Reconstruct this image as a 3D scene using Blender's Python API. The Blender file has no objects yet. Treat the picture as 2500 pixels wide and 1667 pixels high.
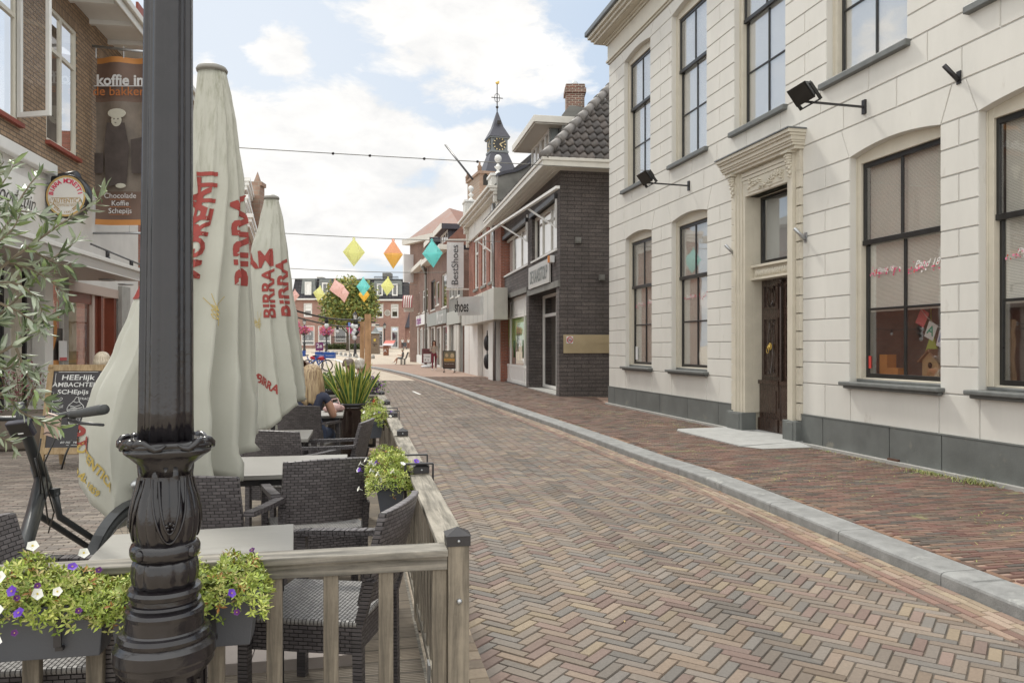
import bpy, bmesh, math, random
from math import sin, cos, pi, radians, sqrt, atan2, floor, hypot
from mathutils import Vector, Matrix
import numpy as np
RND = random.Random(7)
# ---------- camera model: a pixel of the 2500 px photograph -> a ray ----------
F, CX, HY, H = 1892.0, 1250.0, 845.0, 1.5
def P(x, y, Y): return Vector(((x-CX)/F*Y, Y, H-(y-HY)/F*Y))
def G(x, y, z=0.0):
    Y = F*(H-z)/(y-HY); return Vector(((x-CX)/F*Y, Y, z))
sc = bpy.context.scene
COL = sc.collection
# ---------- scene bookkeeping ----------
def tag(o, label=None, cat=None, group=None, kind=None):
    if label: o['label'] = label
    if cat: o['category'] = cat
    if group: o['group'] = group
    if kind: o['kind'] = kind
    return o
def thing(name, label, cat, loc=(0, 0, 0), rz=0.0, group=None):
    o = bpy.data.objects.new(name, None); COL.objects.link(o)
    o.empty_display_size = 0.2
    o.location = loc; o.rotation_euler = (0, 0, rz)
    return tag(o, label, cat, group)
class MB:
    """collects faces; build() links them as one mesh object"""
    def __init__(s): s.v = []; s.f = []; s.m = []; s.sm = []; s.c = []; s.mi = 0; s.smooth = False; s.col = None; s.T = None
    def add(s, vs, fs):
        n = len(s.v)
        if s.T is not None: vs = [s.T @ Vector(v) for v in vs]
        s.v += [tuple(v) for v in vs]
        for f in fs:
            s.f.append(tuple(i+n for i in f)); s.m.append(s.mi); s.sm.append(s.smooth); s.c.append(s.col)
        return s
    def box(s, x0, x1, y0, y1, z0, z1):
        if x0 > x1: x0, x1 = x1, x0
        if y0 > y1: y0, y1 = y1, y0
        if z0 > z1: z0, z1 = z1, z0
        return s.add([(x0,y0,z0),(x1,y0,z0),(x1,y1,z0),(x0,y1,z0),(x0,y0,z1),(x1,y0,z1),(x1,y1,z1),(x0,y1,z1)],
              [(0,3,2,1),(4,5,6,7),(0,1,5,4),(1,2,6,5),(2,3,7,6),(3,0,4,7)])
    def bar(s, a, b, w, h=None, up=(0, 0, 1)):
        h = w if h is None else h
        a = Vector(a); b = Vector(b); d = (b-a)
        if d.length < 1e-6: return s
        d.normalize(); u = Vector(up)
        if abs(d.dot(u)) > .98: u = Vector((1, 0, 0))
        x = d.cross(u).normalized(); z = x.cross(d).normalized()
        vs = []
        for p in (a, b):
            for sx, sz in ((-1,-1),(1,-1),(1,1),(-1,1)): vs.append(p + x*(w/2*sx) + z*(h/2*sz))
        return s.add(vs, [(0,3,2,1),(4,5,6,7),(0,1,5,4),(1,2,6,5),(2,3,7,6),(3,0,4,7)])
    def tube(s, pts, r, n=8, caps=True):
        pts = [Vector(p) for p in pts]
        rs = r if isinstance(r, (list, tuple)) else [r]*len(pts)
        vs = []; prev = None
        for i, p in enumerate(pts):
            a = pts[max(i-1, 0)]; b = pts[min(i+1, len(pts)-1)]
            d = (b-a).normalized()
            if prev is None:
                u = Vector((0, 0, 1)) if abs(d.z) < .9 else Vector((1, 0, 0))
                x = d.cross(u).normalized()
            else:
                x = (prev - d*prev.dot(d)).normalized()
            prev = x; y = d.cross(x)
            for k in range(n):
                t = 2*pi*k/n; vs.append(p + (x*cos(t) + y*sin(t))*rs[i])
        fs = []
        for i in range(len(pts)-1):
            for k in range(n):
                a = i*n+k; b = i*n+(k+1) % n
                fs.append((a, b, b+n, a+n))
        if caps:
            fs.append(tuple(range(n-1, -1, -1))); fs.append(tuple(range((len(pts)-1)*n, len(pts)*n)))
        sm = s.smooth; s.smooth = n > 5; s.add(vs, fs); s.smooth = sm; return s
    def lathe(s, prof, n=24, c=(0, 0, 0), mod=None, smooth=True, caps=True):
        vs = []; fs = []
        for i, (r, z) in enumerate(prof):
            for k in range(n):
                t = 2*pi*k/n
                rr = r if mod is None else mod(r, z, t)
                vs.append((c[0]+rr*cos(t), c[1]+rr*sin(t), c[2]+z))
        m = len(prof)
        for i in range(m-1):
            for k in range(n):
                a = i*n+k; b = i*n+(k+1) % n
                fs.append((a, b, b+n, a+n))
        if caps:
            fs.append(tuple(range(n-1, -1, -1))); fs.append(tuple(range((m-1)*n, m*n)))
        sm = s.smooth; s.smooth = smooth; s.add(vs, fs); s.smooth = sm; return s
    def ball(s, c, r, n=10, m=7):
        rx, ry, rz = r if isinstance(r, (list, tuple)) else (r, r, r)
        vs = []; fs = []
        for i in range(m+1):
            a = pi*i/m
            for k in range(n):
                t = 2*pi*k/n
                vs.append((c[0]+rx*sin(a)*cos(t), c[1]+ry*sin(a)*sin(t), c[2]+rz*cos(a)))
        for i in range(m):
            for k in range(n):
                a = i*n+k; b = i*n+(k+1) % n
                fs.append((a, a+n, b+n, b))
        sm = s.smooth; s.smooth = True; s.add(vs, fs); s.smooth = sm; return s
    def prism(s, poly, y0, y1, flip=False):
        """poly in (x,z), extruded y0 -> y1"""
        n = len(poly)
        A = sum(poly[i][0]*poly[(i+1) % n][1]-poly[(i+1) % n][0]*poly[i][1] for i in range(n))
        if A < 0: poly = poly[::-1]
        vs = [(x, y0, z) for x, z in poly]+[(x, y1, z) for x, z in poly]
        fs = [tuple(range(n)), tuple(range(2*n-1, n-1, -1))]
        for i in range(n):
            j = (i+1) % n; fs.append((i, i+n, j+n, j))
        return s.add(vs, fs)
    def prismz(s, poly, z0, z1):
        n = len(poly)
        A = sum(poly[i][0]*poly[(i+1) % n][1]-poly[(i+1) % n][0]*poly[i][1] for i in range(n))
        if A < 0: poly = poly[::-1]
        vs = [(x, y, z0) for x, y in poly]+[(x, y, z1) for x, y in poly]
        fs = [tuple(range(n-1, -1, -1)), tuple(range(n, 2*n))]
        for i in range(n):
            j = (i+1) % n; fs.append((i, j, j+n, i+n))
        return s.add(vs, fs)
    def panel(s, poly, y, d, b):
        """raised stucco block: front polygon at y inset by b, back outline at y+d"""
        n = len(poly)
        A = sum(poly[i][0]*poly[(i+1) % n][1]-poly[(i+1) % n][0]*poly[i][1] for i in range(n))
        if A < 0: poly = poly[::-1]
        q = []
        for i in range(n):
            p0, p1, p2 = Vector(poly[i-1]), Vector(poly[i]), Vector(poly[(i+1) % n])
            e0 = (p1-p0).normalized(); e1 = (p2-p1).normalized()
            n0 = Vector((-e0.y, e0.x)); n1 = Vector((-e1.y, e1.x))
            h = (n0+n1); k = h.length
            q.append(p1 + h*(b/max(.3, (k*k/2))))
        vs = [(v.x, y, v.y) for v in q]+[(x, y+d, z) for x, z in poly]
        fs = [tuple(range(n))]
        for i in range(n):
            j = (i+1) % n; fs.append((i, i+n, j+n, j))
        return s.add(vs, fs)
    def build(s, name, mats, parent=None, label=None, bevel=None):
        me = bpy.data.meshes.new(name)
        me.from_pydata(s.v, [], s.f)
        if not isinstance(mats, (list, tuple)): mats = [mats]
        for m in mats: me.materials.append(m)
        me.polygons.foreach_set('material_index', s.m)
        me.polygons.foreach_set('use_smooth', s.sm)
        if any(c is not None for c in s.c):
            at = me.color_attributes.new('Col', 'FLOAT_COLOR', 'CORNER')
            arr = np.ones((len(me.loops), 4), dtype=np.float32)
            k = 0
            for f, c in zip(s.f, s.c):
                if c is not None: arr[k:k+len(f), :3] = c
                k += len(f)
            at.data.foreach_set('color', arr.ravel())
        me.update()
        o = bpy.data.objects.new(name, me); COL.objects.link(o)
        if parent: o.parent = parent
        if label: o['label'] = label
        if bevel:
            md = o.modifiers.new('b', 'BEVEL'); md.width = bevel; md.segments = 2; md.limit_method = 'ANGLE'
        return o
def copy_tree(o, parent=None):
    c = o.copy(); COL.objects.link(c)
    if parent is not None: c.parent = parent
    for ch in [x for x in bpy.data.objects if x.parent == o]: copy_tree(ch, c)
    return c
KIDS = {}
# ---------- materials ----------
def _nt(name):
    m = bpy.data.materials.new(name); m.use_nodes = True
    nt = m.node_tree; b = nt.nodes['Principled BSDF']
    return m, nt, b
def lnk(nt, a, b): nt.links.new(a, b)
def _obj(nt):
    return nt.nodes.new('ShaderNodeTexCoord').outputs['Object']
def _noise(nt, vec, scale, detail=4, rough=.6, dist=0):
    n = nt.nodes.new('ShaderNodeTexNoise'); n.inputs['Scale'].default_value = scale
    n.inputs['Detail'].default_value = detail; n.inputs['Roughness'].default_value = rough
    n.inputs['Distortion'].default_value = dist
    if vec is not None: lnk(nt, vec, n.inputs['Vector'])
    return n.outputs['Fac']
def _ramp(nt, fac, stops):
    r = nt.nodes.new('ShaderNodeValToRGB'); lnk(nt, fac, r.inputs['Fac'])
    e = r.color_ramp.elements
    while len(e) < len(stops): e.new(.5)
    for i, (p, c) in enumerate(stops):
        e[i].position = p; e[i].color = (c[0], c[1], c[2], 1) if isinstance(c, (tuple, list)) else (c, c, c, 1)
    return r.outputs['Color']
def _mix(nt, fac, a, b, mode='MIX'):
    n = nt.nodes.new('ShaderNodeMix'); n.data_type = 'RGBA'; n.blend_type = mode
    for sock, v in ((n.inputs[0], fac), (n.inputs[6], a), (n.inputs[7], b)):
        if hasattr(v, 'is_linked'): lnk(nt, v, sock)
        elif isinstance(v, (tuple, list)): sock.default_value = (v[0], v[1], v[2], 1)
        else: sock.default_value = v
    return n.outputs[2]
def _bump(nt, b, h, strength, dist=.01):
    n = nt.nodes.new('ShaderNodeBump'); n.inputs['Strength'].default_value = strength
    n.inputs['Distance'].default_value = dist
    lnk(nt, h, n.inputs['Height']); lnk(nt, n.outputs['Normal'], b.inputs['Normal'])
    return n
def _swz(nt, vec, a, b_, scale=1.0):
    s = nt.nodes.new('ShaderNodeSeparateXYZ'); lnk(nt, vec, s.inputs[0])
    c = nt.nodes.new('ShaderNodeCombineXYZ')
    lnk(nt, s.outputs['XYZ'.index(a.upper())], c.inputs[0]); lnk(nt, s.outputs['XYZ'.index(b_.upper())], c.inputs[1])
    return c.outputs[0]
def hexc(h):
    h = h.lstrip('#'); r = [int(h[i:i+2], 16)/255 for i in (0, 2, 4)]
    return tuple((c/12.92 if c <= .04045 else ((c+.055)/1.055)**2.4) for c in r)
def mat(name, col, rough=.6, metal=0.0, var=.12, scale=3.0, bump=0.0, bscale=60.0, coat=0.0, stain=None, spec=.5, vscale=None, sheen=0.0):
    if isinstance(col, str): col = hexc(col)
    m, nt, b = _nt(name)
    b.inputs['Roughness'].default_value = rough; b.inputs['Metallic'].default_value = metal
    b.inputs['Specular IOR Level'].default_value = spec
    b.inputs['Coat Weight'].default_value = coat
    oc = _obj(nt)
    vec = oc
    if vscale:
        mp = nt.nodes.new('ShaderNodeMapping'); mp.inputs['Scale'].default_value = vscale
        lnk(nt, oc, mp.inputs['Vector']); vec = mp.outputs[0]
    if var > 0:
        n = _noise(nt, vec, scale, 6, .65)
        c = _ramp(nt, n, [(.3, [x*(1-var) for x in col]), (.7, [min(1, x*(1+var)) for x in col])])
        if stain:
            sn = _noise(nt, vec, stain[1], 5, .7, .3)
            f = _ramp(nt, sn, [(stain[2], 0), (stain[2]+.12, 1)])
            c = _mix(nt, f, c, stain[0])
        lnk(nt, c, b.inputs['Base Color'])
        rr = _ramp(nt, n, [(.2, max(0, rough-.12)), (.8, min(1, rough+.1))])
        lnk(nt, rr, b.inputs['Roughness'])
    else: b.inputs['Base Color'].default_value = (*col, 1)
    if bump > 0:
        _bump(nt, b, _noise(nt, vec, bscale, 4, .6), bump)
    return m
def brickmat(name, c1, c2, mortar, bw=.22, bh=.07, ms=.009, axis='x', var=.25, bump=.5, rough=.85, off=.5, third=None):
    m, nt, b = _nt(name); b.inputs['Roughness'].default_value = rough
    oc = _obj(nt); v = _swz(nt, oc, axis[0], 'z' if len(axis) == 1 else axis[1])
    t = nt.nodes.new('ShaderNodeTexBrick'); lnk(nt, v, t.inputs['Vector'])
    t.inputs['Scale'].default_value = 1; t.inputs['Brick Width'].default_value = bw
    t.inputs['Row Height'].default_value = bh; t.inputs['Mortar Size'].default_value = ms
    t.inputs['Mortar Smooth'].default_value = .3; t.offset = off; t.inputs['Bias'].default_value = 0
    for k, c in (('Color1', c1), ('Color2', c2), ('Mortar', mortar)):
        c = hexc(c) if isinstance(c, str) else c
        t.inputs[k].default_value = (*c, 1)
    n1 = _noise(nt, oc, 1.3, 5, .6); n2 = _noise(nt, oc, 30, 3, .6)
    c = _mix(nt, 1.0, t.outputs['Color'], _ramp(nt, n1, [(.3, 1-var), (.7, 1+var*.6)]), 'MULTIPLY')
    c = _mix(nt, 1.0, c, _ramp(nt, n2, [(.25, .8 if bump < 1 else .5), (.75, 1.18 if bump < 1 else 1.5)]), 'MULTIPLY')
    lnk(nt, c, b.inputs['Base Color'])
    mx = nt.nodes.new('ShaderNodeMath'); mx.operation = 'MULTIPLY_ADD'; lnk(nt, n2, mx.inputs[0]); mx.inputs[1].default_value = -.6
    lnk(nt, t.outputs['Fac'], mx.inputs[2])
    inv = nt.nodes.new('ShaderNodeMath'); inv.operation = 'MULTIPLY'; lnk(nt, mx.outputs[0], inv.inputs[0]); inv.inputs[1].default_value = -1
    _bump(nt, b, inv.outputs[0], bump, .012)
    return m
def colmat(name, rough=.8, nscale=40, amt=.25, bump=.3, big=None):
    """bricks / leaves with their own colour per piece stored in the mesh"""
    m, nt, b = _nt(name); b.inputs['Roughness'].default_value = rough
    a = nt.nodes.new('ShaderNodeVertexColor'); a.layer_name = 'Col'
    oc = _obj(nt); n = _noise(nt, oc, nscale, 4, .65)
    c = _mix(nt, 1.0, a.outputs['Color'], _ramp(nt, n, [(.25, 1-amt), (.75, 1+amt)]), 'MULTIPLY')
    if big:
        n2 = _noise(nt, oc, big[0], 4, .6)
        c = _mix(nt, 1.0, c, _ramp(nt, n2, [(.3, 1-big[1]), (.7, 1+big[1])]), 'MULTIPLY')
        if len(big) > 2:
            n3 = _noise(nt, oc, big[3], 5, .7)
            c = _mix(nt, _ramp(nt, n3, [(big[4], 0), (big[4]+.1, .75)]), c, big[2])
    lnk(nt, c, b.inputs['Base Color'])
    if bump: _bump(nt, b, n, bump, .004)
    return m
def woodmat(name, c1, c2, axis='x', rough=.75, scale=1.0, groove=None, bump=.35):
    m, nt, b = _nt(name); b.inputs['Roughness'].default_value = rough
    oc = _obj(nt); mp = nt.nodes.new('ShaderNodeMapping')
    sc_ = [22, 22, 22]; sc_['xyz'.index(axis)] = 1.4
    mp.inputs['Scale'].default_value = [k*scale for k in sc_]
    lnk(nt, oc, mp.inputs['Vector'])
    n = _noise(nt, mp.outputs[0], 1.6, 6, .65, .6)
    c1 = hexc(c1) if isinstance(c1, str) else c1; c2 = hexc(c2) if isinstance(c2, str) else c2
    c = _ramp(nt, n, [(.36, c1), (.60, c2)])
    n2 = _noise(nt, oc, 7, 5, .7)
    c = _mix(nt, 1.0, c, _ramp(nt, n2, [(.3, .72), (.7, 1.15)]), 'MULTIPLY')
    lnk(nt, c, b.inputs['Base Color'])
    _bump(nt, b, n, bump, .006)
    return m
def glassmat(name, refl=.25, tint=(.9, .93, .92), rough=.02):
    m, nt, b = _nt(name); nt.nodes.remove(b)
    out = nt.nodes['Material Output']
    tr = nt.nodes.new('ShaderNodeBsdfTransparent'); tr.inputs[0].default_value = (*tint, 1)
    gl = nt.nodes.new('ShaderNodeBsdfGlossy'); gl.inputs['Roughness'].default_value = rough
    mx = nt.nodes.new('ShaderNodeMixShader')
    fr = nt.nodes.new('ShaderNodeLayerWeight'); fr.inputs['Blend'].default_value = .5
    pw = nt.nodes.new('ShaderNodeMath'); pw.operation = 'POWER'; lnk(nt, fr.outputs['Facing'], pw.inputs[0]); pw.inputs[1].default_value = 4
    ma = nt.nodes.new('ShaderNodeMath'); ma.operation = 'MULTIPLY_ADD'; ma.use_clamp = True
    lnk(nt, pw.outputs[0], ma.inputs[0]); ma.inputs[1].default_value = .75; ma.inputs[2].default_value = refl
    oc = _obj(nt); n = _noise(nt, oc, 1.7, 2, .5)
    bp = nt.nodes.new('ShaderNodeBump'); bp.inputs['Strength'].default_value = .06; bp.inputs['Distance'].default_value = .02
    lnk(nt, n, bp.inputs['Height']); lnk(nt, bp.outputs[0], gl.inputs['Normal'])
    lnk(nt, ma.outputs[0], mx.inputs[0]); lnk(nt, tr.outputs[0], mx.inputs[1]); lnk(nt, gl.outputs[0], mx.inputs[2])
    lnk(nt, mx.outputs[0], out.inputs['Surface'])
    return m
# ---------- facade frame ----------
class Fac:
    """vertical plane through two ground points; local x along it (image left->right), local y into the building"""
    def __init__(s, a, b):
        s.o = Vector((a[0], a[1])); d = Vector((b[0], b[1]))-s.o
        s.len = d.length; s.u = d.normalized(); s.ang = atan2(s.u.y, s.u.x); s.n = Vector((-s.u.y, s.u.x))
    def s(s, px, d=0.0):
        k = (px-CX)/F; o = s.o + s.n*d          # point o+u*t with X = k*Y
        return (k*o.y-o.x)/(s.u.x-k*s.u.y)
    def Y(s, t, d=0.0): return s.o.y+s.u.y*t+s.n.y*d
    def z(s, px, py, d=0.0):
        return H-(py-HY)/F*s.Y(s.s(px, d), d)
    def sz(s, px, py, d=0.0): return s.s(px, d), s.z(px, py, d)
    def empty(s, name, label, cat, group=None):
        return thing(name, label, cat, (s.o.x, s.o.y, 0), s.ang, group)
    def w(s, t, d, z):
        p = s.o+s.u*t+s.n*d; return Vector((p.x, p.y, z))
def wall(mb, s0, s1, z0, z1, holes, y=0.0, depth=.2, back=True):
    xs = sorted({s0, s1, *[min(max(h[i], s0), s1) for h in holes for i in (0, 1)]})
    zs = sorted({z0, z1, *[min(max(h[i], z0), z1) for h in holes for i in (2, 3)]})
    for i in range(len(xs)-1):
        for j in range(len(zs)-1):
            cx, cz = (xs[i]+xs[i+1])/2, (zs[j]+zs[j+1])/2
            if any(h[0] < cx < h[1] and h[2] < cz < h[3] for h in holes): continue
            mb.add([(xs[i], y, zs[j]), (xs[i+1], y, zs[j]), (xs[i+1], y, zs[j+1]), (xs[i], y, zs[j+1])], [(0, 1, 2, 3)])
    for a, b, c, d in [h[:4] for h in holes]:
        y1 = y+depth
        mb.add([(a, y, c), (a, y1, c), (a, y1, d), (a, y, d)], [(0, 1, 2, 3)])
        mb.add([(b, y, c), (b, y1, c), (b, y1, d), (b, y, d)], [(3, 2, 1, 0)])
        mb.add([(a, y, d), (b, y, d), (b, y1, d), (a, y1, d)], [(3, 2, 1, 0)])
        mb.add([(a, y, c), (b, y, c), (b, y1, c), (a, y1, c)], [(0, 1, 2, 3)])
    return mb
# ---------- lettering ----------
_tc = {}
def text_mesh(txt, size=1.0, bold=0.0, shear=0.0, align='CENTER', spacing=1.0):
    """returns (verts2d, tris) of a line of text"""
    key = (txt, bold, shear, align, spacing)
    if key not in _tc:
        cu = bpy.data.curves.new('t', 'FONT'); cu.body = txt; cu.size = 1; cu.offset = bold; cu.shear = shear
        cu.align_x = align; cu.align_y = 'CENTER'; cu.space_character = spacing; cu.resolution_u = 3
        o = bpy.data.objects.new('t', cu); COL.objects.link(o)
        dg = bpy.context.evaluated_depsgraph_get(); dg.update()
        me = bpy.data.meshes.new_from_object(o.evaluated_get(dg))
        vs = [(v.co.x, v.co.y) for v in me.vertices]; fs = [tuple(p.vertices) for p in me.polygons]
        bpy.data.objects.remove(o); bpy.data.curves.remove(cu); bpy.data.meshes.remove(me)
        _tc[key] = (vs, fs)
    vs, fs = _tc[key]
    return [(x*size, y*size) for x, y in vs], fs
def put_text(mb, txt, c, size, ux=(1, 0, 0), uz=(0, 0, 1), **k):
    vs, fs = text_mesh(txt, size, **k)
    c = Vector(c); ux = Vector(ux); uz = Vector(uz)
    return mb.add([c+ux*x+uz*y for x, y in vs], fs)
# ---------- camera, sky, sun ----------
cam = bpy.data.cameras.new('camera'); co = bpy.data.objects.new('camera', cam); COL.objects.link(co)
cam.sensor_width = 36; cam.lens = 36*F/2500; cam.clip_end = 2000; cam.clip_start = .05
cam.shift_y = (HY-1667/2)/2500
co.location = (0, 0, H); co.rotation_euler = (radians(90), 0, 0)
sc.camera = co
SUN_EL, SUN_AZ = radians(50), radians(-32)      # azimuth measured from +Y towards +X
sd = Vector((sin(SUN_AZ)*cos(SUN_EL), cos(SUN_AZ)*cos(SUN_EL), sin(SUN_EL)))
sl = bpy.data.lights.new('sun', 'SUN'); so = bpy.data.objects.new('sun', sl); COL.objects.link(so)
sl.energy = 2.5; sl.angle = radians(7); sl.color = (1, .965, .88)
so.rotation_euler = sd.to_track_quat('Z', 'Y').to_euler()
wd = bpy.data.worlds.new('World'); sc.world = wd; wd.use_nodes = True
nt = wd.node_tree; bg = nt.nodes['Background']
sky = nt.nodes.new('ShaderNodeTexSky'); sky.sky_type = 'NISHITA'; sky.sun_disc = False
sky.sun_elevation = SUN_EL; sky.sun_rotation = SUN_AZ; sky.air_density = 1.0; sky.dust_density = 2.0; sky.ozone_density = 1.0
tcn = nt.nodes.new('ShaderNodeTexCoord'); g = tcn.outputs['Generated']
sep = nt.nodes.new('ShaderNodeSeparateXYZ'); lnk(nt, g, sep.inputs[0])
# flattened cloud layer coordinates
mp = nt.nodes.new('ShaderNodeMapping'); mp.inputs['Scale'].default_value = (1, 1, 2.1); mp.inputs['Location'].default_value = (.31, .12, .05)
lnk(nt, g, mp.inputs['Vector'])
n1 = _noise(nt, mp.outputs[0], 3.1, 8, .55, .25)
n2 = _noise(nt, mp.outputs[0], 9.0, 7, .6, .2)
def m2(op, a, b, clamp=False):
    n = nt.nodes.new('ShaderNodeMath'); n.operation = op; n.use_clamp = clamp
    for s_, v in ((n.inputs[0], a), (n.inputs[1], b)):
        if hasattr(v, 'is_linked'): lnk(nt, v, s_)
        else: s_.default_value = v
    return n.outputs[0]
def lump(px, py, r, sharp=1.0, ax=1.0):
    """cloud bank round the direction in which the photograph shows it"""
    d = Vector(((px-CX)/F, 1, (HY-py)/F)).normalized()
    v = nt.nodes.new('ShaderNodeVectorMath'); v.operation = 'SUBTRACT'; lnk(nt, g, v.inputs[0]); v.inputs[1].default_value = d
    v3 = nt.nodes.new('ShaderNodeVectorMath'); v3.operation = 'MULTIPLY'; lnk(nt, v.outputs[0], v3.inputs[0]); v3.inputs[1].default_value = (1/ax, 1, 1)
    v2 = nt.nodes.new('ShaderNodeVectorMath'); v2.operation = 'LENGTH'; lnk(nt, v3.outputs[0], v2.inputs[0])
    return m2('MAXIMUM', m2('SUBTRACT', 1.0, m2('DIVIDE', v2.outputs['Value'], r)), 0.0)
acc = 0.0
for px, py, r, ax in ((1130, 60, .15, 1.3), (1010, 10, .10, 1.0), (1250, 20, .09, 1.3), (860, 330, .10, 1.5), (960, 370, .08, 1.2), (800, 400, .09, 1.3), (1190, 370, .065, 1.3), (1120, 470, .06, 1.3), (1040, 500, .05, 2),
                  (700, 130, .045, 1.4), (750, 560, .12, 1.8), (520, 500, .2, 1.0)):
    l = lump(px, py, r, 1, ax)
    acc = m2('MAXIMUM', acc, l)
nz = m2('ADD', m2('MULTIPLY', n1, .55), m2('MULTIPLY', n2, .45))
dens = m2('ADD', m2('MULTIPLY', acc, .95), m2('MULTIPLY', m2('SUBTRACT', nz, .5), 3.0))
hz = m2('MULTIPLY', m2('POWER', m2('SUBTRACT', 1.0, m2('MAXIMUM', sep.outputs['Z'], 0.0)), 3.0), .10)
# the rest of the sky (out of the picture) has scattered cloud too
behind = m2('MULTIPLY', m2('LESS_THAN', sep.outputs['Y'], .2), .25)
dens = m2('ADD', dens, m2('ADD', hz, behind))
cf = _ramp(nt, dens, [(.24, 0), (.44, 1)])
vl = nt.nodes.new('ShaderNodeVectorMath'); vl.operation = 'DOT_PRODUCT'; lnk(nt, g, vl.inputs[0])
gd = Vector(((600-CX)/F, 1, (HY-300)/F)).normalized(); vl.inputs[1].default_value = gd
glow = m2('POWER', m2('MAXIMUM', vl.outputs['Value'], 0.0), 9.0)
base = _mix(nt, m2('MULTIPLY', glow, .78), (4.7, 6.0, 7.7), (7.7, 8.1, 8.4))
skyc = _mix(nt, .45, base, sky.outputs[0])
skyc = base
tone = _ramp(nt, n2, [(.33, (7.7, 7.7, 7.7)), (.58, (9.4, 9.25, 9.0))])
cl = _mix(nt, cf, _mix(nt, .18, skyc, sky.outputs[0]), tone)
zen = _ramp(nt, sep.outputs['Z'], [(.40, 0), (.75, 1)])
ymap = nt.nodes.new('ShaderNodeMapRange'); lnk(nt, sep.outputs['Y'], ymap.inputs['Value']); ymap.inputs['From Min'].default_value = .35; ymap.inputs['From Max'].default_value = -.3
amp = m2('ADD', 1.0, m2('ADD', m2('MULTIPLY', zen, .70), m2('MULTIPLY', ymap.outputs[0], .65)))  # added boost: unseen sky overhead and behind the camera brightened to light the scene
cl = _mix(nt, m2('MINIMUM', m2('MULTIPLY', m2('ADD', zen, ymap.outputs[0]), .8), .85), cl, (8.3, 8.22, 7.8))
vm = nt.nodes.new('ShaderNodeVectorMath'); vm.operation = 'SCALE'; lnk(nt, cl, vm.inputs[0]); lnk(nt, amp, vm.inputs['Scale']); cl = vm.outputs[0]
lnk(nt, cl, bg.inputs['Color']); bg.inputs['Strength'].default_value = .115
vs = sc.view_settings; vs.view_transform = 'Standard'; vs.look = 'None'; vs.gamma = 1; vs.exposure = 0.0
# ---------- materials ----------
M = {}
M['stucco'] = mat('stucco paint', (.605, .585, .54), .75, var=.07, scale=1.0, bump=.16, bscale=70, stain=((.46, .43, .38), 1.5, .63), vscale=(1.6, 1.6, .5))
M['groove'] = mat('groove paint', (.44, .43, .41), .8, var=.06)
M['cream'] = mat('cream paint', (.55, .505, .415), .45, var=.07, scale=4, bump=.05)
M['plinth'] = mat('plinth grey paint', (.125, .132, .126), .6, var=.2, scale=2.5, bump=.2, bscale=60, stain=((.21, .20, .17), 2.6, .60))
M['sill'] = mat('sill grey paint', (.13, .135, .13), .5, var=.18, scale=9, bump=.15)
M['black'] = mat('black paint', (.018, .017, .016), .35, var=.3, scale=8, bump=.08)
M['dark'] = mat('dark interior', (.03, .027, .025), .9, var=.3, scale=2)
M['inter'] = mat('room interior', (.16, .14, .12), .9, var=.4, scale=1.5)
M['white'] = mat('white paint', (.72, .71, .68), .45, var=.05, scale=3)
M['offwhite'] = mat('off white paint', (.60, .58, .53), .55, var=.08, scale=3)
M['metal'] = mat('galvanised metal', (.42, .43, .44), .35, .8, var=.15, scale=8)
M['dmetal'] = mat('dark metal', (.035, .033, .035), .4, .3, var=.2, scale=10)
M['glass'] = glassmat('window glass', .17, (1, 1, 1))
M['skyglass'] = glassmat('upper window glass', .30, (1, 1, 1))
M['deadglass'] = glassmat('shop glass', .10)
M['blind'] = mat('white roller blind', (.90, .89, .85), .8, var=.03)
M['slate'] = mat('slate roof', (.055, .055, .07), .6, var=.25, scale=3, bump=.3, bscale=25)
M['zinc'] = mat('zinc sheet', (.14, .15, .155), .5, .3, var=.25, scale=2)
M['concrete'] = mat('concrete', (.33, .32, .30), .85, var=.15, scale=4, bump=.3, bscale=90)
M['gold'] = mat('gold paint', (.55, .38, .10), .35, .6, var=.1)
M['plasticwhite'] = mat('white plastic', (.7, .7, .7), .4, var=.02)
def blindmat(name, c1, c2, pitch):
    m, nt, b = _nt(name); b.inputs['Roughness'].default_value = .6
    v = _swz(nt, _obj(nt), 'z', 'x'); w = nt.nodes.new('ShaderNodeTexWave'); w.bands_direction = 'X'
    w.inputs['Scale'].default_value = 2*pi/pitch/ (2*pi) * .5 * 0.6366*pi/ .5*.5; lnk(nt, v, w.inputs['Vector'])
    w.inputs['Distortion'].default_value = .15
    lnk(nt, _ramp(nt, w.outputs['Fac'], [(.25, c1), (.6, c2)]), b.inputs['Base Color'])
    return m
M['lamella'] = blindmat('venetian blind slats', (.40, .38, .32), (.80, .77, .69), .05)
M['lamwhite'] = blindmat('white venetian blind', (.25, .27, .27), (.62, .64, .63), .045)
# ---------- ground ----------
def smoothline(pts, step=.12):
    out = []
    n = len(pts)
    for i in range(n-1):
        p0, p1, p2, p3 = pts[max(i-1, 0)], pts[i], pts[i+1], pts[min(i+2, n-1)]
        k = max(2, int((p2-p1).length/step))
        for j in range(k):
            t = j/k
            out.append(.5*((2*p1)+(-p0+p2)*t+(2*p0-5*p1+4*p2-p3)*t*t+(-p0+3*p1-3*p2+p3)*t**3))
    out.append(pts[-1]); return out
kp = [(2500, 1516), (2346, 1450), (2067, 1330.5), (1891, 1254.7), (1700, 1174), (1569, 1127.4), (1371, 1051), (1227, 999), (1108, 954.7), (1037, 930), (979, 913), (920, 900.5), (860, 893.0), (790, 888.5), (700, 886.0)]
kp = [Vector(G(x, y).xy) for x, y in kp]
d0 = (kp[0]-kp[1]).normalized()
kp = [kp[0]+d0*4.6]+kp
KL = smoothline(kp, .1)                     # road-side foot of the kerb, near -> far
KN = []
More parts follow.
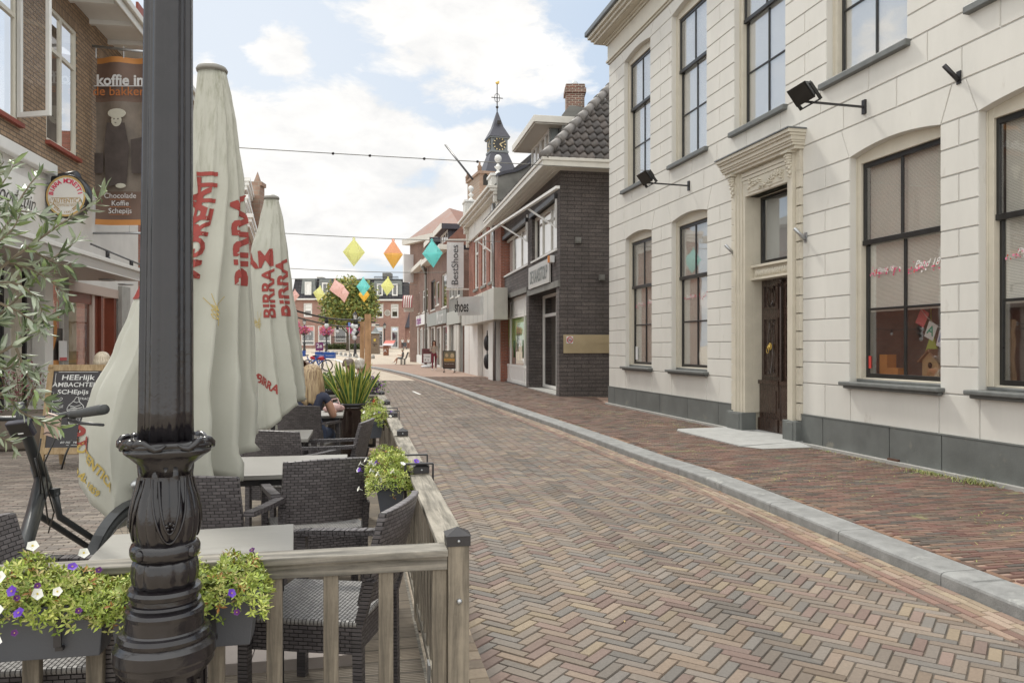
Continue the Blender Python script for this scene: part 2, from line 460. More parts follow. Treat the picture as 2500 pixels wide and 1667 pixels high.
for i in range(len(KL)):
    d = (KL[min(i+3, len(KL)-1)]-KL[max(i-3, 0)]).normalized(); KN.append(Vector((-d.y, d.x))*-1)   # to the right (pavement)
KA = [0.0]
for i in range(1, len(KL)): KA.append(KA[-1]+(KL[i]-KL[i-1]).length)
def koff(d): return [KL[i]+KN[i]*d for i in range(len(KL))]
def kerb_x(Y, d=0.0):
    """x of the line parallel to the kerb at offset d, for a given Y (near, monotone part)"""
    L = KO.setdefault(d, [p for p in koff(d)])
    lo, hi = 0, KMONO
    while hi-lo > 1:
        m = (lo+hi)//2
        if L[m].y < Y: lo = m
        else: hi = m
    t = (Y-L[lo].y)/max(1e-6, L[hi].y-L[lo].y)
    return L[lo].x+(L[hi].x-L[lo].x)*min(1.2, max(-.2, t))
KO = {}
KMONO = max(range(len(KL)), key=lambda i: KL[i].y)
PZ = .085
def gz(Y): return 0.0 if Y < 57 else min((Y-57)*.0198, 1.35)
def bricks(name, rows, mt, rnd, pal, z=0.0, ht=.012, gap=.0035, jit=.0012, tone=None):
    """rows: list of (cx,cy,ux,uy,len,wid) bricks, one mesh; real bricks with a chamfered top"""
    V = []; Fc = []; C = []
    for cx, cy, ux, uy, L, W in rows:
        c = pal[rnd.randrange(len(pal))]; k = rnd.uniform(.82, 1.12)
        if tone: k *= tone(cx, cy)
        c = (c[0]*k, c[1]*k, c[2]*k)
        n = len(V); hl, hw = L/2-gap/2, W/2-gap/2; vx, vy = -uy, ux
        zz = z+rnd.uniform(-jit, jit); tx, ty = rnd.uniform(-jit, jit), rnd.uniform(-jit, jit)
        bl = min(.0045, hw*.25)
        for a, w_, dz in ((hl, hw, -ht), (hl-bl, hw-bl, 0)):
            for sx, sy in ((-1, -1), (1, -1), (1, 1), (-1, 1)):
                V.append((cx+ux*a*sx+vx*w_*sy, cy+uy*a*sx+vy*w_*sy, zz+dz+(tx*sx+ty*sy if dz == 0 else 0)))
        for f in ((4, 5, 6, 7), (0, 1, 5, 4), (1, 2, 6, 5), (2, 3, 7, 6), (3, 0, 4, 7)):
            Fc.append(tuple(i+n for i in f)); C.append(c)
    me = bpy.data.meshes.new(name); me.from_pydata(V, [], Fc); me.materials.append(mt)
    at = me.color_attributes.new('Col', 'FLOAT_COLOR', 'CORNER')
    arr = np.ones((len(me.loops), 4), dtype=np.float32)
    arr[:, :3] = np.repeat(np.array(C, dtype=np.float32), 4, axis=0)
    at.data.foreach_set('color', arr.ravel()); me.update()
    o = bpy.data.objects.new(name, me); COL.objects.link(o); tag(o, kind='structure'); return o
def pal(hs, k=1.0, d=0.0): return [tuple(k*(c*(1-d)+d*(sum(hexc(h))/3)*f) for c, f in zip(hexc(h), (1.10, 1, .86))) for h in hs]
PAL_ROAD = pal(['#a08c7c', '#998676', '#a58d7a', '#93867c', '#8c847e', '#957a70', '#9c8074', '#a5917e', '#8f847a', '#87807a', '#a08873', '#98897c', '#a99478', '#94766c', '#9c8a7a'], .57, .28)
PAL_PAVE = pal(['#93604f', '#8a5546', '#7b5a4c', '#6f5d52', '#97664f', '#80604f', '#a07458', '#6c5f59', '#8b4f44', '#85705c', '#9a6a5a'], .64, .45)
PAL_LEFT = pal(['#a08f81', '#94857a', '#a9968a', '#8d8078', '#9b8478', '#b09f90', '#897a70'], .74, .5)
PAL_GUT = pal(['#b29c82', '#ab8e74', '#a98a78', '#b5a084', '#9e8a7a', '#b39a86'], .62, .25)
PAL_GUT2 = pal(['#a07668', '#997062', '#a6806c', '#8f7468', '#a98a76'], .60, .3)
mbr = colmat('road brick', .78, 55, .16, .25, big=(.55, .18, (.17, .145, .12), 1.7, .62))
mbp = colmat('pavement brick', .82, 60, .18, .3, big=(.8, .16, (.20, .22, .09), 3.0, .60))
mbl = colmat('left paving brick', .8, 60, .15, .3, big=(.5, .12))
mort = mat('joint sand', (.12, .10, .08), .95, var=.25, scale=12, bump=.4, bscale=200)
M['kerbstone'] = mat('kerb bluestone', (.225, .225, .22), .75, var=.28, scale=6, bump=.4, bscale=90, stain=((.36, .36, .34), 4.0, .60))
# terrace frame: origin at the corner post, a to the right, b away along the street
TO = Vector((-.186, 2.635)); TA = Vector((.981, .196)).normalized(); TB = Vector((-TA.y, TA.x))
def T2(a, b): return TO+TA*a+TB*b
TANG = atan2(TA.y, TA.x)
def fence_x(Y): return TO.x+.07+(Y-TO.y)*(TB.x/TB.y)
# herringbone road
LB, WB = .192, .064
def herring(cond, ang, Lb, Wb, x0, x1, y0, y1):
    ca, sa = cos(ang), sin(ang); out = []
    n = 3
    R = max(abs(v) for v in (x0, x1, y0, y1))*1.6
    K = int(R/Wb)+4
    for i in range(-K, K):
        for j in range(-K//3-2, K//3+2):
            bx = (i+2*n*j)*Wb; by = i*Wb
            for hx, hy, ux, uy in ((bx+Lb/2, by+Wb/2, 1, 0), (bx+Lb+Wb/2, by-(n-1)*Wb+Lb/2, 0, 1)):
                X = hx*ca-hy*sa; Yy = hx*sa+hy*ca
                if x0 < X < x1 and y0 < Yy < y1 and cond(X, Yy):
                    out.append((X, Yy, ux*ca-uy*sa, ux*sa+uy*ca, Lb, Wb))
    return out
YR = 34.0
GUTW = .30
cond = lambda x, y: fence_x(y)+.16 < x < kerb_x(y, -GUTW)-.03 if y < 10.9 else (-3.6-(y-10.9)*.2 < x < kerb_x(y, -GUTW)-.03)
hb = herring(cond, radians(56.0), LB, WB, -9, 3.2, 1.9, YR)
bricks('road', hb, mbr, RND, PAL_ROAD, 0.0, tone=lambda x, y: (.80 if abs((x-.685)-(y-6.97)*-.197+.05*sin(y*5)) < .13 and RND.random() < .8 else 1.0)*(1.06-.035*(x-kerb_x(y)+3)*.8))
# far part of the road + base under the bricks
def strip(name, left, right, z, mt, zf=None):
    mb = MB(); n = len(left)
    vs_ = []
    for l, r in zip(left, right):
        vs_ += [(l[0], l[1], z+(zf(l[1]) if zf else 0)), (r[0], r[1], z+(zf(r[1]) if zf else 0))]
    mb.add(vs_, [(2*i, 2*i+1, 2*i+3, 2*i+2) for i in range(n-1)])
    return tag(mb.build(name, mt), kind='structure')
mb = MB()
ys = [-6, 0, 10, 20, 34, 45, 57, 62, 70, 80, 95, 110, 124, 160, 400, 900]
xs_ = [-900, -300, -80, -40, -20, -8, 0, 8, 20, 40, 80, 300, 900]
vs_ = [(x, y, gz(y)-.013) for y in ys for x in xs_]
nx = len(xs_)
mb.add(vs_, [(j*nx+i, j*nx+i+1, (j+1)*nx+i+1, (j+1)*nx+i) for j in range(len(ys)-1) for i in range(nx-1)])
gm = brickmat('far paving', '#b8ab99', '#a99c8c', '#9a8e80', .21, .07, .004, 'xy', var=.12, bump=.1)
tag(mb.build('ground', gm), kind='structure')
# joint sand under the near bricks
ysn = [1.0+i*.6 for i in range(int((YR-1)/.6)+1)]
strip('road_bed', [(fence_x(y)+.08 if y < 10.9 else -3.7-(y-10.9)*.2, y) for y in ysn], [(kerb_x(y, .1), y) for y in ysn], -.008, mort)
# worn street line
mb = MB()
for a, b in (((1008, 955), (1026, 963)),):
    p, q = G(*a), G(*b); d = (q-p).normalized(); n_ = Vector((d.y, -d.x, 0))*.035
    mb.add([p-n_+Vector((0, 0, .004)), p+n_+Vector((0, 0, .004)), q+n_+Vector((0, 0, .004)), q-n_+Vector((0, 0, .004))], [(0, 1, 2, 3)])
tag(mb.build('road_marking', M['white']), kind='structure')
# kerb stones
mb = MB(); KW = .27
prof = [(0, -.02), (0, .062), (.006, .076), (.022, PZ-.002), (.05, PZ+.001), (KW-.01, PZ+.004), (KW, PZ-.004), (KW, -.02)]
i = 0; nk = len(KL)
A0 = koff(0)
while i < nk-1:
    j = i
    while j < nk-1 and KA[j]-KA[i] < 1.0: j += 1
    rings = []
    idx = list(range(i, j+1))
    for q, k in enumerate(idx):
        p = KL[k]; n_ = KN[k]; t = (KL[min(k+1, nk-1)]-KL[max(k-1, 0)]).normalized()
        sh = .004 if q == 0 else (-.004 if q == len(idx)-1 else 0)
        zz = gz(p.y)*0
        rings.append([(p.x+n_.x*o_+t.x*sh, p.y+n_.y*o_+t.y*sh, z_+zz) for o_, z_ in prof])
    m_ = len(prof); vs_ = [v for r in rings for v in r]
    fs_ = [(a*m_+b, (a+1)*m_+b, (a+1)*m_+b+1, a*m_+b+1) for a in range(len(rings)-1) for b in range(m_-1)]
    fs_ += [tuple(range(m_-1, -1, -1)), tuple(range((len(rings)-1)*m_, len(rings)*m_))]
    mb.add(vs_, fs_)
    i = j
tag(mb.build('kerb', M['kerbstone']), kind='structure')
# gutter rows along the kerb
gr = []
pals = []
for q in range(5):
    d = -.03-q*.058
    L = koff(d); acc_ = [0]
    for i in range(1, len(L)): acc_.append(acc_[-1]+(L[i]-L[i-1]).length)
    t = RND.uniform(0, .1); k = 0
    while t < acc_[-1] and k < len(L)-2:
        while k < len(L)-2 and acc_[k+1] < t: k += 1
        p = L[k].lerp(L[k+1], (t-acc_[k])/max(1e-6, acc_[k+1]-acc_[k])); u = (L[min(k+2, len(L)-1)]-L[max(k-1, 0)]).normalized()
        if p.y < 60: gr.append((q, (p.x, p.y, u.x, u.y, .2, .058)))
        t += .2
bricks('gutter', [r for q, r in gr if q < 3], mbr, RND, PAL_GUT, .001)
bricks('gutter_edge', [r for q, r in gr if q >= 3], mbr, RND, PAL_GUT2, .001)
# right pavement : running bond laid across the pavement
FW = Fac(G(1487, 985.7, PZ), G(2500, 1196, PZ))
FD = Fac(G(1222, 928.5, PZ), G(1367.6, 967.3, PZ))
FB = Fac(G(1130, 908, PZ), G(1222, 931, PZ))
FR = Fac(G(1010, 884, PZ), G(1130, 908, PZ))
def wall_x(y):
    for fc in (FW, FD, FB, FR):
        t = (y-fc.o.y)/fc.u.y
        lo = -.05; hi = fc.len+(9 if fc is FW else .05)
        if lo <= t <= hi: return fc.o.x+fc.u.x*t
    return 2.3 if y < 30 else -3
un = Vector((FW.n.x, FW.n.y)); ul = FW.u      # un: into the building
rows_ = []
ang_p = atan2(un.y, un.x)-radians(2)
ca, sa = cos(ang_p), sin(ang_p)
PB_L, PB_W = .20, .050
for j in range(-60, 900):
    off = (j % 2)*PB_L/2
    for i in range(-30, 60):
        lx, ly = i*PB_L+off, j*PB_W-2
        x = lx*ca-ly*sa; y = lx*sa+ly*ca
        if 2.2 < y < 36 and kerb_x(y, KW+.07) < x < wall_x(y)-.02: rows_.append((x, y, ca, sa, PB_L, PB_W))
bricks('pavement', rows_, mbp, RND, PAL_PAVE, PZ-.002)
L = koff(KW+.035); rr = []
t = 0; k = 0
while k < len(L)-2:
    d_ = 0
    p = L[k]; k2 = k
    while k2 < len(L)-1 and (L[k2]-p).length < .2: k2 += 1
    if p.y < 60:
        u = (L[k2]-p).normalized(); c = (L[k2]+p)/2; rr.append((c.x, c.y, u.x, u.y, .2, .055))
    if k2 == k: break
    k = k2
bricks('pavement_edge', rr, mbp, RND, pal(['#8f6a52', '#7a5a4a', '#a0785a', '#6b5c52'], .7, .2), PZ-.001)
LK = koff(KW-.02)
far_m = brickmat('far pavement', '#9a7f6e', '#8a6f62', '#8d8072', .2, .05, .004, 'xy', var=.14, bump=.12)
idx = [i for i in range(len(LK)) if i <= KMONO and i % 4 == 0]
strip('pavement_bed', [LK[i] for i in idx], [(max(LK[i].x+.4, wall_x(LK[i].y)+.6), LK[i].y) for i in idx], PZ-.012, far_m)
# square paving right of the bend
mb = MB()
idx2 = [i for i in range(len(LK)) if LK[i].y > 34 and i % 6 == 0]
poly = [LK[i] for i in idx2]
vs_ = []
for p in poly: vs_ += [(p.x, p.y, PZ-.010), (p.x+60*.62, p.y+60, PZ-.010+gz(p.y+60))]
# left pavement
rows_ = []
c_, s_ = cos(TANG), sin(TANG)
for j in range(-10, 330):
    off = (j % 2)*.1
    for i in range(-60, 6):
        lx, ly = i*.2+off, j*.052
        p = TO+TA*lx+TB*(ly-.6)
        if 1.6 < p.y < 16 and lx < -1.9 and p.x > -9.5+(-.1*p.y): rows_.append((p.x, p.y, c_, s_, .2, .052))
bricks('left_pavement', rows_, mbl, RND, PAL_LEFT, .001)
# border stones between terrace and road
rows_ = []
for j in range(-12, 110):
    y = j*.105
    for q, w_ in enumerate((.10, .10)):
        p = TO+TA*(.10+q*.105-.0)+TB*(y+(q*.05))
        rows_.append((p.x, p.y, TB.x, TB.y, .104, .10))
bricks('road_border', rows_, mbl, RND, pal(['#a3937f', '#978673', '#ab9a86', '#8d7f70'], .8), .004)
# ================= white stucco building =================
WB_ = FW.empty('stucco_building', 'large off-white stucco town house with grooved blocks and grey plinth', 'building')
s_end = FW.s(2500)+3.2
def zavg(fc, pts): return sum(fc.z(*p) for p in pts)/len(pts)
zp = FW.z(1487, 942.9)              # plinth top
zsg = zavg(FW, [(1526.4, 893), (1639, 900), (2073.7, 925), (2388, 949.6)])+.02      # ground sill top
zspg = zavg(FW, [(1526.4, 584), (1639, 543), (2073.7, 385), (2391, 275)])           # spring line
zsu = zavg(FW, [(1523.5, 458), (1639.3, 403), (1792, 319.5), (2017, 200)])
zspu = zavg(FW, [(1523.5, 153), (1639.3, 41.5)])
zfr = FW.z(1487, 159)               # underside of cornice band
gw = [(FW.s(1526.4), FW.s(1590.7)), (FW.s(1639), FW.s(1726.4)), (FW.s(2073.7), FW.s(2295.5)), (FW.s(2388), FW.s(2388)+0)]
w_ = gw[2][1]-gw[2][0]; gw[3] = (gw[3][0], gw[3][0]+w_)
gw.append((gw[3][1]+1.0, gw[3][1]+1.0+w_))
uw = [(FW.s(1523.5), FW.s(1587.3)), (FW.s(1639.3), FW.s(1724.8)), (FW.s(1792), FW.s(1916.7)), (FW.s(2017), FW.s(2213.8)), (FW.s(2380), FW.s(2380)+w_)]
uw.append((uw[4][1]+.9, uw[4][1]+.9+w_))
ds0, ds1 = FW.s(1791), FW.s(1960)
RISE = .085; CO = (zspg-zsg+.10)/10
holes = [(a, b, zsg-.06, zspg+RISE) for a, b in gw]+[(a, b, zsu-.06, zspu+RISE) for a, b in uw]
dh = (FW.s(1826)-.10, FW.s(1930)+.10, PZ, FW.z(1831, 480))
holes.append(dh)
mb = MB(); mb.mi = 1
RD = .17
wall(mb, 0, s_end, 0, zfr+1.2, holes, .014, RD)
nrev = 4*len(holes)
for q in range(len(mb.m)-nrev, len(mb.m)): mb.m[q] = 0
mb.mi = 0
def blocks(z0, z1, spans, cuts, g_=.006):
    for a, b in spans:
        cs = sorted([c for c in cuts if a+.12 < c < b-.12]); e = [a]+cs+[b]
        for i in range(len(e)-1):
            mb.panel([(e[i]+(g_ if i else 0), z0+g_), (e[i+1]-(g_ if i < len(e)-2 else 0), z0+g_), (e[i+1]-(g_ if i < len(e)-2 else 0), z1-g_), (e[i]+(g_ if i else 0), z1-g_)], 0, .014, .006)
def spans(z0, z1, hs):
    out = []; cur = 0
    for a, b, c, d in sorted(hs):
        if d <= z0+.02 or c >= z1-.02: continue
        if a > cur: out.append((cur, a))
        cur = max(cur, b)
    if cur < s_end: out.append((cur, s_end))
    return out
dsur = (ds0, ds1, 0, FW.z(1792, 432))
H2 = holes[:-1]+[dsur]
piers = []
allx = sorted([x for a, b in gw for x in (a, b)]+[ds0, ds1])
def courses(za, zb, n, wins, k0):
    ht = (zb-za)/n
    xs = [0]+[x for w in wins for x in w]+[s_end]
    mids = []
    cand = sorted(set([0]+[x for w in wins for x in w]+([ds0, ds1] if za < dsur[3]-.5 else [])+[s_end]))
    for k in range(n):
        z0, z1 = za+k*ht, za+(k+1)*ht
        sp = spans(z0, z1, H2); cuts = []
        for a, b in sp:
            L = b-a
            if L < 1.15:
                if (k+k0) % 2: cuts.append((a+b)/2)
            else:
                m = max(1, round(L/1.0))
                if (k+k0) % 2: cuts += [a+L*(i+1)/m for i in range(m-1)]
                else: cuts += [a+L*(i+.5)/m for i in range(m)]
        blocks(z0, z1, sp, cuts)
# below sills
blocks(zp, zsg-.10, spans(zp, zsg-.10, [dsur]), [x for a, b in gw for x in (a+.02, b-.02)]+[(gw[2][0]+ds1)/2])
courses(zsg-.10, zspg, 10, gw, 0)
LT = zspg+CO*1.35
def lintel(a, b, zs, zt, rise):
    n = 10; f = .16
    arc = [(a+(b-a)*i/n, zs+rise*sin(pi*i/n)**.9 if 0 < i < n else zs) for i in range(n+1)]
    # solid stone head : front polygon, soffit strip
    mb.panel([(a, zs+.0)]+arc[1:-1]+[(b, zs), (b+f, zt-.006), (a-f, zt-.006)], 0, .014, .004)
    for i in range(n):
        (x0, z0), (x1, z1) = arc[i], arc[i+1]
        mb.add([(x0, 0, z0), (x1, 0, z1), (x1, RD, z1), (x0, RD, z0)], [(0, 3, 2, 1)])
        mb.add([(x0, .013, z0), (x1, .013, z1), (x1, .013, zs+rise+.01), (x0, .013, zs+rise+.01)], [(0, 1, 2, 3)])
def lintel_row(wins, zs, zt, rise, skip=None):
    f = .16; cur = None; e = 0.0; first = True
    items = sorted(wins)
    pts = []
    prev = (0.0, 0.0)
    for a, b in items:
        lintel(a, b, zs, zt, rise)
        if not (skip and prev[0] < skip[0] < a):
            mb.panel([(prev[0]+(.0 if prev[0] == 0 else .012), zs+.006), (a-.012, zs+.006), (a-f-.012, zt-.006), (prev[0]+(0 if prev[0] == 0 else f+.012), zt-.006)], 0, .014, .006)
        else:
            mb.panel([(prev[0]+.012, zs+.006), (skip[0], zs+.006), (skip[0], zt-.006), (prev[0]+f+.012, zt-.006)], 0, .014, .006)
            mb.panel([(skip[1], zs+.006), (a-.012, zs+.006), (a-f-.012, zt-.006), (skip[1], zt-.006)], 0, .014, .006)
        prev = (b, b)
    mb.panel([(prev[0]+.012, zs+.006), (s_end, zs+.006), (s_end, zt-.006), (prev[0]+f+.012, zt-.006)], 0, .014, .006)
lintel_row(gw, zspg, LT, RISE, (ds0, ds1))
nmid = max(2, round((zsu-.05-LT)/CO))
courses(LT, zsu-.05, nmid, uw, 1)
nup = max(3, round((zspu-zsu+.05)/CO))
courses(zsu-.05, zspu, nup, uw, 0)
lintel_row(uw, zspu, zfr-.01, min(RISE, zfr-zspu-.12))
mb.build('wall', [M['stucco'], M['groove']], WB_)
# plinth
mb = MB()
x = .0
pc = [0, FW.s(1503), FW.s(1556), FW.s(1613), FW.s(1681), FW.s(1757), ds0+.001]
for i in range(len(pc)-1): mb.panel([(pc[i]+.004, PZ), (pc[i+1]-.004, PZ), (pc[i+1]-.004, zp-.004), (pc[i]+.004, zp-.004)], -.028, .04, .004)
x = ds1; pc = [ds1, FW.s(2013), FW.s(2176), FW.s(2304), FW.s(2304)+1.15, FW.s(2304)+2.3, s_end]
for i in range(len(pc)-1): mb.panel([(pc[i]+.004, PZ), (pc[i+1]-.004, PZ), (pc[i+1]-.004, zp-.004), (pc[i]+.004, zp-.004)], -.028, .04, .004)
mb.box(0, ds0, -.012, .012, PZ-.05, zp-.008); mb.box(ds1, s_end, -.012, .012, PZ-.05, zp-.008)
mb.box(0, ds0-.0, -.032, .01, zp-.004, zp+.008); mb.box(ds1, s_end, -.032, .01, zp-.004, zp+.008)
mb.build('plinth', M['plinth'], WB_)
mb = MB(); mb.box(0, ds0-.02, -.10, -.03, PZ-.03, PZ+.035); mb.box(ds1+.02, s_end, -.10, -.03, PZ-.03, PZ+.035)
mb.build('footing', M['concrete'], WB_)
# cornice and gutter
mb = MB()
cz = zfr
# stepped mouldings, mitred round the corner; (out, z0, z1)
def moulding(st, ret=.9):
    for o_, z0, z1 in st:
        mb.box(-o_, s_end, -o_, .02, z0, z1)
moulding([(.03, cz, cz+.045), (.065, cz+.045, cz+.10), (.03, cz+.10, cz+.47), (.07, cz+.47, cz+.52), (.12, cz+.52, cz+.565), (.30, cz+.58, cz+.65), (.36, cz+.65, cz+.72), (.42, cz+.72, cz+.80)])
mb.box(-.25, s_end, -.25, .02, cz+.565, cz+.58)
mb.build('cornice', M['cream'], WB_, bevel=.012)
mb = MB(); mb.box(-.48, s_end, -.48, -.30, cz+.802, cz+.93); mb.box(-.48, -.30, -.30, 1.0, cz+.802, cz+.93)
mb.build('gutter', M['zinc'], WB_, bevel=.02)
mb = MB(); mb.prism([(0, cz+.80), (s_end, cz+.80), (s_end, cz+.82), (0, cz+.82)], .02, 6)
mb.box(-.0, .02, .014, 9, 0, cz+.8); mb.box(s_end-.02, s_end, .014, 9, 0, cz+.8); mb.box(0, s_end, 8.9, 9, 0, cz+.8)
mb.build('side_wall', M['stucco'], WB_)
# windows
def sash_window(parent, a, b, z0, zs, rise, kind, rows=3):
    """cream casing > sash, glass pane, sill, blind"""
    y0 = RD-.06
    c = MB(); fwid = .085
    zt = zs-.095
    c.box(a, a+fwid, y0, y0+.10, z0, zs+rise); c.box(b-fwid, b, y0, y0+.10, z0, zs+rise)
    c.box(a+fwid, b-fwid, y0, y0+.10, zt, zs+rise)
    c.box(a+fwid, b-fwid, y0+.02, y0+.10, z0-.02, z0+.02)
    c.box(a, a+.02, y0-.012, y0, z0, zs+.0); 
    win = c.build('window', M['cream'], parent, bevel=.006)
    s = MB(); A, B = a+fwid-.005, b-fwid+.005; m = (A+B)/2; Z1 = zt+.005
    hb = (Z1-z0)
    ztr = z0+hb*.635                          # meeting rail
    t = .042
    yu = y0+.035; yl = y0+.065
    # upper sash (front), lower sash behind
    s.box(A, A+t, yu, yu+.04, ztr-.035, Z1); s.box(B-t, B, yu, yu+.04, ztr-.035, Z1)
    s.box(A+t, B-t, yu, yu+.04, Z1-.07, Z1); s.box(A-.012, B+.012, yu-.012, yu+.04, ztr-.045, ztr+.02)
    s.box(m-.016, m+.016, yu+.003, yu+.036, ztr+.02, Z1-.07)
    s.box(A, A+t, yl+.012, yl+.05, z0, ztr-.045); s.box(B-t, B, yl+.012, yl+.05, z0, ztr-.045)
    s.box(A+t, B-t, yl+.012, yl+.05, z0, z0+.075)
    s.box(m-.016, m+.016, yl+.015, yl+.047, z0+.075, ztr-.045)
    zm = z0+.075+(ztr-.045-z0-.075)*.5
    s.box(A+t, m-.016, yl+.017, yl+.045, zm-.015, zm+.015); s.box(m+.016, B-t, yl+.017, yl+.045, zm-.015, zm+.015)
    s.build('sash', M['black'] , win, bevel=.004)
    g_ = MB(); g_.box(A+.02, B-.02, yu+.016, yu+.022, ztr, Z1-.04); g_.box(A+.02, B-.02, yl+.028, yl+.034, z0+.04, ztr-.02)
    g_.build('glass_pane', M['skyglass'] if kind == 'up' else M['glass'], win)
    sl_ = MB()
    if kind == 'up': sl_.box(a-.09, b+.06, -.075, y0+.03, z0-.115, z0-.03); 
    else:
        sl_.box(a-.09, b+.07, -.11, y0+.03, z0-.085, z0-.035); sl_.box(a-.06, b+.04, -.06, 0.0, z0-.125, z0-.085)
    sl_.box(a+.02, b-.02, y0-.02, y0+.05, z0-.04, z0+.0)
    sl_.build('sill', M['sill'], win, bevel=.012)
    bl = MB(); yb = yl+.10
    if kind == 'up':
        bl.box(a+.14, b-.05, yb-.05, yb-.04, z0-.0, zs+.1); bl.build('blind', M['blind'], win)
    elif kind == 'low3':
        bl.box(a+.13, b-.05, yb-.05, yb-.04, z0+(zs-z0)*.30, zs+.1); bl.build('blind', M['lamella'], win)
    elif kind == 'low':
        bl.box(a+.13, b-.05, yb-.05, yb-.04, z0-.0, zs+.1); bl.build('blind', M['lamella'], win)
    r = MB(); r.box(a-.02, b+.02, RD+.75, RD+.78, z0-.1, zs+rise+.1); r.box(a-.05, a-.02, RD+.03, RD+.75, z0-.1, zs+rise); r.box(b+.02, b+.05, RD+.03, RD+.75, z0-.1, zs+rise)
    r.box(a-.05, b+.05, RD+.03, RD+.75, z0-.14, z0-.1)
    r.build('room', M['inter'], win)
    return win
gwin = []
for i, (a, b) in enumerate(gw): gwin.append(sash_window(WB_, a, b, zsg, zspg, RISE, 'low3' if i >= 2 else 'low'))
for a, b in uw: sash_window(WB_, a, b, zsu, zspu, min(RISE, .2), 'up')
# dots and lettering stuck on the panes
MP = [mat('sticker pink', (.62, .07, .16), .5, var=0), mat('sticker rose', (.78, .25, .36), .5, var=0), mat('sticker red', (.6, .05, .02), .5, var=0), mat('sticker white', (.75, .72, .70), .5, var=0)]
def dots(mb, s0, s1, zc, y, n, r):
    for _ in range(n):
        u = RND.random(); x = s0+(s1-s0)*u; z = zc+RND.gauss(0, .028)+.03*(u-.5); rr_ = r*RND.uniform(.5, 1)
        mb.mi = RND.choice([0, 0, 0, 1, 1, 2, 3])
        yy = y-RND.uniform(0, .0015)
        mb.add([(x+rr_*.8*cos(t*pi/4), yy, z+rr_*sin(t*pi/4)) for t in range(8)], [tuple(range(8))])
for wi in range(4):
    a, b = gw[wi]; m = (a+b)/2; yg = RD-.06+.065+.026
    zc = zsg+(zspg-zsg)*(.475); mb = MB()
    for (x0, x1) in ((a+.15, m-.07), (m+.05, b-.13)):
        dots(mb, x0, x1, zc, yg, 42 if wi > 1 else 26, .017)
    mb.mi = 3
    put_text(mb, 'Pand 18', (m+.05+(b-.13-m-.05)*.5, yg-.004, zc+.03), .12, shear=.45, bold=-.0)
    put_text(mb, 'Pand 18', (a+.15+(m-.07-a-.15)*.5, yg-.004, zc+.02), .09, shear=.45)
    mb.build('window_sticker', MP, gwin[wi])
def gthing(mb, name, mats, label, cat, fac=FW, group=None):
    """free thing in facade coordinates"""
    o = mb.build(name, mats); o.location = (fac.o.x, fac.o.y, 0); o.rotation_euler = (0, 0, fac.ang)
    return tag(o, label, cat, group)
# toys behind window 3
a, b = gw[2]; m = (a+b)/2; yy = RD+.16
box_m = mat('orange wood box', (.52, .22, .06), .6, var=.15)
shelf = MB(); shelf.box(a-.0, b+.0, RD+.055, RD+.35, zsg-.035, zsg+.02); gthing(shelf, 'window_shelf', M['offwhite'], 'narrow shelf carrying toys inside the large ground floor window', 'shelf')
mb = MB(); mb.box(a+.16, a+.30, yy, yy+.14, zsg+.02, zsg+.32); mb.box(a+.30, a+.50, yy, yy+.12, zsg+.02, zsg+.15)
gthing(mb, 'toy_box', box_m, 'orange wooden toy boxes at the left of the window with the birdhouse', 'toy')
mb = MB(); bx = m+.26; mb.prism([(bx-.13, zsg+.02), (bx+.13, zsg+.02), (bx+.13, zsg+.26), (bx, zsg+.37), (bx-.13, zsg+.26)], yy, yy+.2)
bh = thing('birdhouse', 'small wooden birdhouse with round hole behind the window', 'birdhouse', (FW.o.x, FW.o.y, 0), FW.ang)
mb.build('body', mat('birdhouse wood', (.42, .27, .13), .7), bh)
mb = MB(); mb.bar((bx-.17, yy+.09, zsg+.235), (bx+.004, yy+.09, zsg+.388), .26, .018, up=(0, 0, 1)); mb.bar((bx+.17, yy+.09, zsg+.235), (bx-.004, yy+.09, zsg+.388), .26, .018)
mb.build('roof', mat('birdhouse roof', (.20, .11, .06), .8), bh)
mb = MB(); mb.T = Matrix.Translation((bx, yy-.003, zsg+.2)) @ Matrix.Rotation(pi/2, 4, 'X'); mb.lathe([(.001, 0), (.035, .001)], 14); mb.build('entrance_hole', M['black'], bh)
mb = MB(); px_ = m+.52; mb.box(px_-.06, px_+.12, yy, yy+.1, zsg+.02, zsg+.14)
gthing(mb, 'small_crate', box_m, 'small orange crate right of the birdhouse behind the window', 'crate')
mb = MB(); mb.prism([(m-.12, zsg+.33), (m+.10, zsg+.36), (m+.0, zsg+.62)], yy+.25, yy+.27); mb.box(m-.02, m-.01, yy+.25, yy+.26, zsg+.6, zsg+1.0)
gthing(mb, 'paper_bird', mat('lime paper', (.48, .58, .12), .7), 'lime green paper bird hanging behind the window', 'decoration')
bun = thing('bunting', 'string of lettered paper flags hanging inside the large ground floor window', 'bunting', (FW.o.x, FW.o.y, 0), FW.ang)
fl = [(m+.10, .78, -.5, '', (.6, .12, .12)), (m+.24, .62, -.42, 'A', (.62, .62, .58)), (m+.42, .52, -.30, 'N', (.66, .62, .66)), (m+.60, .47, -.1, 'D', (.35, .50, .66))]
for x, dz, an, ch, colr in fl:
    mb = MB(); mb.T = Matrix.Translation((x, yy+.03, zsg+dz)) @ Matrix.Rotation(-an, 4, 'Y')
    mb.box(-.075, .075, 0, .002, -.11, .09)
    if ch: mb.mi = 1; put_text(mb, ch, (0, -.003, -.01), .16, bold=.02)
    mb.build('flag', [mat('flag paper', colr, .8, var=.05), mat('flag letter', (.2, .25, .4) if ch != 'A' else (.05, .35, .22), .8, var=0)], bun)
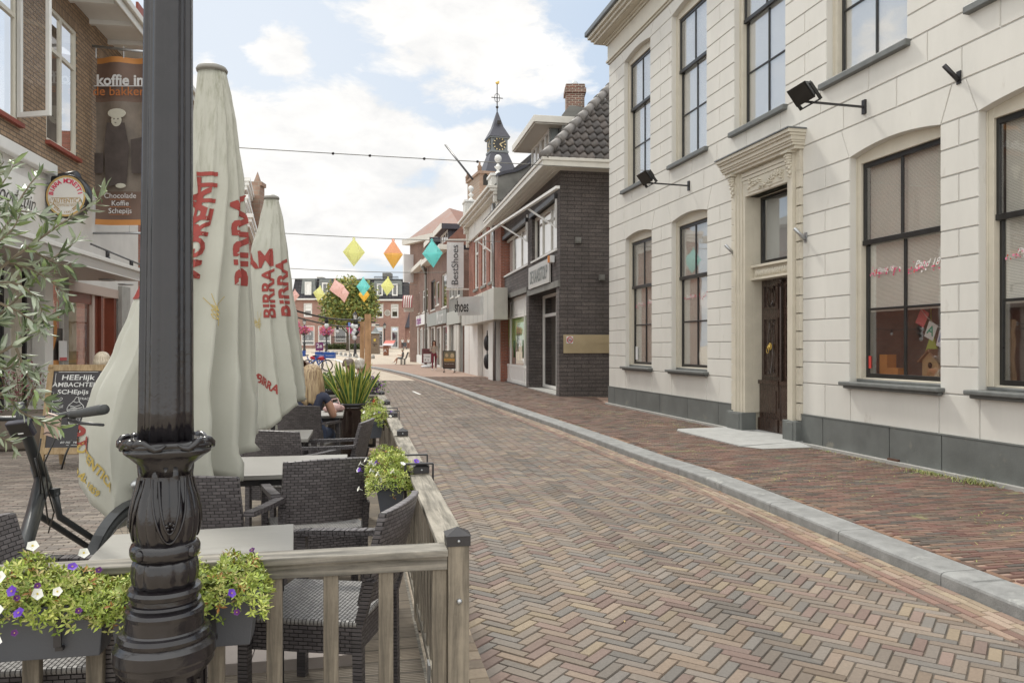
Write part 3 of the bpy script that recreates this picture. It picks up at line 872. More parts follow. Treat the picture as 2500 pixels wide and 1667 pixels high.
mb = MB(); mb.tube([(m+.02, yy+.03, zsg+.93), (m+.17, yy+.03, zsg+.78), (m+.34, yy+.03, zsg+.66), (m+.7, yy+.03, zsg+.58)], .003, 5); mb.build('string', M['offwhite'], bun)
mb = MB(); mb.mi = 0; mb.box(a+.11, a+.17, yg-.004, yg-.002, zsg+.14, zsg+.30); gthing(mb, 'window_notice', [mat('red notice', (.6, .06, .05), .6, var=.1)], 'small red notice stuck in the corner of the large ground floor window', 'notice')
mb = MB(); a1, b1 = gw[0]; mb.box(a1+.15, a1+.29, yg-.004, yg-.002, zsg+.12, zsg+.42); gthing(mb, 'window_notice', [M['plasticwhite']], 'white paper notice low in the narrow ground floor window nearest the dark shop', 'notice')
# ---- door surround ----
dw0, dw1 = ds0, ds1
zc0 = FW.z(1792, 432)            # underside of the hood
ztop = zc0+.36
mb = MB()
oi0, oi1 = dh[0], dh[1]
pz = PZ+.33
def pil(x0, x1, sgn):
    # stepped pilaster beside the opening and block quoins outside it
    W = x1-x0
    k = 4; 
    xs = [x0+W*.36+W*.64*i/k for i in range(k+1)] if sgn > 0 else [x1-W*.36-W*.64*i/k for i in range(k+1)]
    for i in range(k):
        a_, b_ = sorted((xs[i], xs[i+1])); mb.box(a_, b_, -.10+.015*i, .10, pz, zc0-.02)
    q0, q1 = (x0, x0+W*.36) if sgn > 0 else (x1-W*.36, x1)
    z = pz
    while z < zc0-.3:
        z2 = min(z+.26, zc0-.02); mb.panel([(q0, z+.004), (q1, z+.004), (q1, z2-.004), (q0, z2-.004)], -.045, .05, .006); z = z2
    mb.box(q0, q1, -.05, .05, zc0-.32, zc0-.02)
pil(dw0, oi0+.10, 1); pil(oi1-.10, dw1, -1)
zl = dh[3]                       # head of opening
mb.box(oi0+.10, oi1-.10, -.055, .10, zl, zc0-.0)
for i in range(3): mb.box(oi0+.04, oi1-.04, -.085+.012*i, -.055+.0, zc0-.05-.06*(i+1), zc0-.05-.06*i-.006)
mb.box(oi0+.2, oi1-.2, -.066, -.05, zl+.045, zl+.24)
# hood
for o_, z0, z1 in ((.10, zc0-.02, zc0+.03), (.14, zc0+.03, zc0+.07), (.16, zc0+.07, zc0+.10), (.18, zc0+.10, zc0+.16), (.21, zc0+.16, zc0+.20), (.24, zc0+.20, zc0+.25)):
    mb.box(dw0-o_*.45+.02, dw1+o_*.45-.02, -o_-.05, .02, z0, z1)
mb.build('door_surround', M['cream'], WB_, bevel=.006)
mb = MB(); mb.box(dw0-.10, dw1+.10, -.31, .0, zc0+.251, zc0+.27); mb.build('hood_flashing', M['zinc'], WB_)
for cx in (dw0+.17, dw1-.17):     # carved consoles
    mb = MB(); mb.box(cx-.09, cx+.09, -.20, -.05, zc0-.05, zc0-.02)
    for k in range(9):
        f = k/8; mb.ball((cx, -.13+.05*f, zc0-.08-.30*f), (.075*(1-.6*f), .055*(1-.4*f), .035), 8, 6)
        mb.ball((cx+(.04 if k % 2 else -.04)*(1-f*.5), -.16+.05*f, zc0-.09-.28*f), .022, 6, 5)
    mb.build('console', M['cream'], WB_)
mb = MB()                          # garland
for k in range(90):
    t = RND.random(); x = oi0+.22+(oi1-oi0-.44)*t; z = zl+.14+.05*sin(t*9)+RND.gauss(0, .03)
    mb.ball((x, -.07, z), (.03*RND.uniform(.5, 1.2), .028, .015*RND.uniform(.7, 1.6)), 6, 5)
mb.build('garland', M['cream'], WB_)
for x0, x1 in ((dw0, oi0+.10), (oi1-.10, dw1)):
    mb = MB(); mb.box(x0-.02, x1+.015, -.125, .14, PZ-.02, pz)
    mb.box(x0+.05, x1-.06, -.135, -.12, PZ, pz-.02); mb.build('base_block', M['plinth'], WB_, bevel=.01)
# inner jambs, fanlight, transom, doors
yd = .27
mb = MB()
mb.box(oi0, oi0+.06, .0, yd+.06, PZ, zl); mb.box(oi1-.06, oi1, .0, yd+.06, PZ, zl); mb.box(oi0, oi1, .10, yd+.06, zl, zl+.12)
mb.box(oi0+.02, oi0+.10, .10, yd, PZ+.33, zl-.0); mb.box(oi1-.10, oi1-.02, .10, yd, PZ+.33, zl-.0)
ztr = FW.z(1838, 656, .12); ztl = FW.z(1838, 686, .12)
mb.box(oi0+.10, oi1-.10, yd-.16, yd+.05, ztl+.03, ztr); mb.box(oi0+.08, oi1-.08, yd-.22, yd+.05, ztr, ztr+.04); mb.box(oi0+.08, oi1-.08, yd-.22, yd+.05, ztl, ztl+.03)
n_ = 16
for k in range(n_): 
    x = oi0+.16+(oi1-oi0-.32)*(k+.5)/n_; mb.ball((x, yd-.165, (ztl+ztr)/2+.01), (.036, .03, .06), 8, 6)
mb.build('door_frame', M['cream'], WB_, bevel=.004)
fl_ = MB(); x0, x1 = oi0+.10, oi1-.10
fl_.box(x0, x0+.05, yd-.04, yd+.02, ztr+.04, zl); fl_.box(x1-.05, x1, yd-.04, yd+.02, ztr+.04, zl); fl_.box(x0+.05, x1-.05, yd-.04, yd+.02, ztr+.04, ztr+.12); fl_.box(x0+.05, x1-.05, yd-.04, yd+.02, zl-.05, zl)
fw = fl_.build('fanlight', M['black'], WB_)
MB().box(x0+.04, x1-.04, yd-.012, yd-.006, ztr+.1, zl-.04).build('glass_pane', M['glass'], fw)
MB().box(x0+.04, x1-.04, yd+.05, yd+.06, ztr+.08, zl-.02).build('blind', M['lamwhite'], fw)
dm = mat('dark brown varnish', (.045, .027, .02), .28, var=.35, scale=6, bump=.1, coat=.3, vscale=(6, 6, 1))
xm = (x0+x1)/2; zd0 = PZ+.05
for side, (xa, xb) in enumerate(((x0, xm-.025), (xm+.025, x1))):
    d_ = MB(); d_.box(xa+.004, xb-.004, yd-.02, yd+.03, zd0, ztl)
    W = xb-xa; zt_ = ztl
    def fr(x_0, x_1, z_0, z_1, w=.022, y=-.045):
        d_.box(x_0, x_0+w, yd+y, yd-.02, z_0, z_1); d_.box(x_1-w, x_1, yd+y, yd-.02, z_0, z_1); d_.box(x_0+w, x_1-w, yd+y, yd-.02, z_0, z_0+w); d_.box(x_0+w, x_1-w, yd+y, yd-.02, z_1-w, z_1)
    hgt = zt_-zd0
    fr(xa+.09, xb-.07, zd0+hgt*.805, zd0+hgt*.965)
    fr(xa+.09, xb-.07, zd0+hgt*.36, zd0+hgt*.745)
    # lower panel is proud
    d_.box(xa+.02, xb-.01, yd-.07, yd-.02, zd0+.0, zd0+hgt*.31); d_.box(xa-.0, xb+.0, yd-.09, yd-.02, zd0+hgt*.31, zd0+hgt*.335)
    d_.box(xa+.01, xb-.0, yd-.095, yd-.07, zd0, zd0+hgt*.085)
    d_.box(xa+.07, xb-.07, yd-.08, yd-.07, zd0+hgt*.12, zd0+hgt*.27)
    cxp = (xa+.09+xb-.07)/2
    ring = [(cxp+.085*cos(t*pi/12), yd-.045, zd0+hgt*.885+.125*sin(t*pi/12)) for t in range(25)]; d_.tube(ring, .012, 6, caps=False)
    ves = []
    for t in range(25):
        u = t/12 if t <= 12 else (24-t)/12
        ves.append((cxp+(1 if t <= 12 else -1)*.075*sin(pi*u), yd-.045, zd0+hgt*(.38+.345*u)))
    d_.tube(ves, .010, 6, caps=False)
    for _ in range(70):
        zz_ = zd0+hgt*RND.choice([RND.uniform(.38, .44), RND.uniform(.66, .73), RND.uniform(.82, .84), RND.uniform(.93, .95)]); d_.ball((cxp+RND.choice([-1, 1])*RND.uniform(.05, .085), yd-.03, zz_), RND.uniform(.006, .013), 5, 4)
    dr = d_.build('door_leaf', dm, WB_, bevel=.003)
    kn = MB(); zk = zd0+hgt*.555; kx = cxp
    kn.ball((kx, yd-.06, zk), (.035, .035, .042), 10, 8); kn.ball((kx, yd-.09, zk-.008), (.018, .018, .016), 8, 6)
    for q in range(11):
        an = q*2*pi/11; kn.ball((kx+.038*cos(an), yd-.05, zk+.006+.045*sin(an)), .014, 6, 5)
    kn.tube([(kx+.032*cos(q*pi/8), yd-.095, zk-.06+.04*sin(q*pi/8)) for q in range(17)], .006, 6, caps=False)
    kn.build('door_knocker', M['gold'], dr)
d_ = MB()
pts = [(xm, yd-.05, zd0+.0+k*.02) for k in range(int((ztl-zd0-.1)/.02))]
d_.tube(pts, [.022+.004*(k % 2) for k in range(len(pts))], 8)
d_.lathe([(.025, 0), (.045, .05), (.03, .07)], 8, (xm, yd-.05, ztl-.09)); d_.box(xm-.03, xm+.03, yd-.075, yd-.02, zd0, zd0+.38)
d_.build('astragal', dm, WB_)
# stone step slab in front of door
mb = MB(); 
sa_, sb_ = dw0-.05, dw1+.05
k3 = 5
for k in range(k3):
    xa = sa_+(sb_-sa_)*k/k3; xb = sa_+(sb_-sa_)*(k+1)/k3
    mb.add([(xa+.003, -1.02, PZ+.014), (xb-.003, -1.02, PZ+.014), (xb-.003, -.12, PZ+.045), (xa+.003, -.12, PZ+.045), (xa+.003, yd, PZ+.05), (xb-.003, yd, PZ+.05), (xa+.003, -1.02, PZ-.02), (xb-.003, -1.02, PZ-.02), (xa+.003, yd, PZ-.02), (xb-.003, yd, PZ-.02)], [(0, 1, 2, 3), (3, 2, 5, 4), (6, 7, 1, 0), (6, 0, 3, 4, 8), (7, 9, 5, 2, 1)])
# side ramps
for xs_a, xs_b in ((sa_-.30, sa_), (sb_+.30, sb_)):
    mb.add([(xs_a, -.85, PZ+.002), (xs_b, -1.02, PZ+.004), (xs_b, -.10, PZ+.045), (xs_a, -.10, PZ+.002)], [(0, 1, 2, 3) if xs_a < xs_b else (3, 2, 1, 0)])
gthing(mb, 'door_step', mat('step stone', (.36, .36, .35), .8, var=.12, scale=6, bump=.25), 'flat grey stone slabs ramping up to the dark double door', 'doorstep')
# ---- wall fittings ----
def floodlight(px, py, name_l):
    s0, z0 = FW.s(px), FW.z(px, py)
    t = thing('floodlight', name_l, 'floodlight', (FW.o.x, FW.o.y, 0), FW.ang, 'floodlights on the stucco facade')
    MB().box(s0-.03, s0+.03, -.03, 0, z0-.09, z0+.09).build('wall_plate', M['dmetal'], t)
    m_ = MB(); m_.bar((s0, -.02, z0), (s0-.06, -.82, z0+.03), .025); m_.build('arm', M['dmetal'], t)
    h_ = MB(); T_ = Matrix.Translation((s0-.05, -.86, z0+.14)) @ Matrix.Rotation(radians(38), 4, 'X') @ Matrix.Rotation(radians(12), 4, 'Z')
    h_.T = T_
    h_.add([(-.16, -.05, -.12), (.16, -.05, -.12), (.16, -.05, .12), (-.16, -.05, .12), (-.11, .07, -.07), (.11, .07, -.07), (.11, .07, .07), (-.11, .07, .07)], [(0, 1, 2, 3), (7, 6, 5, 4), (0, 4, 5, 1), (1, 5, 6, 2), (2, 6, 7, 3), (3, 7, 4, 0)])
    for k in range(5): h_.box(-.10+k*.05-.006, -.10+k*.05+.006, .07, .10, -.07, .07)
    h_.box(-.175, -.16, -.02, .03, -.17, .06); h_.box(.16, .175, -.02, .03, -.17, .06); h_.box(-.175, .175, -.02, .03, -.185, -.17)
    h_.build('lamp_head', M['black'], t)
    g2 = MB(); g2.T = T_; g2.box(-.14, .14, -.058, -.052, -.10, .10); g2.build('lens', M['black'], t)
floodlight(1683, 454, 'dark floodlight on a wall arm above the second narrow window')
floodlight(2112, 262, 'dark floodlight on a wall arm between door and large window')
for px, py, lb in ((2342, 190, 'dark metal flagpole holder high on the stucco near the frame edge'), (1795, 617, 'grey flagpole holder left of the cream door surround'), (1968, 580, 'grey flagpole holder right of the cream door surround')):
    s0, z0 = FW.s(px), FW.z(px, py); m_ = MB()
    m_.box(s0-.03, s0+.03, -.012, .0, z0-.07, z0+.07); m_.tube([(s0, -.01, z0-.03), (s0-.03, -.17, z0+.13)], .026, 12)
    gthing(m_, 'flagpole_holder', M['dmetal'] if px > 2000 else M['metal'], lb, 'bracket', group='flagpole holders on the stucco facade')
mb = MB(); mb.box(FW.s(2176)-.0, FW.s(2176)+.18, -.06, -.02, PZ, PZ+.06)
gthing(mb, 'drain_grate', mat('rusty iron', (.08, .035, .02), .8, var=.3), 'small rusty vent grate at the foot of the grey plinth', 'vent')
# ================= generic house pieces =================
def window(parent, a, b, z0, z1, y=.08, fw=.06, cols=1, rows=(), fm=None, gm_=None, back='dark', sill=None, tilt=0, bar=.035, blind=None, back_y=.3):
    fm = fm or M['white']
    m_ = MB(); m_.box(a, a+fw, y, y+.07, z0, z1); m_.box(b-fw, b, y, y+.07, z0, z1)
    m_.box(a+fw, b-fw, y, y+.07, z1-fw, z1); m_.box(a+fw, b-fw, y, y+.07, z0, z0+fw)
    for i in range(1, cols):
        x = a+(b-a)*i/cols; m_.box(x-bar/2, x+bar/2, y+.004, y+.066, z0+fw, z1-fw)
    for r in rows:
        z = z0+(z1-z0)*r
        for i in range(cols):
            xa = a+(b-a)*i/cols+(bar/2 if i else fw); xb = a+(b-a)*(i+1)/cols-(bar/2 if i < cols-1 else fw)
            m_.box(xa, xb, y+.004, y+.066, z-bar/2, z+bar/2)
    w = m_.build('window', fm, parent)
    MB().add([(a+fw*.5, y+.035, z0+fw*.5), (b-fw*.5, y+.035, z0+fw*.5), (b-fw*.5, y+.035, z1-fw*.5), (a+fw*.5, y+.035, z1-fw*.5)], [(0, 1, 2, 3)]).build('glass_pane', gm_ or M['glass'], w)
    if back: MB().box(a-.01, b+.01, y+back_y, y+back_y+.02, z0, z1).build('room', M[back], w)
    if blind: MB().box(a+fw, b-fw, y+.12, y+.13, z0+(z1-z0)*blind[1], z1-fw).build('blind', M[blind[0]], w)
    if sill: MB().box(a-.05, b+.05, y-sill[1], y+.02, z0-sill[2], z0-.003).build('sill', sill[0], w)
    return w
def hrect(fc, x0, x1, yt, yb, d=0.0, at=0):
    """opening from pixels: left, right, top and bottom measured at the left (at=0) or right edge"""
    a, b = fc.s(x0, d), fc.s(x1, d); p = x1 if at else x0
    return a, b, fc.z(p, yb, d), fc.z(p, yt, d)
BR = {}
BR['dark'] = brickmat('dark painted split stone', (.125, .106, .10), (.092, .08, .076), (.045, .04, .038), .42, .110, .008, 'x', var=.28, bump=1.0)
BR['darky'] = brickmat('dark painted split stone side', (.125, .105, .097), (.094, .08, .075), (.045, .04, .038), .42, .110, .008, 'y', var=.28, bump=1.0)
BR['red'] = brickmat('red brick', '#a0604c', '#8a5142', '#8d7f75', .21, .062, .009, 'x')
BR['redy'] = brickmat('red brick side', '#a0604c', '#8a5142', '#8d7f75', .21, .062, .009, 'y')
BR['brown'] = brickmat('brown brick', '#84655a', '#75584e', '#8d8177', .21, .062, .009, 'x')
BR['browny'] = brickmat('brown brick side', '#84655a', '#75584e', '#8d8177', .21, .062, .009, 'y')
BR['sq'] = brickmat('square house brick', '#a67c6e', '#956c60', '#9c8b82', .3, .1, .015, 'x', var=.12)
BR['bake'] = brickmat('bakery brick', '#a58c72', '#927a62', '#6a5f54', .21, .075, .010, 'x', var=.16, bump=.7)
BR['bakey'] = brickmat('bakery brick side', '#a58c72', '#927a62', '#6a5f54', .21, .075, .010, 'y', var=.16, bump=.7)
BR['chim'] = brickmat('chimney brick', '#85503f', '#55403a', '#a89e90', .20, .062, .012, 'x', var=.2)
BR['church'] = brickmat('church stone', '#9c8170', '#8b7263', '#94897c', .5, .25, .02, 'x', var=.15)
M['cement'] = mat('cement render', (.19, .185, .17), .85, var=.3, scale=1.2, bump=.3, bscale=20)
M['gutterc'] = mat('cream gutter board', (.62, .59, .53), .5, var=.06, scale=3)
M['tile'] = colmat('roof tile', .6, 12, .3, .2)
M['lead'] = mat('lead grey', (.20, .215, .21), .6, .2, var=.2, scale=3)
# ================= dark stone shop =================
DB = FD.empty('dark_stone_shop', 'dark split-stone shop with cream gutter and tiled roof next to the stucco building', 'building')
LD = FD.len; ze = FD.z(1367, 417)      # soffit level
print('dark len', LD, 'soffit', ze)
w1 = hrect(FD, 1298.7, 1359.5, 524, 631); w1 = (w1[0], w1[1], FD.z(1359.5, 607), FD.z(1359.5, 486))
w2 = hrect(FD, 1228.5, 1288.5, 560, 664); w2 = (w2[0], w2[1], w1[2], w1[3])
sh = hrect(FD, 1228, 1286.5, 735, 932); sh = (sh[0], sh[1], PZ+.02, FD.z(1228, 735))
po = (FD.s(1293), FD.s(1359.8), PZ-.02, FD.z(1359, 702))
mb = MB(); wall(mb, 0, LD, 0, ze+.05, [w1, w2, sh, po], 0, .22)
mb.build('front_wall', BR['dark'], DB)
mb = MB(); mb.add([(LD, 0, 0), (LD, 9, 0), (LD, 9, ze+.05), (LD, 0, ze+.05)], [(0, 1, 2, 3)]); mb.build('gable_wall', BR['darky'], DB)
# stone quoin piers standing slightly proud
mb = MB()
for a, b in ((0, sh[0]-.03), (sh[1]+.03, po[0]-.02), (po[1]+.03, LD)):
    mb.box(a, b, -.03, .005, 0, sh[3]+.1 if b < po[0] else po[3])
mb.build('piers', BR['dark'], DB)
mb = MB(); mb.box(sh[0]-.25, sh[1]+.15, -.05, .02, sh[3]+.02, sh[3]+.2); mb.box(po[0]-.12, LD+.0, -.06, .02, po[3]+.0, po[3]+.18); mb.build('lintel', M['cement'], DB)
# porch recess
mb = MB(); pd = .3
while True:
    q_ = FD.w(po[0], pd, 0)
    if CX+q_.x/q_.y*F >= 1329: break
    pd += .01
print('porch depth', pd)
mb.add([(po[0], 0.2, 0), (po[0], pd+.3, 0), (po[0], pd+.3, po[3]), (po[0], .2, po[3])], [(0, 1, 2, 3)])
mb.add([(po[1]-.02, 0.2, 0), (po[1]-.02, pd+.3, 0), (po[1]-.02, pd+.3, po[3]), (po[1]-.02, .2, po[3])], [(3, 2, 1, 0)])
mb.add([(po[0], .2, po[3]), (po[1], .2, po[3]), (po[1], pd+.3, po[3]), (po[0], pd+.3, po[3])], [(3, 2, 1, 0)])
mb.build('porch', BR['darky'], DB)
dpx = po[0]
d_ = window(DB, dpx, po[1]-.02, PZ+.05, po[3], y=pd-.06, fw=.09, cols=2, rows=(.78,), gm_=M['glass'], back='inter', bar=.10)
d_.name = 'shop_door'
mb = MB(); mb.box(po[0]-.02, po[1]+.0, -.05, pd, PZ-.02, PZ+.03); mb.build('doorstep', M['concrete'], DB)
# shop window
sw = window(DB, sh[0], sh[1], sh[2], sh[3], y=.10, fw=.10, cols=1, rows=(.20, .78), back='inter', bar=.10, back_y=.35)
mb = MB(); W3 = sh[1]-sh[0]
for f in (.22, .80): mb.box(sh[0]+W3*f-.04, sh[0]+W3*f+.04, .095, .172, sh[2]+.1, sh[3]-.1)
mb.box(sh[0]+.1, sh[1]-.1, .12, .16, sh[2]+.1, sh[2]+(sh[3]-sh[2])*.19); mb.box(sh[0]+.1, sh[1]-.1, .12, .16, sh[2]+(sh[3]-sh[2])*.80, sh[3]-.1)
mb.build('mullion', M['white'], sw)
def gradposter(name, stops, axis='Z', z0=0, z1=1, ns=2.0):
    m, nt, b = _nt(name); b.inputs['Roughness'].default_value = .5
    s_ = nt.nodes.new('ShaderNodeSeparateXYZ'); lnk(nt, _obj(nt), s_.inputs[0])
    r = nt.nodes.new('ShaderNodeMapRange'); lnk(nt, s_.outputs[axis], r.inputs['Value']); r.inputs['From Min'].default_value = z0; r.inputs['From Max'].default_value = z1
    n = _noise(nt, _obj(nt), ns, 4, .6)
    ad = nt.nodes.new('ShaderNodeMath'); ad.operation = 'MULTIPLY_ADD'; lnk(nt, n, ad.inputs[0]); ad.inputs[1].default_value = .15; lnk(nt, r.outputs[0], ad.inputs[2])
    lnk(nt, _ramp(nt, ad.outputs[0], stops), b.inputs['Base Color']); return m
hz_ = sh[3]-sh[2]
pm = gradposter('cheese poster print', [(.0, (.30, .22, .17)), (.42, (.38, .29, .23)), (.50, (.33, .48, .12)), (.8, (.33, .62, .10)), (1, (.42, .66, .22))], 'Z', sh[2]+hz_*.2, sh[2]+hz_*.8)
mb = MB(); mb.mi = 0; mb.box(sh[0]+.12, sh[1]-.12, .165, .172, sh[2]+hz_*.215, sh[2]+hz_*.765)
# printed bottles, cheeses and cactus
xc = sh[0]+W3*.48; zb = sh[2]+hz_*.27
mb.mi = 1
for dx, h_ in ((.0, 1.35), (.28, 1.45)): mb.prism([(xc+dx-.09, zb+.3), (xc+dx+.09, zb+.3), (xc+dx+.09, zb+h_*.65), (xc+dx+.03, zb+h_*.78), (xc+dx+.03, zb+h_), (xc+dx-.03, zb+h_), (xc+dx-.03, zb+h_*.78), (xc+dx-.09, zb+h_*.65)], .159, .163)
for dx in (-.55, 1.25): 
    mb.tube([(xc+dx, .158, zb+.1), (xc+dx, .158, zb+.75)], .06, 6); mb.tube([(xc+dx-.16, .158, zb+.55), (xc+dx-.16, .158, zb+.35), (xc+dx, .158, zb+.3)], .04, 6)
mb.mi = 2
for dx, z_, w_, h_ in ((.2, .0, .36, .42), (.5, .25, .3, .5), (.75, .0, .3, .3), (-.15, .05, .2, .25)): mb.box(xc+dx-w_/2, xc+dx+w_/2, .154, .158, zb+z_, zb+z_+h_)
mb.build('poster', [pm, mat('poster dark green', (.04, .09, .02), .5, var=.2), mat('poster cheese', (.62, .5, .27), .5, var=.1)], sw)
# upper windows : three casements each
for a, b, c, d in (w1, w2):
    w = window(DB, a, b, c, d, y=.10, fw=.09, cols=3, rows=(), fm=M['offwhite'], gm_=M['skyglass'], back='dark', bar=.09, sill=(M['white'], .14, .06), blind=('blind', .0), back_y=.4)
mb = MB(); mb.box(w1[0]-.05, w1[1]+.08, -.10, .05, w1[3], w1[3]+.14); mb.box(w2[0]-.05, w2[1]+.08, -.10, .05, w1[3], w1[3]+.14); mb.build('awning_case', M['dmetal'], DB)
# retracted awnings: front rails carried on arms
def rail(o, px0, py0, px1, py1, d=-.62, r=.05, mt=None):
    a = (FD.s(px0, d), d, FD.z(px0, py0, d)); b = (FD.s(px1, d), d, FD.z(px1, py1, d))
    m_ = MB(); m_.bar(a, b, .10, .07); m_.build('front_rail', M['white'], o)
for (p0, p1), arms, lb, d in ((((1160, 590), (1225, 546)), ((1167, 590, 1209, 622), ), 'short white awning rail at the far end of the dark shop', -.62),
                   (((1216, 552), (1362, 457)), ((1221, 549, 1287, 589), (1284.5, 507, 1357.5, 555)), 'long white awning rail on folded arms above the dark shop windows', -.62)):
    o = thing('awning', lb, 'awning', (FD.o.x, FD.o.y, 0), FD.ang, 'retracted awnings on the dark shop')
    rail(o, *p0, *p1, d=d)
    for ax, ay, bx, by in arms:
        m_ = MB(); A = (FD.s(ax, d), d, FD.z(ax, ay, d)); B = (FD.s(bx, -.03), -.03, FD.z(bx, by, -.03)); m_.bar(A, B, .045); m_.bar(B, (B[0], -.03, B[2]+.9), .05); m_.bar((B[0]-.25, -.06, B[2]+.25), (B[0], -.03, B[2]+.85), .025)
        m_.build('arm', M['white'], o)
# signboard
a, b = FD.s(1296.7), FD.s(1347.7); zt, zb_ = FD.z(1347.7, 630), FD.z(1347.7, 689)
sb = thing('shop_sign', 'square steel sign with cut-out letters DE KAASSTOLP', 'sign', (FD.o.x, FD.o.y, 0), FD.ang)
MB().box(a, b, -.09, -.04, zb_, zt).build('panel', mat('brushed steel', (.52, .50, .47), .4, .35, var=.1, scale=2), sb)
mb = MB(); put_text(mb, 'DE KAASSTOLP', ((a+b)/2, -.10, (zt+zb_)/2-.03), .47, ux=(.80, 0, 0), uz=(0, 0, 1.25), bold=.012)
mb.build('lettering', mat('sign letters', (.15, .17, .16), .5), sb)
mb = MB(); s0 = FD.s(1354); z0 = FD.z(1354, 633); mb.box(s0-.12, s0+.12, -.16, -.03, z0-.1, z0+.1); o = gthing(mb, 'alarm_box', M['plasticwhite'], 'white alarm box with orange lamp on the dark shop wall', 'alarm', FD)
m2_ = MB(); m2_.box(s0-.06, s0+.06, -.20, -.16, z0-.1, z0+.1); m2_.build('lamp', mat('orange plastic', (.6, .2, .02), .4, var=0), o)
# gutter + soffit + fascia
OV = .62
mb = MB(); mb.box(-.3, LD+OV, -OV, .0, ze, ze+.02); mb.box(LD, LD+OV, 0, 9, ze, ze+.02)
for k in range(4): mb.box(-.3, LD+OV, -OV+.02+k*.15, -OV+.05+k*.15, ze-.015, ze)
mb.build('soffit', M['gutterc'], DB)
mb = MB(); mb.box(-.3, LD+OV+.03, -OV-.03, -OV, ze-.04, ze+.20); mb.box(LD+OV, LD+OV+.03, -OV, 9, ze-.04, ze+.20)
mb.box(-.3, LD+OV+.06, -OV-.06, -OV-.03, ze+.12, ze+.21); mb.box(LD+OV+.03, LD+OV+.06, -OV-.03, 9, ze+.12, ze+.21)
mb.build('gutter', M['gutterc'], DB, bevel=.01)
# pantile roof : generic tiled slope over a quad p(u,v)
TC = [hexc(h) for h in ('#57504c', '#4a4542', '#625a55', '#4f4a48', '#5b5350')]
TR = [hexc(h) for h in ('#8c5a45', '#7a4e3f', '#99654c', '#6d4a40', '#a0684a')]
def tiles(mb, O, U, V, nu, nv, clip=None, tw=.24, th=.34, cols=TC, seg=6):
    """O origin, U unit along the eaves, V unit up the slope; nu x nv tiles; clip(u)->(v) keep test"""
    O, U, V = Vector(O), Vector(U).normalized(), Vector(V).normalized(); N = U.cross(V)
    for i in range(nu):
        for j in range(nv):
            u0, v0 = i*tw, j*th
            if clip and not clip(u0+tw/2, v0+th/2): continue
            vs_ = []
            for q in range(seg+1):
                x = q/seg; h = .048*cos(2*pi*x)-.0
                for v_, dz in ((v0, .06), (v0+th*1.06, .0)):
                    vs_.append(O+U*(u0+tw*x)+V*v_+N*(h+dz))
            for q in range(seg+1):
                x = q/seg; vs_.append(O+U*(u0+tw*x)+V*v0+N*(.035*cos(2*pi*x)+.015))
            fs_ = [(2*q, 2*q+2, 2*q+3, 2*q+1) for q in range(seg)]
            k = 2*(seg+1)
            fs_ += [(k+q, k+q+1, 2*q+2, 2*q) for q in range(seg)]
            c = RND.choice(cols); f = RND.uniform(.8, 1.2); mb.col = (c[0]*f, c[1]*f, c[2]*f)
            mb.smooth = True; mb.add(vs_, fs_); mb.smooth = False
zr = ze+.17; PITCH = radians(47)
mb = MB()
# hip slope facing the camera side (normal +s)
Vh = Vector((-cos(PITCH), 0, sin(PITCH)))
clip = lambda u, v: u > v*cos(PITCH)-.1 and v < 5.4
mb2 = MB(); tiles(mb2, (LD+OV, -OV, zr), (0, 1, 0), Vh, 30, 15, clip); mb2.build('roof_hip', M['tile'], DB)
mb2 = MB(); Vs = Vector((0, cos(PITCH), sin(PITCH))); clip2 = lambda u, v: u < (LD+OV)-v*cos(PITCH) and v < 5.2
tiles(mb2, (-.3, -OV, zr), (1, 0, 0), Vs, 42, 14, clip2, seg=4); mb2.build('roof_front', M['tile'], DB)
mb = MB(); hp0 = Vector((LD+OV, -OV, zr+.05)); hd = Vector((-cos(PITCH), cos(PITCH), sin(PITCH)))
for k in range(13):
    p = hp0+hd*(k*.40); mb.tube([p, p+hd*.42], [.15, .115], 10)
mb.build('hip_tiles', mat('hip tile', (.17, .155, .145), .6, var=.3, scale=4, bump=.2), DB)
# dormer
yd0 = .35
sa, sb2 = FD.s(1297, yd0), FD.s(1340.6, yd0); zd1 = FD.z(1340, 318, yd0); zd0_ = FD.z(1340, 412, yd0)
dm_ = MB(); 
dm_.add([(sb2+.0, yd0, zd0_-.2), (sb2, yd0+3.2, zd0_-.2), (sb2, yd0+3.2, zd1+.1), (sb2, yd0, zd1+.1)], [(0, 1, 2, 3)])
dm_.add([(sa, yd0, zd0_-.2), (sa, yd0+3.2, zd0_-.2), (sa, yd0+3.2, zd1+.1), (sa, yd0, zd1+.1)], [(3, 2, 1, 0)])
dmr = dm_.build('dormer', M['lead'], DB)
window(dmr, sa, sb2, zd0_-.2, zd1+.05, y=yd0, fw=.08, cols=4, gm_=M['skyglass'], back='dark', bar=.07, blind=('blind', 0))
for o in [x for x in bpy.data.objects if x.parent == dmr]:
    for ch in [x for x in bpy.data.objects if x.parent == o]: ch.parent = dmr
mb = MB(); mb.box(sa-.5, sb2+.42, yd0-.55, yd0+3.0, zd1+.06, zd1+.10); mb.box(sa-.55, sb2+.47, yd0-.60, yd0+3.0, zd1+.10, zd1+.32)
mb.build('dormer_roof', M['gutterc'], dmr, bevel=.015)
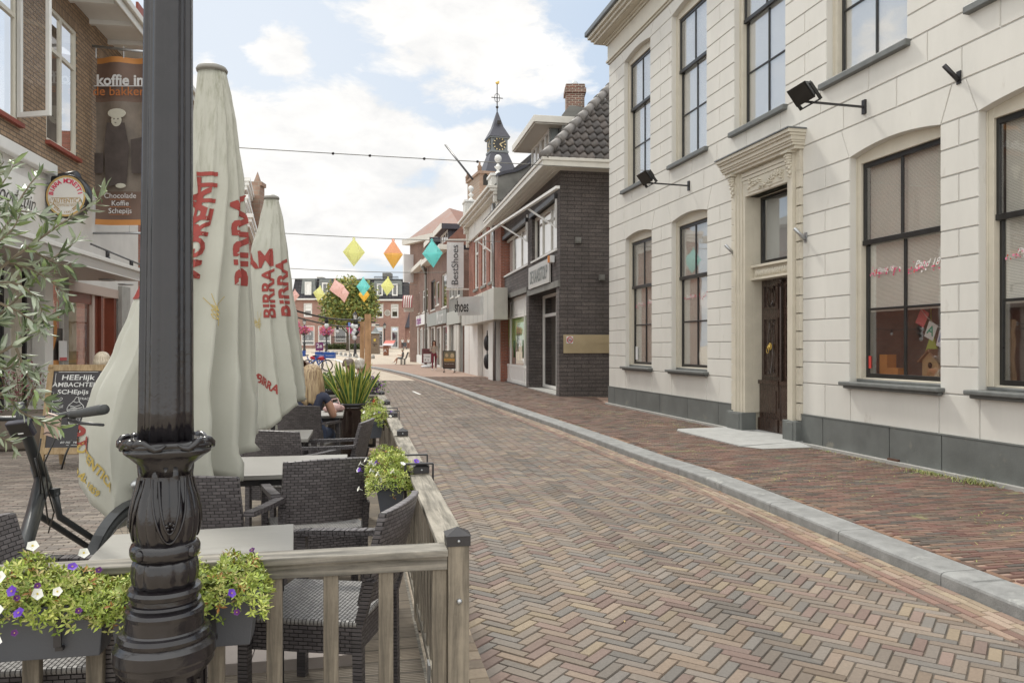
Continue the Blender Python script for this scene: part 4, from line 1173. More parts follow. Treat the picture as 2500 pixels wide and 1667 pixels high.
# chimney
cp = P(1403, 212, 25.0); ch = thing('chimney_stack', 'red and white jointed brick chimney with a ball cowl behind the dormer', 'chimney', (cp.x, cp.y, 0))
zc = H-(278-HY)/F*25; MB().box(-.29, .29, -.29, .29, zc-.6, cp.z-.0).build('stack', BR['chim'], ch)
mb = MB(); mb.box(-.34, .34, -.34, .34, cp.z-.28, cp.z-.14); mb.box(-.31, .31, -.31, .31, cp.z-.14, cp.z-.02); mb.build('cap', BR['chim'], ch)
mb = MB(); mb.ball((0, 0, cp.z+.07), .11, 12, 8); mb.tube([(0, 0, cp.z-.05), (0, 0, cp.z)], .09, 8); mb.build('cowl', M['metal'], ch)
mb = MB(); mb.prism([(-.45, zc-1.6), (1.15, zc-1.6), (1.15, zc-.05), (-.2, zc+.12), (-.45, zc-.2)], -.5, .8); mb.build('base', M['cement'], ch)
# brass panel and no-cycle sign on the gable
gy0, gy1 = .25, 3.4
def gpx(px, py):     # point on gable plane s=LD
    # intersect ray with plane through (LD) along n
    o = FD.o+FD.u*LD; k = (px-CX)/F; t = (k*o.y-o.x)/(FD.n.x-k*FD.n.y); Y = o.y+FD.n.y*t
    return t, H-(py-HY)/F*Y
t0, zt_ = gpx(1375, 817); _, zb2 = gpx(1375, 862); t1, _ = gpx(1490, 817)
mb = MB(); mb.box(LD+.005, LD+.04, t0, t1+1.5, zb2, zt_)
mb.box(LD+.04, LD+.05, gpx(1462, 0)[0], gpx(1482, 0)[0], gpx(1462, 838)[1], gpx(1462, 835)[1])
bp = gthing(mb, 'brass_panel', mat('brushed brass panel', (.46, .37, .23), .45, .3, var=.12, scale=1.5), 'long brass-coloured panel on the dark stone gable', 'panel', FD)
mb = MB(); ta, za = gpx(1382, 821); tb, zb3 = gpx(1398, 838.5); mb.box(LD+.045, LD+.052, ta, tb, zb3, za)
mb.mi = 1; cy, cz_ = (ta+tb)/2, (za+zb3)/2; R_ = (tb-ta)*.40
mb.tube([(LD+.056, cy+R_*cos(q*pi/12), cz_+R_*sin(q*pi/12)) for q in range(25)], .012, 5, caps=False)
mb.bar((LD+.056, cy-R_*.7, cz_+R_*.7), (LD+.056, cy+R_*.7, cz_-R_*.7), .022, .008)
mb.mi = 2; 
for dy in (-.035, .035): mb.tube([(LD+.055, cy+dy+.025*cos(q*pi/6), cz_-.02+.025*sin(q*pi/6)) for q in range(13)], .004, 4, caps=False)
mb.bar((LD+.055, cy-.035, cz_-.02), (LD+.055, cy+.0, cz_+.02), .006); mb.bar((LD+.055, cy+.035, cz_-.02), (LD+.055, cy+.02, cz_+.04), .006)
gthing(mb, 'parking_sign', [M['plasticwhite'], mat('sign red', (.55, .05, .05), .5, var=0), M['black']], 'small square no-bicycles sign on the brass panel', 'sign', FD)
for px, py, lb in ((1410, 587.5, 'small grey junction box half way up the dark gable'), (1468, 678, 'small dark junction box low on the dark gable beside the stucco corner')):
    t_, z_ = gpx(px, py); mb = MB(); mb.box(LD+.0, LD+.10, t_-.08, t_+.08, z_-.08, z_+.08); mb.box(LD+.10, LD+.12, t_-.05, t_+.05, z_-.05, z_+.05); gthing(mb, 'junction_box', M['cement'], lb, 'box', FD)
# ================= ornate red brick house with the metal canopy =================
OB = FB.empty('red_brick_house', 'red brick house with white cornice and three tall windows', 'building')
s0b, s1b = FB.s(1145), FB.len+.05
zcor = FB.z(1217, 478); zct = FB.z(1217, 452)
rw = []
for x0, x1, yt, yb in ((1158, 1166.6, 578, 706), (1175.6, 1185.6, 566, 699), (1194.6, 1206, 550, 692)): rw.append(hrect(FB, x0, x1, yt, yb))
zlo = sum(r[2] for r in rw)/3; zhi = sum(r[3] for r in rw)/3; rw = [(r[0]-.1, r[1]+.15, zlo, zhi) for r in rw]
zcan = FB.z(1205, 715)
mb = MB(); wall(mb, s0b, s1b, 0, zcor, rw+[(s0b+.1, s1b-.1, 0, zcan-.3)], 0, .15); mb.build('wall', BR['red'], OB)
mb = MB(); mb.add([(s0b, 0, 0), (s0b, 8, 0), (s0b, 8, zct), (s0b, 0, zct)], [(3, 2, 1, 0)]); mb.add([(s1b, 0, 0), (s1b, 8, 0), (s1b, 8, zct), (s1b, 0, zct)], [(0, 1, 2, 3)]); mb.build('side_wall', BR['redy'], OB)
for a, b, c, d in rw: window(OB, a, b, c, d, y=.06, fw=.09, cols=1, rows=(.68,), gm_=M['glass'], blind=('blind', .0), bar=.09, sill=(M['cement'], .12, .12))
mb = MB()
for a, b, c, d in rw: mb.box((a+b)/2-.09, (a+b)/2+.09, -.06, .0, d+.05, d+.75); mb.ball(((a+b)/2, -.05, d+.8), (.13, .05, .16), 8, 6)
mb.build('keystones', M['white'], OB)
mb = MB(); zf = zcor-.05
mb.box(s0b-.05, s1b+.02, -.06, .01, zf-.72, zf); mb.box(s0b-.08, s1b+.03, -.10, .01, zf-.80, zf-.72)
mb.box(s0b-.2, s1b+.02, -.30, .01, zf, zf+.12); mb.box(s0b-.25, s1b+.04, -.45, .01, zf+.12, zf+.24); mb.box(s0b-.3, s1b+.06, -.55, .01, zf+.24, zf+.36)
for x in (s0b+.1, s1b-.15): mb.prism([(x-.1, zf-1.0), (x+.1, zf-1.0), (x+.1, zf), (x-.1, zf)], -.16, .0); mb.box(x-.12, x+.12, -.28, 0, zf-.3, zf)
mb.build('cornice', M['gutterc'], OB, bevel=.015)
# roof with cement verge at the near side, two white urns
zk = zf+.36
mb = MB(); mb.add([(s0b-.1, -.3, zk), (s1b-.2, -.3, zk), (s1b-.2, 4.2, zk+3.9), (s0b-.1, 4.2, zk+3.9)], [(0, 1, 2, 3)]); mb.add([(s0b-.1, 4.2, zk+3.9), (s1b-.2, 4.2, zk+3.9), (s1b-.2, 8, zk), (s0b-.1, 8, zk)], [(0, 1, 2, 3)]); mb.build('roof', M['slate'], OB)
mb = MB(); mb.T = Matrix.Rotation(pi/2, 4, 'Z')
# verge wall in the y,z plane at s=s1b
mb.T = None
for sa_, w_ in ((s1b-.2, .32),):
    pts = [(-.15, zk-.6), (-.15, zk+.35), (.15, zk+.45), (.6, zk+.55), (1.0, zk+.75), (4.0, zk+3.7), (4.5, zk+3.7), (8, zk+.2), (8, zk-.6)]
    vs_ = [(sa_, y, z) for y, z in pts]+[(sa_+w_, y, z) for y, z in pts]; n = len(pts)
    mb.add(vs_, [tuple(range(n-1, -1, -1)), tuple(range(n, 2*n))]+[(i, (i+1) % n, (i+1) % n+n, i+n) for i in range(n)])
mb.build('verge', M['cement'], OB)
mb = MB()
for k in range(1, 5):
    (y0, z0), (y1, z1) = pts[k], pts[k+1]; mb.bar((s1b-.04, y0, z0+.05), (s1b-.04, y1, z1+.05), .46, .12)
mb.build('coping', M['slate'], OB)
URN = [(.30, 0), (.34, .05), (.28, .12), (.16, .22), (.09, .34), (.10, .42), (.22, .52), (.26, .60), (.14, .66), (.07, .80), (.09, .88), (.20, .98), (.25, 1.12), (.22, 1.28), (.10, 1.38), (.0, 1.4)]
for x, zz, sc_, lb in ((FB.s(1217, .1)-.1, FB.z(1217, 428, .1), .62, 'white urn finial at the near end of the red brick cornice'), (FB.s(1149, .1)+.1, FB.z(1149, 493, .1), .58, 'white urn finial at the far end of the red brick cornice')):
    u = thing('urn_finial', lb, 'finial', (*FB.w(x, .1, 0).xy, 0), FB.ang, 'urn finials on the red brick cornice')
    MB().box(-.45, .45, -.35, .35, zk-.1, zz-.1).build('pedestal', M['offwhite'], u); MB().box(-.5, .5, -.4, .4, zz-.1, zz).build('plinth', M['white'], u)
    MB().lathe([(r*sc_, z*sc_+zz) for r, z in URN], 16).build('urn', M['white'], u)
mb = MB(); xp = FB.s(1213); mb.tube([(xp, -.14, zf-.2), (xp, -.14, FB.z(1213, 700))], .07, 8); mb.tube([(xp, -.14, FB.z(1213, 700)), (xp+.1, -.12, FB.z(1213, 720)), (xp+.1, -.12, PZ)], .07, 8)
gthing(mb, 'downpipe', M['metal'], 'grey downpipe between the red brick house and the dark shop', 'downpipe', FB)
# canopy block
ca = thing('metal_canopy', 'brushed metal shop canopy over the white entrance', 'canopy', (FB.o.x, FB.o.y, 0), FB.ang)
cd = -.55; c0, c1 = FB.s(1127, cd), FB.s(1205, cd); zt, zb_ = FB.z(1199, 704, cd), FB.z(1199, 781, cd)
steel = mat('canopy steel', (.50, .48, .43), .35, .35, var=.16, scale=.9)
mb = MB(); mb.box(c0, c1, cd, .0, zb_, zt); mb.build('block', steel, ca, bevel=.01)
mb = MB()
for k in range(1, 7): x = c0+(c1-c0)*k/7; mb.box(x-.01, x+.01, cd-.004, cd, zb_+.02, zt-.02)
mb.build('joint', M['cement'], ca)
# projecting sign box
d2 = -1.6
x0 = FB.s(1165, d2)
mb = MB(); bx0, bx1 = FB.s(1121, -1.7), FB.s(1178, -.9); zt2, zb4 = FB.z(1180, 722, -.9), FB.z(1180, 768, -.9)
mb.prismz([(bx0, -1.75), (bx1, -1.0), (bx1, -.86), (bx0, -1.6)], zb4, zt2)
sg = gthing(mb, 'projecting_sign', mat('sign box grey', (.60, .60, .58), .4, .3, var=.08), 'light grey metal sign box standing out from the canopy with dark letters', 'sign', FB)
mb = MB(); mb.T = Matrix.Translation((bx0+.2, -1.68, (zt2+zb4)/2)); u_ = Vector((bx1-bx0, .75, 0)).normalized()
put_text(mb, 'shoes', (.38, -.0, -.05), .62, ux=u_*.5, bold=.02); mb.T = None; mb.build('lettering', M['black'], sg)
# entrance under the canopy
zc_ = zcan-.3
en = [(FB.s(1134), FB.s(1166), .0, 'w'), (FB.s(1166.5), FB.s(1183), .25, 'w'), (FB.s(1187), FB.s(1198), .1, 'w'), (FB.s(1199), FB.s(1215)-.05, -.12, 'w')]
mb = MB()
for a, b, y, _ in en: mb.box(a, b, y, y+.3, PZ-.05, zc_+.35)
mb.build('entrance_panel', M['white'], OB)
MB().box(s0b, s1b-.1, 1.4, 1.5, 0, zc_+.3).build('shop_interior', mat('shop interior', (.25, .12, .10), .8, var=.8, scale=3), OB)
for zc2, lb in ((1.55, 'upper black bag hanging in the shoe shop entrance'), (.75, 'lower black bag hanging in the shoe shop entrance')):
    xb_ = FB.s(1195); mb = MB(); mb.ball((xb_, -.10, zc2+PZ), (.22, .16, .34), 10, 8); mb.tube([(xb_-.1, -.1, zc2+.4), (xb_, -.1, zc2+.62), (xb_+.1, -.1, zc2+.4)], .02, 5)
    gthing(mb, 'bag', M['dmetal'], lb, 'bag', FB, 'bags hanging in the shop entrance')
# ================= the row behind =================
def px_house(fc, name, label, x0, x1, ytop, wallm, wallside, wins, yat=None, depth=8, shop=None):
    a, b = fc.s(x0), fc.s(x1); zt = fc.z(yat or x0, ytop)
    h = fc.empty(name, label, 'building'); hs_ = []
    for wn in wins:
        r = hrect(fc, *wn[:4]); hs_.append(r)
    if shop: hs_.append((fc.s(shop[0]), fc.s(shop[1]), 0, fc.z(shop[0], shop[2])))
    m_ = MB(); wall(m_, a, b, 0, zt, hs_, 0, .15); m_.build('wall', wallm, h)
    m_ = MB(); m_.add([(b, 0, 0), (b, depth, 0), (b, depth, zt), (b, 0, zt)], [(0, 1, 2, 3)]); m_.add([(a, 0, 0), (a, depth, 0), (a, depth, zt), (a, 0, zt)], [(3, 2, 1, 0)]); m_.build('side_wall', wallside, h)
    for wn, r in zip(wins, hs_):
        kw = wn[4] if len(wn) > 4 else {}
        window(h, *r, **{**dict(y=.05, fw=.08, bar=.07, sill=(M['offwhite'], .08, .08)), **kw})
    return h, a, b, zt
hA, a, b, ztA = px_house(FR, 'grey_stucco_shop', 'grey stucco shop front with green-grey sign band behind the shoe banner', 1096, 1130, 640, M['cement'], BR['browny'],
    [(1100, 1107, 690, 727), (1113, 1122, 682, 725), (1104, 1112, 795, 900)], shop=None)
hB, aB, bB, ztB = px_house(FR, 'brown_brick_house', 'brown brick house with dark open windows and grey shop sign', 1047, 1096, 650, BR['brown'], BR['browny'],
    [(1052, 1062.5, 688, 758, dict(fm=M['dmetal'])), (1064, 1072, 690, 746), (1078, 1090.5, 672, 752, dict(fm=M['offwhite'], gm_=M['skyglass'])), (1050, 1061, 799, 888, dict(cols=1)), (1064, 1076, 799, 893), (1079, 1094, 796, 897)])
hC, aC, bC, ztC = px_house(FR, 'corner_brick_house', 'corner brick house with white shop front and white sign', 1010, 1047, 676, BR['brown'], BR['browny'],
    [(1019, 1024, 716, 766), (1031, 1044, 711, 763, dict(cols=1, rows=(.7,))), (1012, 1020, 803, 870), (1024, 1031, 803, 880), (1033, 1045, 803, 884)])
M['roofred'] = mat('red brown roof tiles', '#7d5648', .7, var=.3, scale=2.5, bump=.5, bscale=14)
# eaves and mansard
for o_, a_, b_, zt_2, mt_ in ((hC, aC, bC, ztC, M['roofred']), (hB, aB, bB, ztB, M['roofred'])):
    m_ = MB(); m_.box(a_-.1, b_, -.6, .0, zt_2, zt_2+.32); m_.build('gutter', M['gutterc'], o_)
    m_ = MB(); m_.add([(a_, -.4, zt_2+.3), (b_, -.4, zt_2+.3), (b_, 3.0, zt_2+3.6), (a_, 3.0, zt_2+3.6)], [(0, 1, 2, 3)]); m_.add([(b_, -.4, zt_2+.3), (b_, 6, zt_2+.3), (b_, 3.0, zt_2+3.6)], [(0, 1, 2)]); m_.build('roof', mt_, o_)
for px0, px1, yt, yb, y_, lb in ((1076, 1093, 560, 618, .5, 0), (1051, 1062, 592, 650, .6, 1)):
    a_, b_ = FR.s(px0, y_), FR.s(px1, y_); z0, z1 = FR.z(px1, yb, y_), FR.z(px1, yt, y_)
    dn = MB(); dn.add([(b_, y_, z0), (b_, y_+3, z0), (b_, y_+3, z1), (b_, y_, z1)], [(0, 1, 2, 3)]); dn.box(a_-.35, b_+.3, y_-.45, y_+2.5, z1, z1+.35)
    dnr = dn.build('dormer', M['slate'] , hB)
    w = window(dnr, a_, b_, z0, z1, y=y_, fw=.1, cols=3, fm=M['white'], gm_=M['skyglass'], bar=.1)
    for ch_ in [x for x in bpy.data.objects if x.parent == w]: ch_.parent = dnr
    m_ = MB(); m_.box(a_-.4, b_+.35, y_-.5, y_-.45, z1-.02, z1+.36); m_.build('fascia', M['gutterc'], dnr)
def shopsign(fc, x0, x1, yt, yb, col_, txt, tcol, label, size, tx=.5):
    a_, b_ = fc.s(x0), fc.s(x1); z1, z0 = fc.z(x0, yt), fc.z(x0, yb)
    t = thing('shop_sign', label, 'sign', (fc.o.x, fc.o.y, 0), fc.ang)
    MB().box(a_, b_, -.16, -.005, z0, z1).build('panel', mat('sign panel', col_, .5, var=.04), t)
    if txt:
        m_ = MB(); put_text(m_, txt, (a_+(b_-a_)*tx, -.17, (z0+z1)/2), size, bold=.01); m_.build('lettering', mat('sign text', tcol, .5, var=0), t)
    return t
shopsign(FR, 1008, 1047, 777, 799, (.68, .67, .66), 'la chapelle', (.28, .03, .25), 'white shop sign with purple lettering on the corner house', 1.0)
shopsign(FR, 1047.5, 1095, 769, 798, (.27, .28, .26), 'Munch', (.6, .6, .58), 'grey shop sign with pale lettering on the brown brick house', 1.25, .72)
shopsign(FR, 1096.5, 1129, 764, 794, (.42, .43, .39), '', None, 'plain green-grey sign band between brick house and metal canopy', 1)
# white shopfront pilasters
mb = MB()
for px in (1011, 1022, 1032, 1046.5): a_ = FR.s(px); mb.box(a_-.16, a_+.16, -.08, .0, PZ, FR.z(px, 799))
mb.box(aC, bC, -.12, .0, PZ, PZ+.7); mb.build('pilaster', M['white'], hC)
mb = MB()
for px in (1049, 1063, 1078, 1095): a_ = FR.s(px); mb.box(a_-.16, a_+.16, -.08, .0, PZ, FR.z(px, 797))
mb.build('pilaster', M['offwhite'], hB)
mb = MB()
for px in (1097, 1114, 1120): a_ = FR.s(px); mb.box(a_-.2, a_+.55, -.10, .0, PZ, FR.z(px, 793))
mb.build('pilaster', M['offwhite'], hA)
mb = MB(); a_ = FR.s(1046); mb.tube([(a_, -.2, ztC-.3), (a_, -.2, PZ)], .09, 7); mb.tube([(a_-.5, -.5, ztC), (a_, -.2, ztC-.8), (a_+.5, -.5, ztC)], .09, 6)
gthing(mb, 'downpipe', M['cement'], 'dark grey downpipe between the two far brick houses', 'downpipe', FR)
# taller block with red hipped roof behind
tp = [P(1001, 600, 66), P(1075, 600, 62)]
FT = Fac((tp[0].x, tp[0].y), (tp[1].x, tp[1].y))
tb_ = FT.empty('tall_brick_block', 'taller brick block with white fascia and red hipped roof above the row', 'building')
zt = FT.z(1001, 598)
mb = MB(); wall(mb, -.0, FT.len+2, 0, zt, [], 0, .1); mb.add([(0, 0, 0), (0, 9, 0), (0, 9, zt), (0, 0, zt)], [(3, 2, 1, 0)]); mb.build('wall', BR['brown'], tb_)
mb = MB(); mb.box(-.5, FT.len+2.2, -.5, 9, zt, zt+.45); mb.build('fascia', M['gutterc'], tb_)
pk = FT.s(1097, 4.5); zpk = FT.z(1097, 508, 4.5)
mb = MB(); mb.add([(.2, -.3, zt+.45), (FT.len+3.5, -.3, zt+.45), (FT.len+3.5, 9, zt+.45), (.2, 9, zt+.45), (pk, 4.5, zpk)], [(0, 1, 4), (1, 2, 4), (2, 3, 4), (3, 0, 4)]); mb.build('roof', mat('orange red roof', '#6f4838', .7, var=.3, scale=1.5, bump=.4, bscale=6), tb_)
mb = MB(); px_ = FT.s(1008); mb.box(px_-.1, px_+.1, -.9, -.0, FT.z(1008, 690), FT.z(1008, 622)); gthing(mb, 'blank_sign', M['plasticwhite'], 'narrow blank white sign high on the corner of the brick block', 'sign', FT)
# ================= church tower =================
YC = 150.0; cpt = P(1215, 430, YC); ct = thing('church_tower', 'distant church tower with slate spire, clock and weathercock', 'church tower', (cpt.x-.1, YC, 0), radians(17))
def hz2(py): return H-(py-HY)/F*YC
k_ = YC/F
tw = 62*k_*.95
mb = MB(); wt = 104*k_/2*1.15
mb.box(-wt, wt, -wt, wt, 0, hz2(434)); mb.build('shaft', BR['church'], ct)
mb = MB(); 
for sx in (-1, 1):
    for sy in (-1, 1): mb.lathe([(.4, 0), (.4, .6), (.5, .7), (.15, 1.2), (.22, 1.4), (.01, 1.8)], 8, (sx*wt, sy*wt, hz2(434)))
mb.box(-wt-.3, wt+.3, -wt-.3, wt+.3, hz2(440), hz2(434)); mb.build('parapet', BR['church'], ct)
for i in range(4):
    m_ = MB(); x = -wt+wt*2*(i+.5)/4; m_.prism([(x-.5, hz2(452)-1.2), (x+.5, hz2(452)-1.2), (x+.5, hz2(452)+.5), (x, hz2(452)+1.1), (x-.5, hz2(452)+.5)], -wt-.05, -wt+.1); m_.build('louvre', M['dark'], ct)
z1 = hz2(432); z2 = hz2(375); z3 = hz2(340); z4 = hz2(275)
w2_ = 41*k_/2*1.0
def frus(mb, w0, z0_, w1_, z1_):
    mb.add([(-w0, -w0, z0_), (w0, -w0, z0_), (w0, w0, z0_), (-w0, w0, z0_), (-w1_, -w1_, z1_), (w1_, -w1_, z1_), (w1_, w1_, z1_), (-w1_, w1_, z1_)], [(0, 1, 5, 4), (1, 2, 6, 5), (2, 3, 7, 6), (3, 0, 4, 7), (7, 6, 5, 4)])
mb = MB(); frus(mb, wt*.68, z1, w2_*.98, z2); frus(mb, w2_*1.28, z3, w2_*.62, z3+(z4-z3)*.42); frus(mb, w2_*.62, z3+(z4-z3)*.42, .15, z4); mb.build('spire', M['slate'], ct)
mb = MB(); mb.box(-w2_, w2_, -w2_, w2_, z2, z3); mb.box(-w2_*1.1, w2_*1.1, -w2_*1.1, w2_*1.1, z2-.2, z2+.2); mb.box(-w2_*1.2, w2_*1.2, -w2_*1.2, w2_*1.2, z3-.25, z3); mb.build('lantern_stage', M['zinc'], ct)
for rot, nm in ((0, 0), (-pi/2, 1)):
    m_ = MB(); m_.T = Matrix.Rotation(rot, 4, 'Z')
    cz2 = (z2+z3)/2
    m_.add([(1.32*cos(q*pi/12), -w2_-.08, cz2+1.32*sin(q*pi/12)) for q in range(24)], [tuple(range(24))])
    m_.mi = 1
    for q in range(12):
        an = q*pi/6; m_.bar((.98*cos(an), -w2_-.12, cz2+.98*sin(an)), (1.26*cos(an), -w2_-.12, cz2+1.26*sin(an)), .17, .03, up=(0, 1, 0))
    m_.bar((0, -w2_-.16, cz2), (.85*cos(.5), -w2_-.16, cz2+.85*sin(.5)), .14, .03, up=(0, 1, 0)); m_.bar((0, -w2_-.16, cz2), (.7*cos(-.75), -w2_-.16, cz2+.7*sin(-.75)), .18, .03, up=(0, 1, 0))
    m_.T = None; m_.build('clock_face', [M['black'], mat('clock gold', (.62, .50, .28), .5, var=0)], ct)
mb = MB(); mb.box(-.35, .35, -w2_*.95, -w2_*.7, hz2(308), hz2(300)); mb.build('hatch', M['dark'], ct)
mb = MB(); mb.tube([(0, 0, z4-.5), (0, 0, hz2(205))], .11, 6); mb.ball((0, 0, hz2(262)), .3, 8, 6); mb.bar((-1.15, 0, hz2(239.5)), (1.15, 0, hz2(239.5)), .13)
mb.tube([(.55*cos(q*pi/4), 0, hz2(239.5)+.9*sin(q*pi/4)) for q in range(9)], .06, 5, caps=False)
mb.build('cross', M['dmetal'], ct)
mb = MB(); mb.ball((0, 0, hz2(203)), (.34, .12, .3), 8, 6); mb.ball((.3, 0, hz2(201)), (.15, .06, .35), 6, 5); mb.build('weathercock', M['gold'], ct)
# shoe banner
yb = FB.Y(FB.s(1143)); pp = [P(1089, 586, yb), P(1143, 584, yb)]
bn = thing('shop_banner', 'white vertical banner with dark BestShoes lettering', 'banner', (pp[0].x, yb, 0), 0)
Wb = 41/F*yb; x0 = P(1091, 0, yb).x-pp[0].x
zt, zb_ = H-(591-HY)/F*yb, H-(703-HY)/F*yb
mb = MB(); mb.bar((-.0, 0, zt+.1), (pp[1].x-pp[0].x+.15, 0, zt+.13), .09); mb.bar((0, 0, zb_-.08), (pp[1].x-pp[0].x+.15, 0, zb_-.06), .07); mb.build('bracket', M['offwhite'], bn)
mb = MB(); n = 14; vs_ = []
for j in range(n+1):
    for i in range(5): vs_.append((x0+Wb*i/4, .03*sin(j*.8+i), zb_+(zt-zb_)*j/n))
mb.add(vs_, [(j*5+i, j*5+i+1, (j+1)*5+i+1, (j+1)*5+i) for j in range(n) for i in range(4)]); mb.build('cloth', mat('banner cloth', (.60, .60, .60), .7, var=.04), bn)
mb = MB(); put_text(mb, 'BestShoes', (x0+Wb*.5, -.06, (zt+zb_)/2), .50, ux=(0, 0, 1.02), uz=(-1, 0, 0)); mb.build('lettering', mat('banner text', (.04, .04, .045), .6, var=0), bn)
# ================= left street side =================
def XL(Y): return -8.24-.164*(Y-13.8)
FL = Fac((XL(8), 8), (XL(40), 40))
BK = FL.empty('bakery_house', 'light brown brick bakery with cream windows, white eaves and metal canopy', 'building')
sL, sR = FL.s(-160), FL.s(476)
zg = FL.z(245, 20)+.0; zgut = zg
zw_b = FL.z(121, 425)
OVL = .85
zsof = FL.z(220, 50)
print('bakery', sL, sR, 'zsof', zsof, 'zwb', zw_b)
wn2 = (FL.s(113), FL.s(188), FL.z(114, 343), FL.z(113, 3)); wn1 = (FL.s(-95), FL.s(45), FL.z(114, 343), FL.z(113, 3))
canz0 = FL.z(187, 640, -1.2)
holes_g = []
g1 = FL.s(165), FL.s(286)
zt_s = FL.z(186, 688)            # top of shopfront
g0 = (FL.s(-150), FL.s(20)); 
gA = (FL.s(40), FL.s(75)); gB = (FL.s(117), FL.s(165))
hl = [wn1, wn2, (g1[0], g1[1], 0, zt_s), (gA[0], gA[1], .5, zt_s), (gB[0], gB[1], .5, zt_s), (g0[0], g0[1], .5, zt_s)]
mb = MB(); wall(mb, sL, FL.s(335), zw_b, zsof, [wn1, wn2], 0, .12); mb.build('brick_wall', BR['bake'], BK)
mb = MB(); wall(mb, FL.s(335), sR, 0, zsof, [], 0, .12); mb.add([(sR, 0, 0), (sR, 7, 0), (sR, 7, zsof), (sR, 0, zsof)], [(0, 1, 2, 3)]); mb.add([(sL, 0, 0), (sL, 7, 0), (sL, 7, zsof), (sL, 0, zsof)], [(3, 2, 1, 0)]); mb.build('end_wall', BR['red'], BK)
# soldier courses
sold = brickmat('soldier course', '#a58c72', '#927a62', '#6a5f54', .07, .25, .010, 'x', off=0, bump=.7)
mb = MB(); mb.box(wn2[0]-.1, wn2[1]+.1, -.006, .0, wn2[3]+.0, wn2[3]+.25); mb.box(FL.s(240), FL.s(335), -.006, 0, zsof-.55, zsof-.3); mb.build('soldier_course', sold, BK)
mb = MB(); wall(mb, sL, FL.s(335), 0, zw_b, hl[2:], -.02, .14)
mb.build('ground_floor_wall', mat('bakery plaster', (.62, .60, .57), .7, var=.08, scale=2, bump=.1), BK)
mb = MB(); mb.box(sL, FL.s(118), -.16, -.02, zw_b-.05, zw_b+.14); mb.build('moulding', M['white'], BK, bevel=.02)
M['creamw'] = mat('cream window paint', (.68, .65, .56), .45, var=.05, scale=3)
M['redsill'] = mat('red clay sill', '#8d4a3c', .6, var=.2, scale=8)
for (a, b, c, d), sg_ in ((wn2, 0), (wn1, 1)):
    w = window(BK, a, b, c, d, y=.02, fw=.07, cols=2, rows=(.70,), fm=M['creamw'], gm_=M['glass'], back='inter', bar=.07, sill=(M['redsill'], .10, .07))
# opened casement on the near window
cs = MB(); hx = wn1[1]-.05; cs.T = Matrix.Translation((hx, -.0, 0)) @ Matrix.Rotation(radians(68), 4, 'Z')
cw = .62; z0, z1 = wn1[2]+.08, wn1[3]-.1
cs.box(-cw, -cw+.07, -.05, 0, z0, z1); cs.box(-.07, 0, -.05, 0, z0, z1); cs.box(-cw+.07, -.07, -.05, 0, z0, z0+.08); cs.box(-cw+.07, -.07, -.05, 0, z1-.08, z1)
csm = cs.build('open_casement', M['white'], BK)
g_ = MB(); g_.T = cs.T; g_.add([(-cw+.05, -.025, z0+.05), (-.05, -.025, z0+.05), (-.05, -.025, z1-.05), (-cw+.05, -.025, z1-.05)], [(0, 1, 2, 3)]); g_.build('glass_pane', M['glass'], csm)
# eaves
mb = MB(); mb.box(sL, sR+.2, -OVL, 0, zsof, zsof+.03)
s = sL+.2
while s < sR: mb.box(s, s+.09, -OVL+.02, 0, zsof-.09, zsof); s += 1.05
mb.build('soffit', M['white'], BK)
mb = MB(); mb.box(sL, sR+.25, -OVL-.05, -OVL, zsof-.10, zsof+.18); mb.box(sL, sR+.25, -OVL-.12, -OVL-.05, zsof+.06, zsof+.2); mb.build('gutter', M['gutterc'], BK, bevel=.015)
mb = MB(); tiles(mb, (sL, -OVL+.1, zsof+.2), (1, 0, 0), Vector((0, cos(radians(55)), sin(radians(55)))), int((sR-sL)/.3), 9, None, .3, .36, TC, 4); mb.build('roof', M['tile'], BK)
mb = MB(); mb.bar((FL.s(262), -OVL+.25, zsof+.55), (FL.s(300), -OVL+.25, zsof+.55), .05, .6); mb.build('roof_window', M['redsill'], BK)
# canopy
cy = -1.25
c0, c1 = FL.s(-220, cy), FL.s(351, cy)
zc1 = FL.z(187, 607, cy); zc0 = FL.z(187, 646, cy)
can = thing('metal_canopy', 'long aluminium canopy with white top edge over the bakery shopfront', 'canopy', (FL.o.x, FL.o.y, 0), FL.ang)
alu = mat('aluminium strip', (.50, .49, .47), .35, .4, var=.1, scale=2, vscale=(.3, 3, 30))
mb = MB(); hh = zc1-zc0
mb.box(c0, c1, cy, cy+.05, zc0+hh*.05, zc0+hh*.72); mb.build('fascia', alu, can)
mb = MB(); mb.box(c0, c1, cy-.03, cy+.1, zc0+hh*.72, zc1); mb.box(c0, c1, cy-.015, cy+.0, zc0+.0, zc0+hh*.08); mb.box(c0, c1, cy+.1, -.03, zc1-.05, zc1-.02); mb.build('top_edge', M['white'], can, bevel=.008)
mb = MB(); mb.box(c0, c1, cy+.05, -.03, zc0+.02, zc0+.05); mb.build('underside', mat('canopy underside', (.42, .37, .34), .4, var=.05), can)
mb = MB()
for px in (262, 307): 
    x = FL.s(px, -.7); mb.lathe([(.14, 0), (.15, .02), (.13, .02)], 16, (x, -.7, zc0-.005))
mb.build('downlight', M['metal'], can)
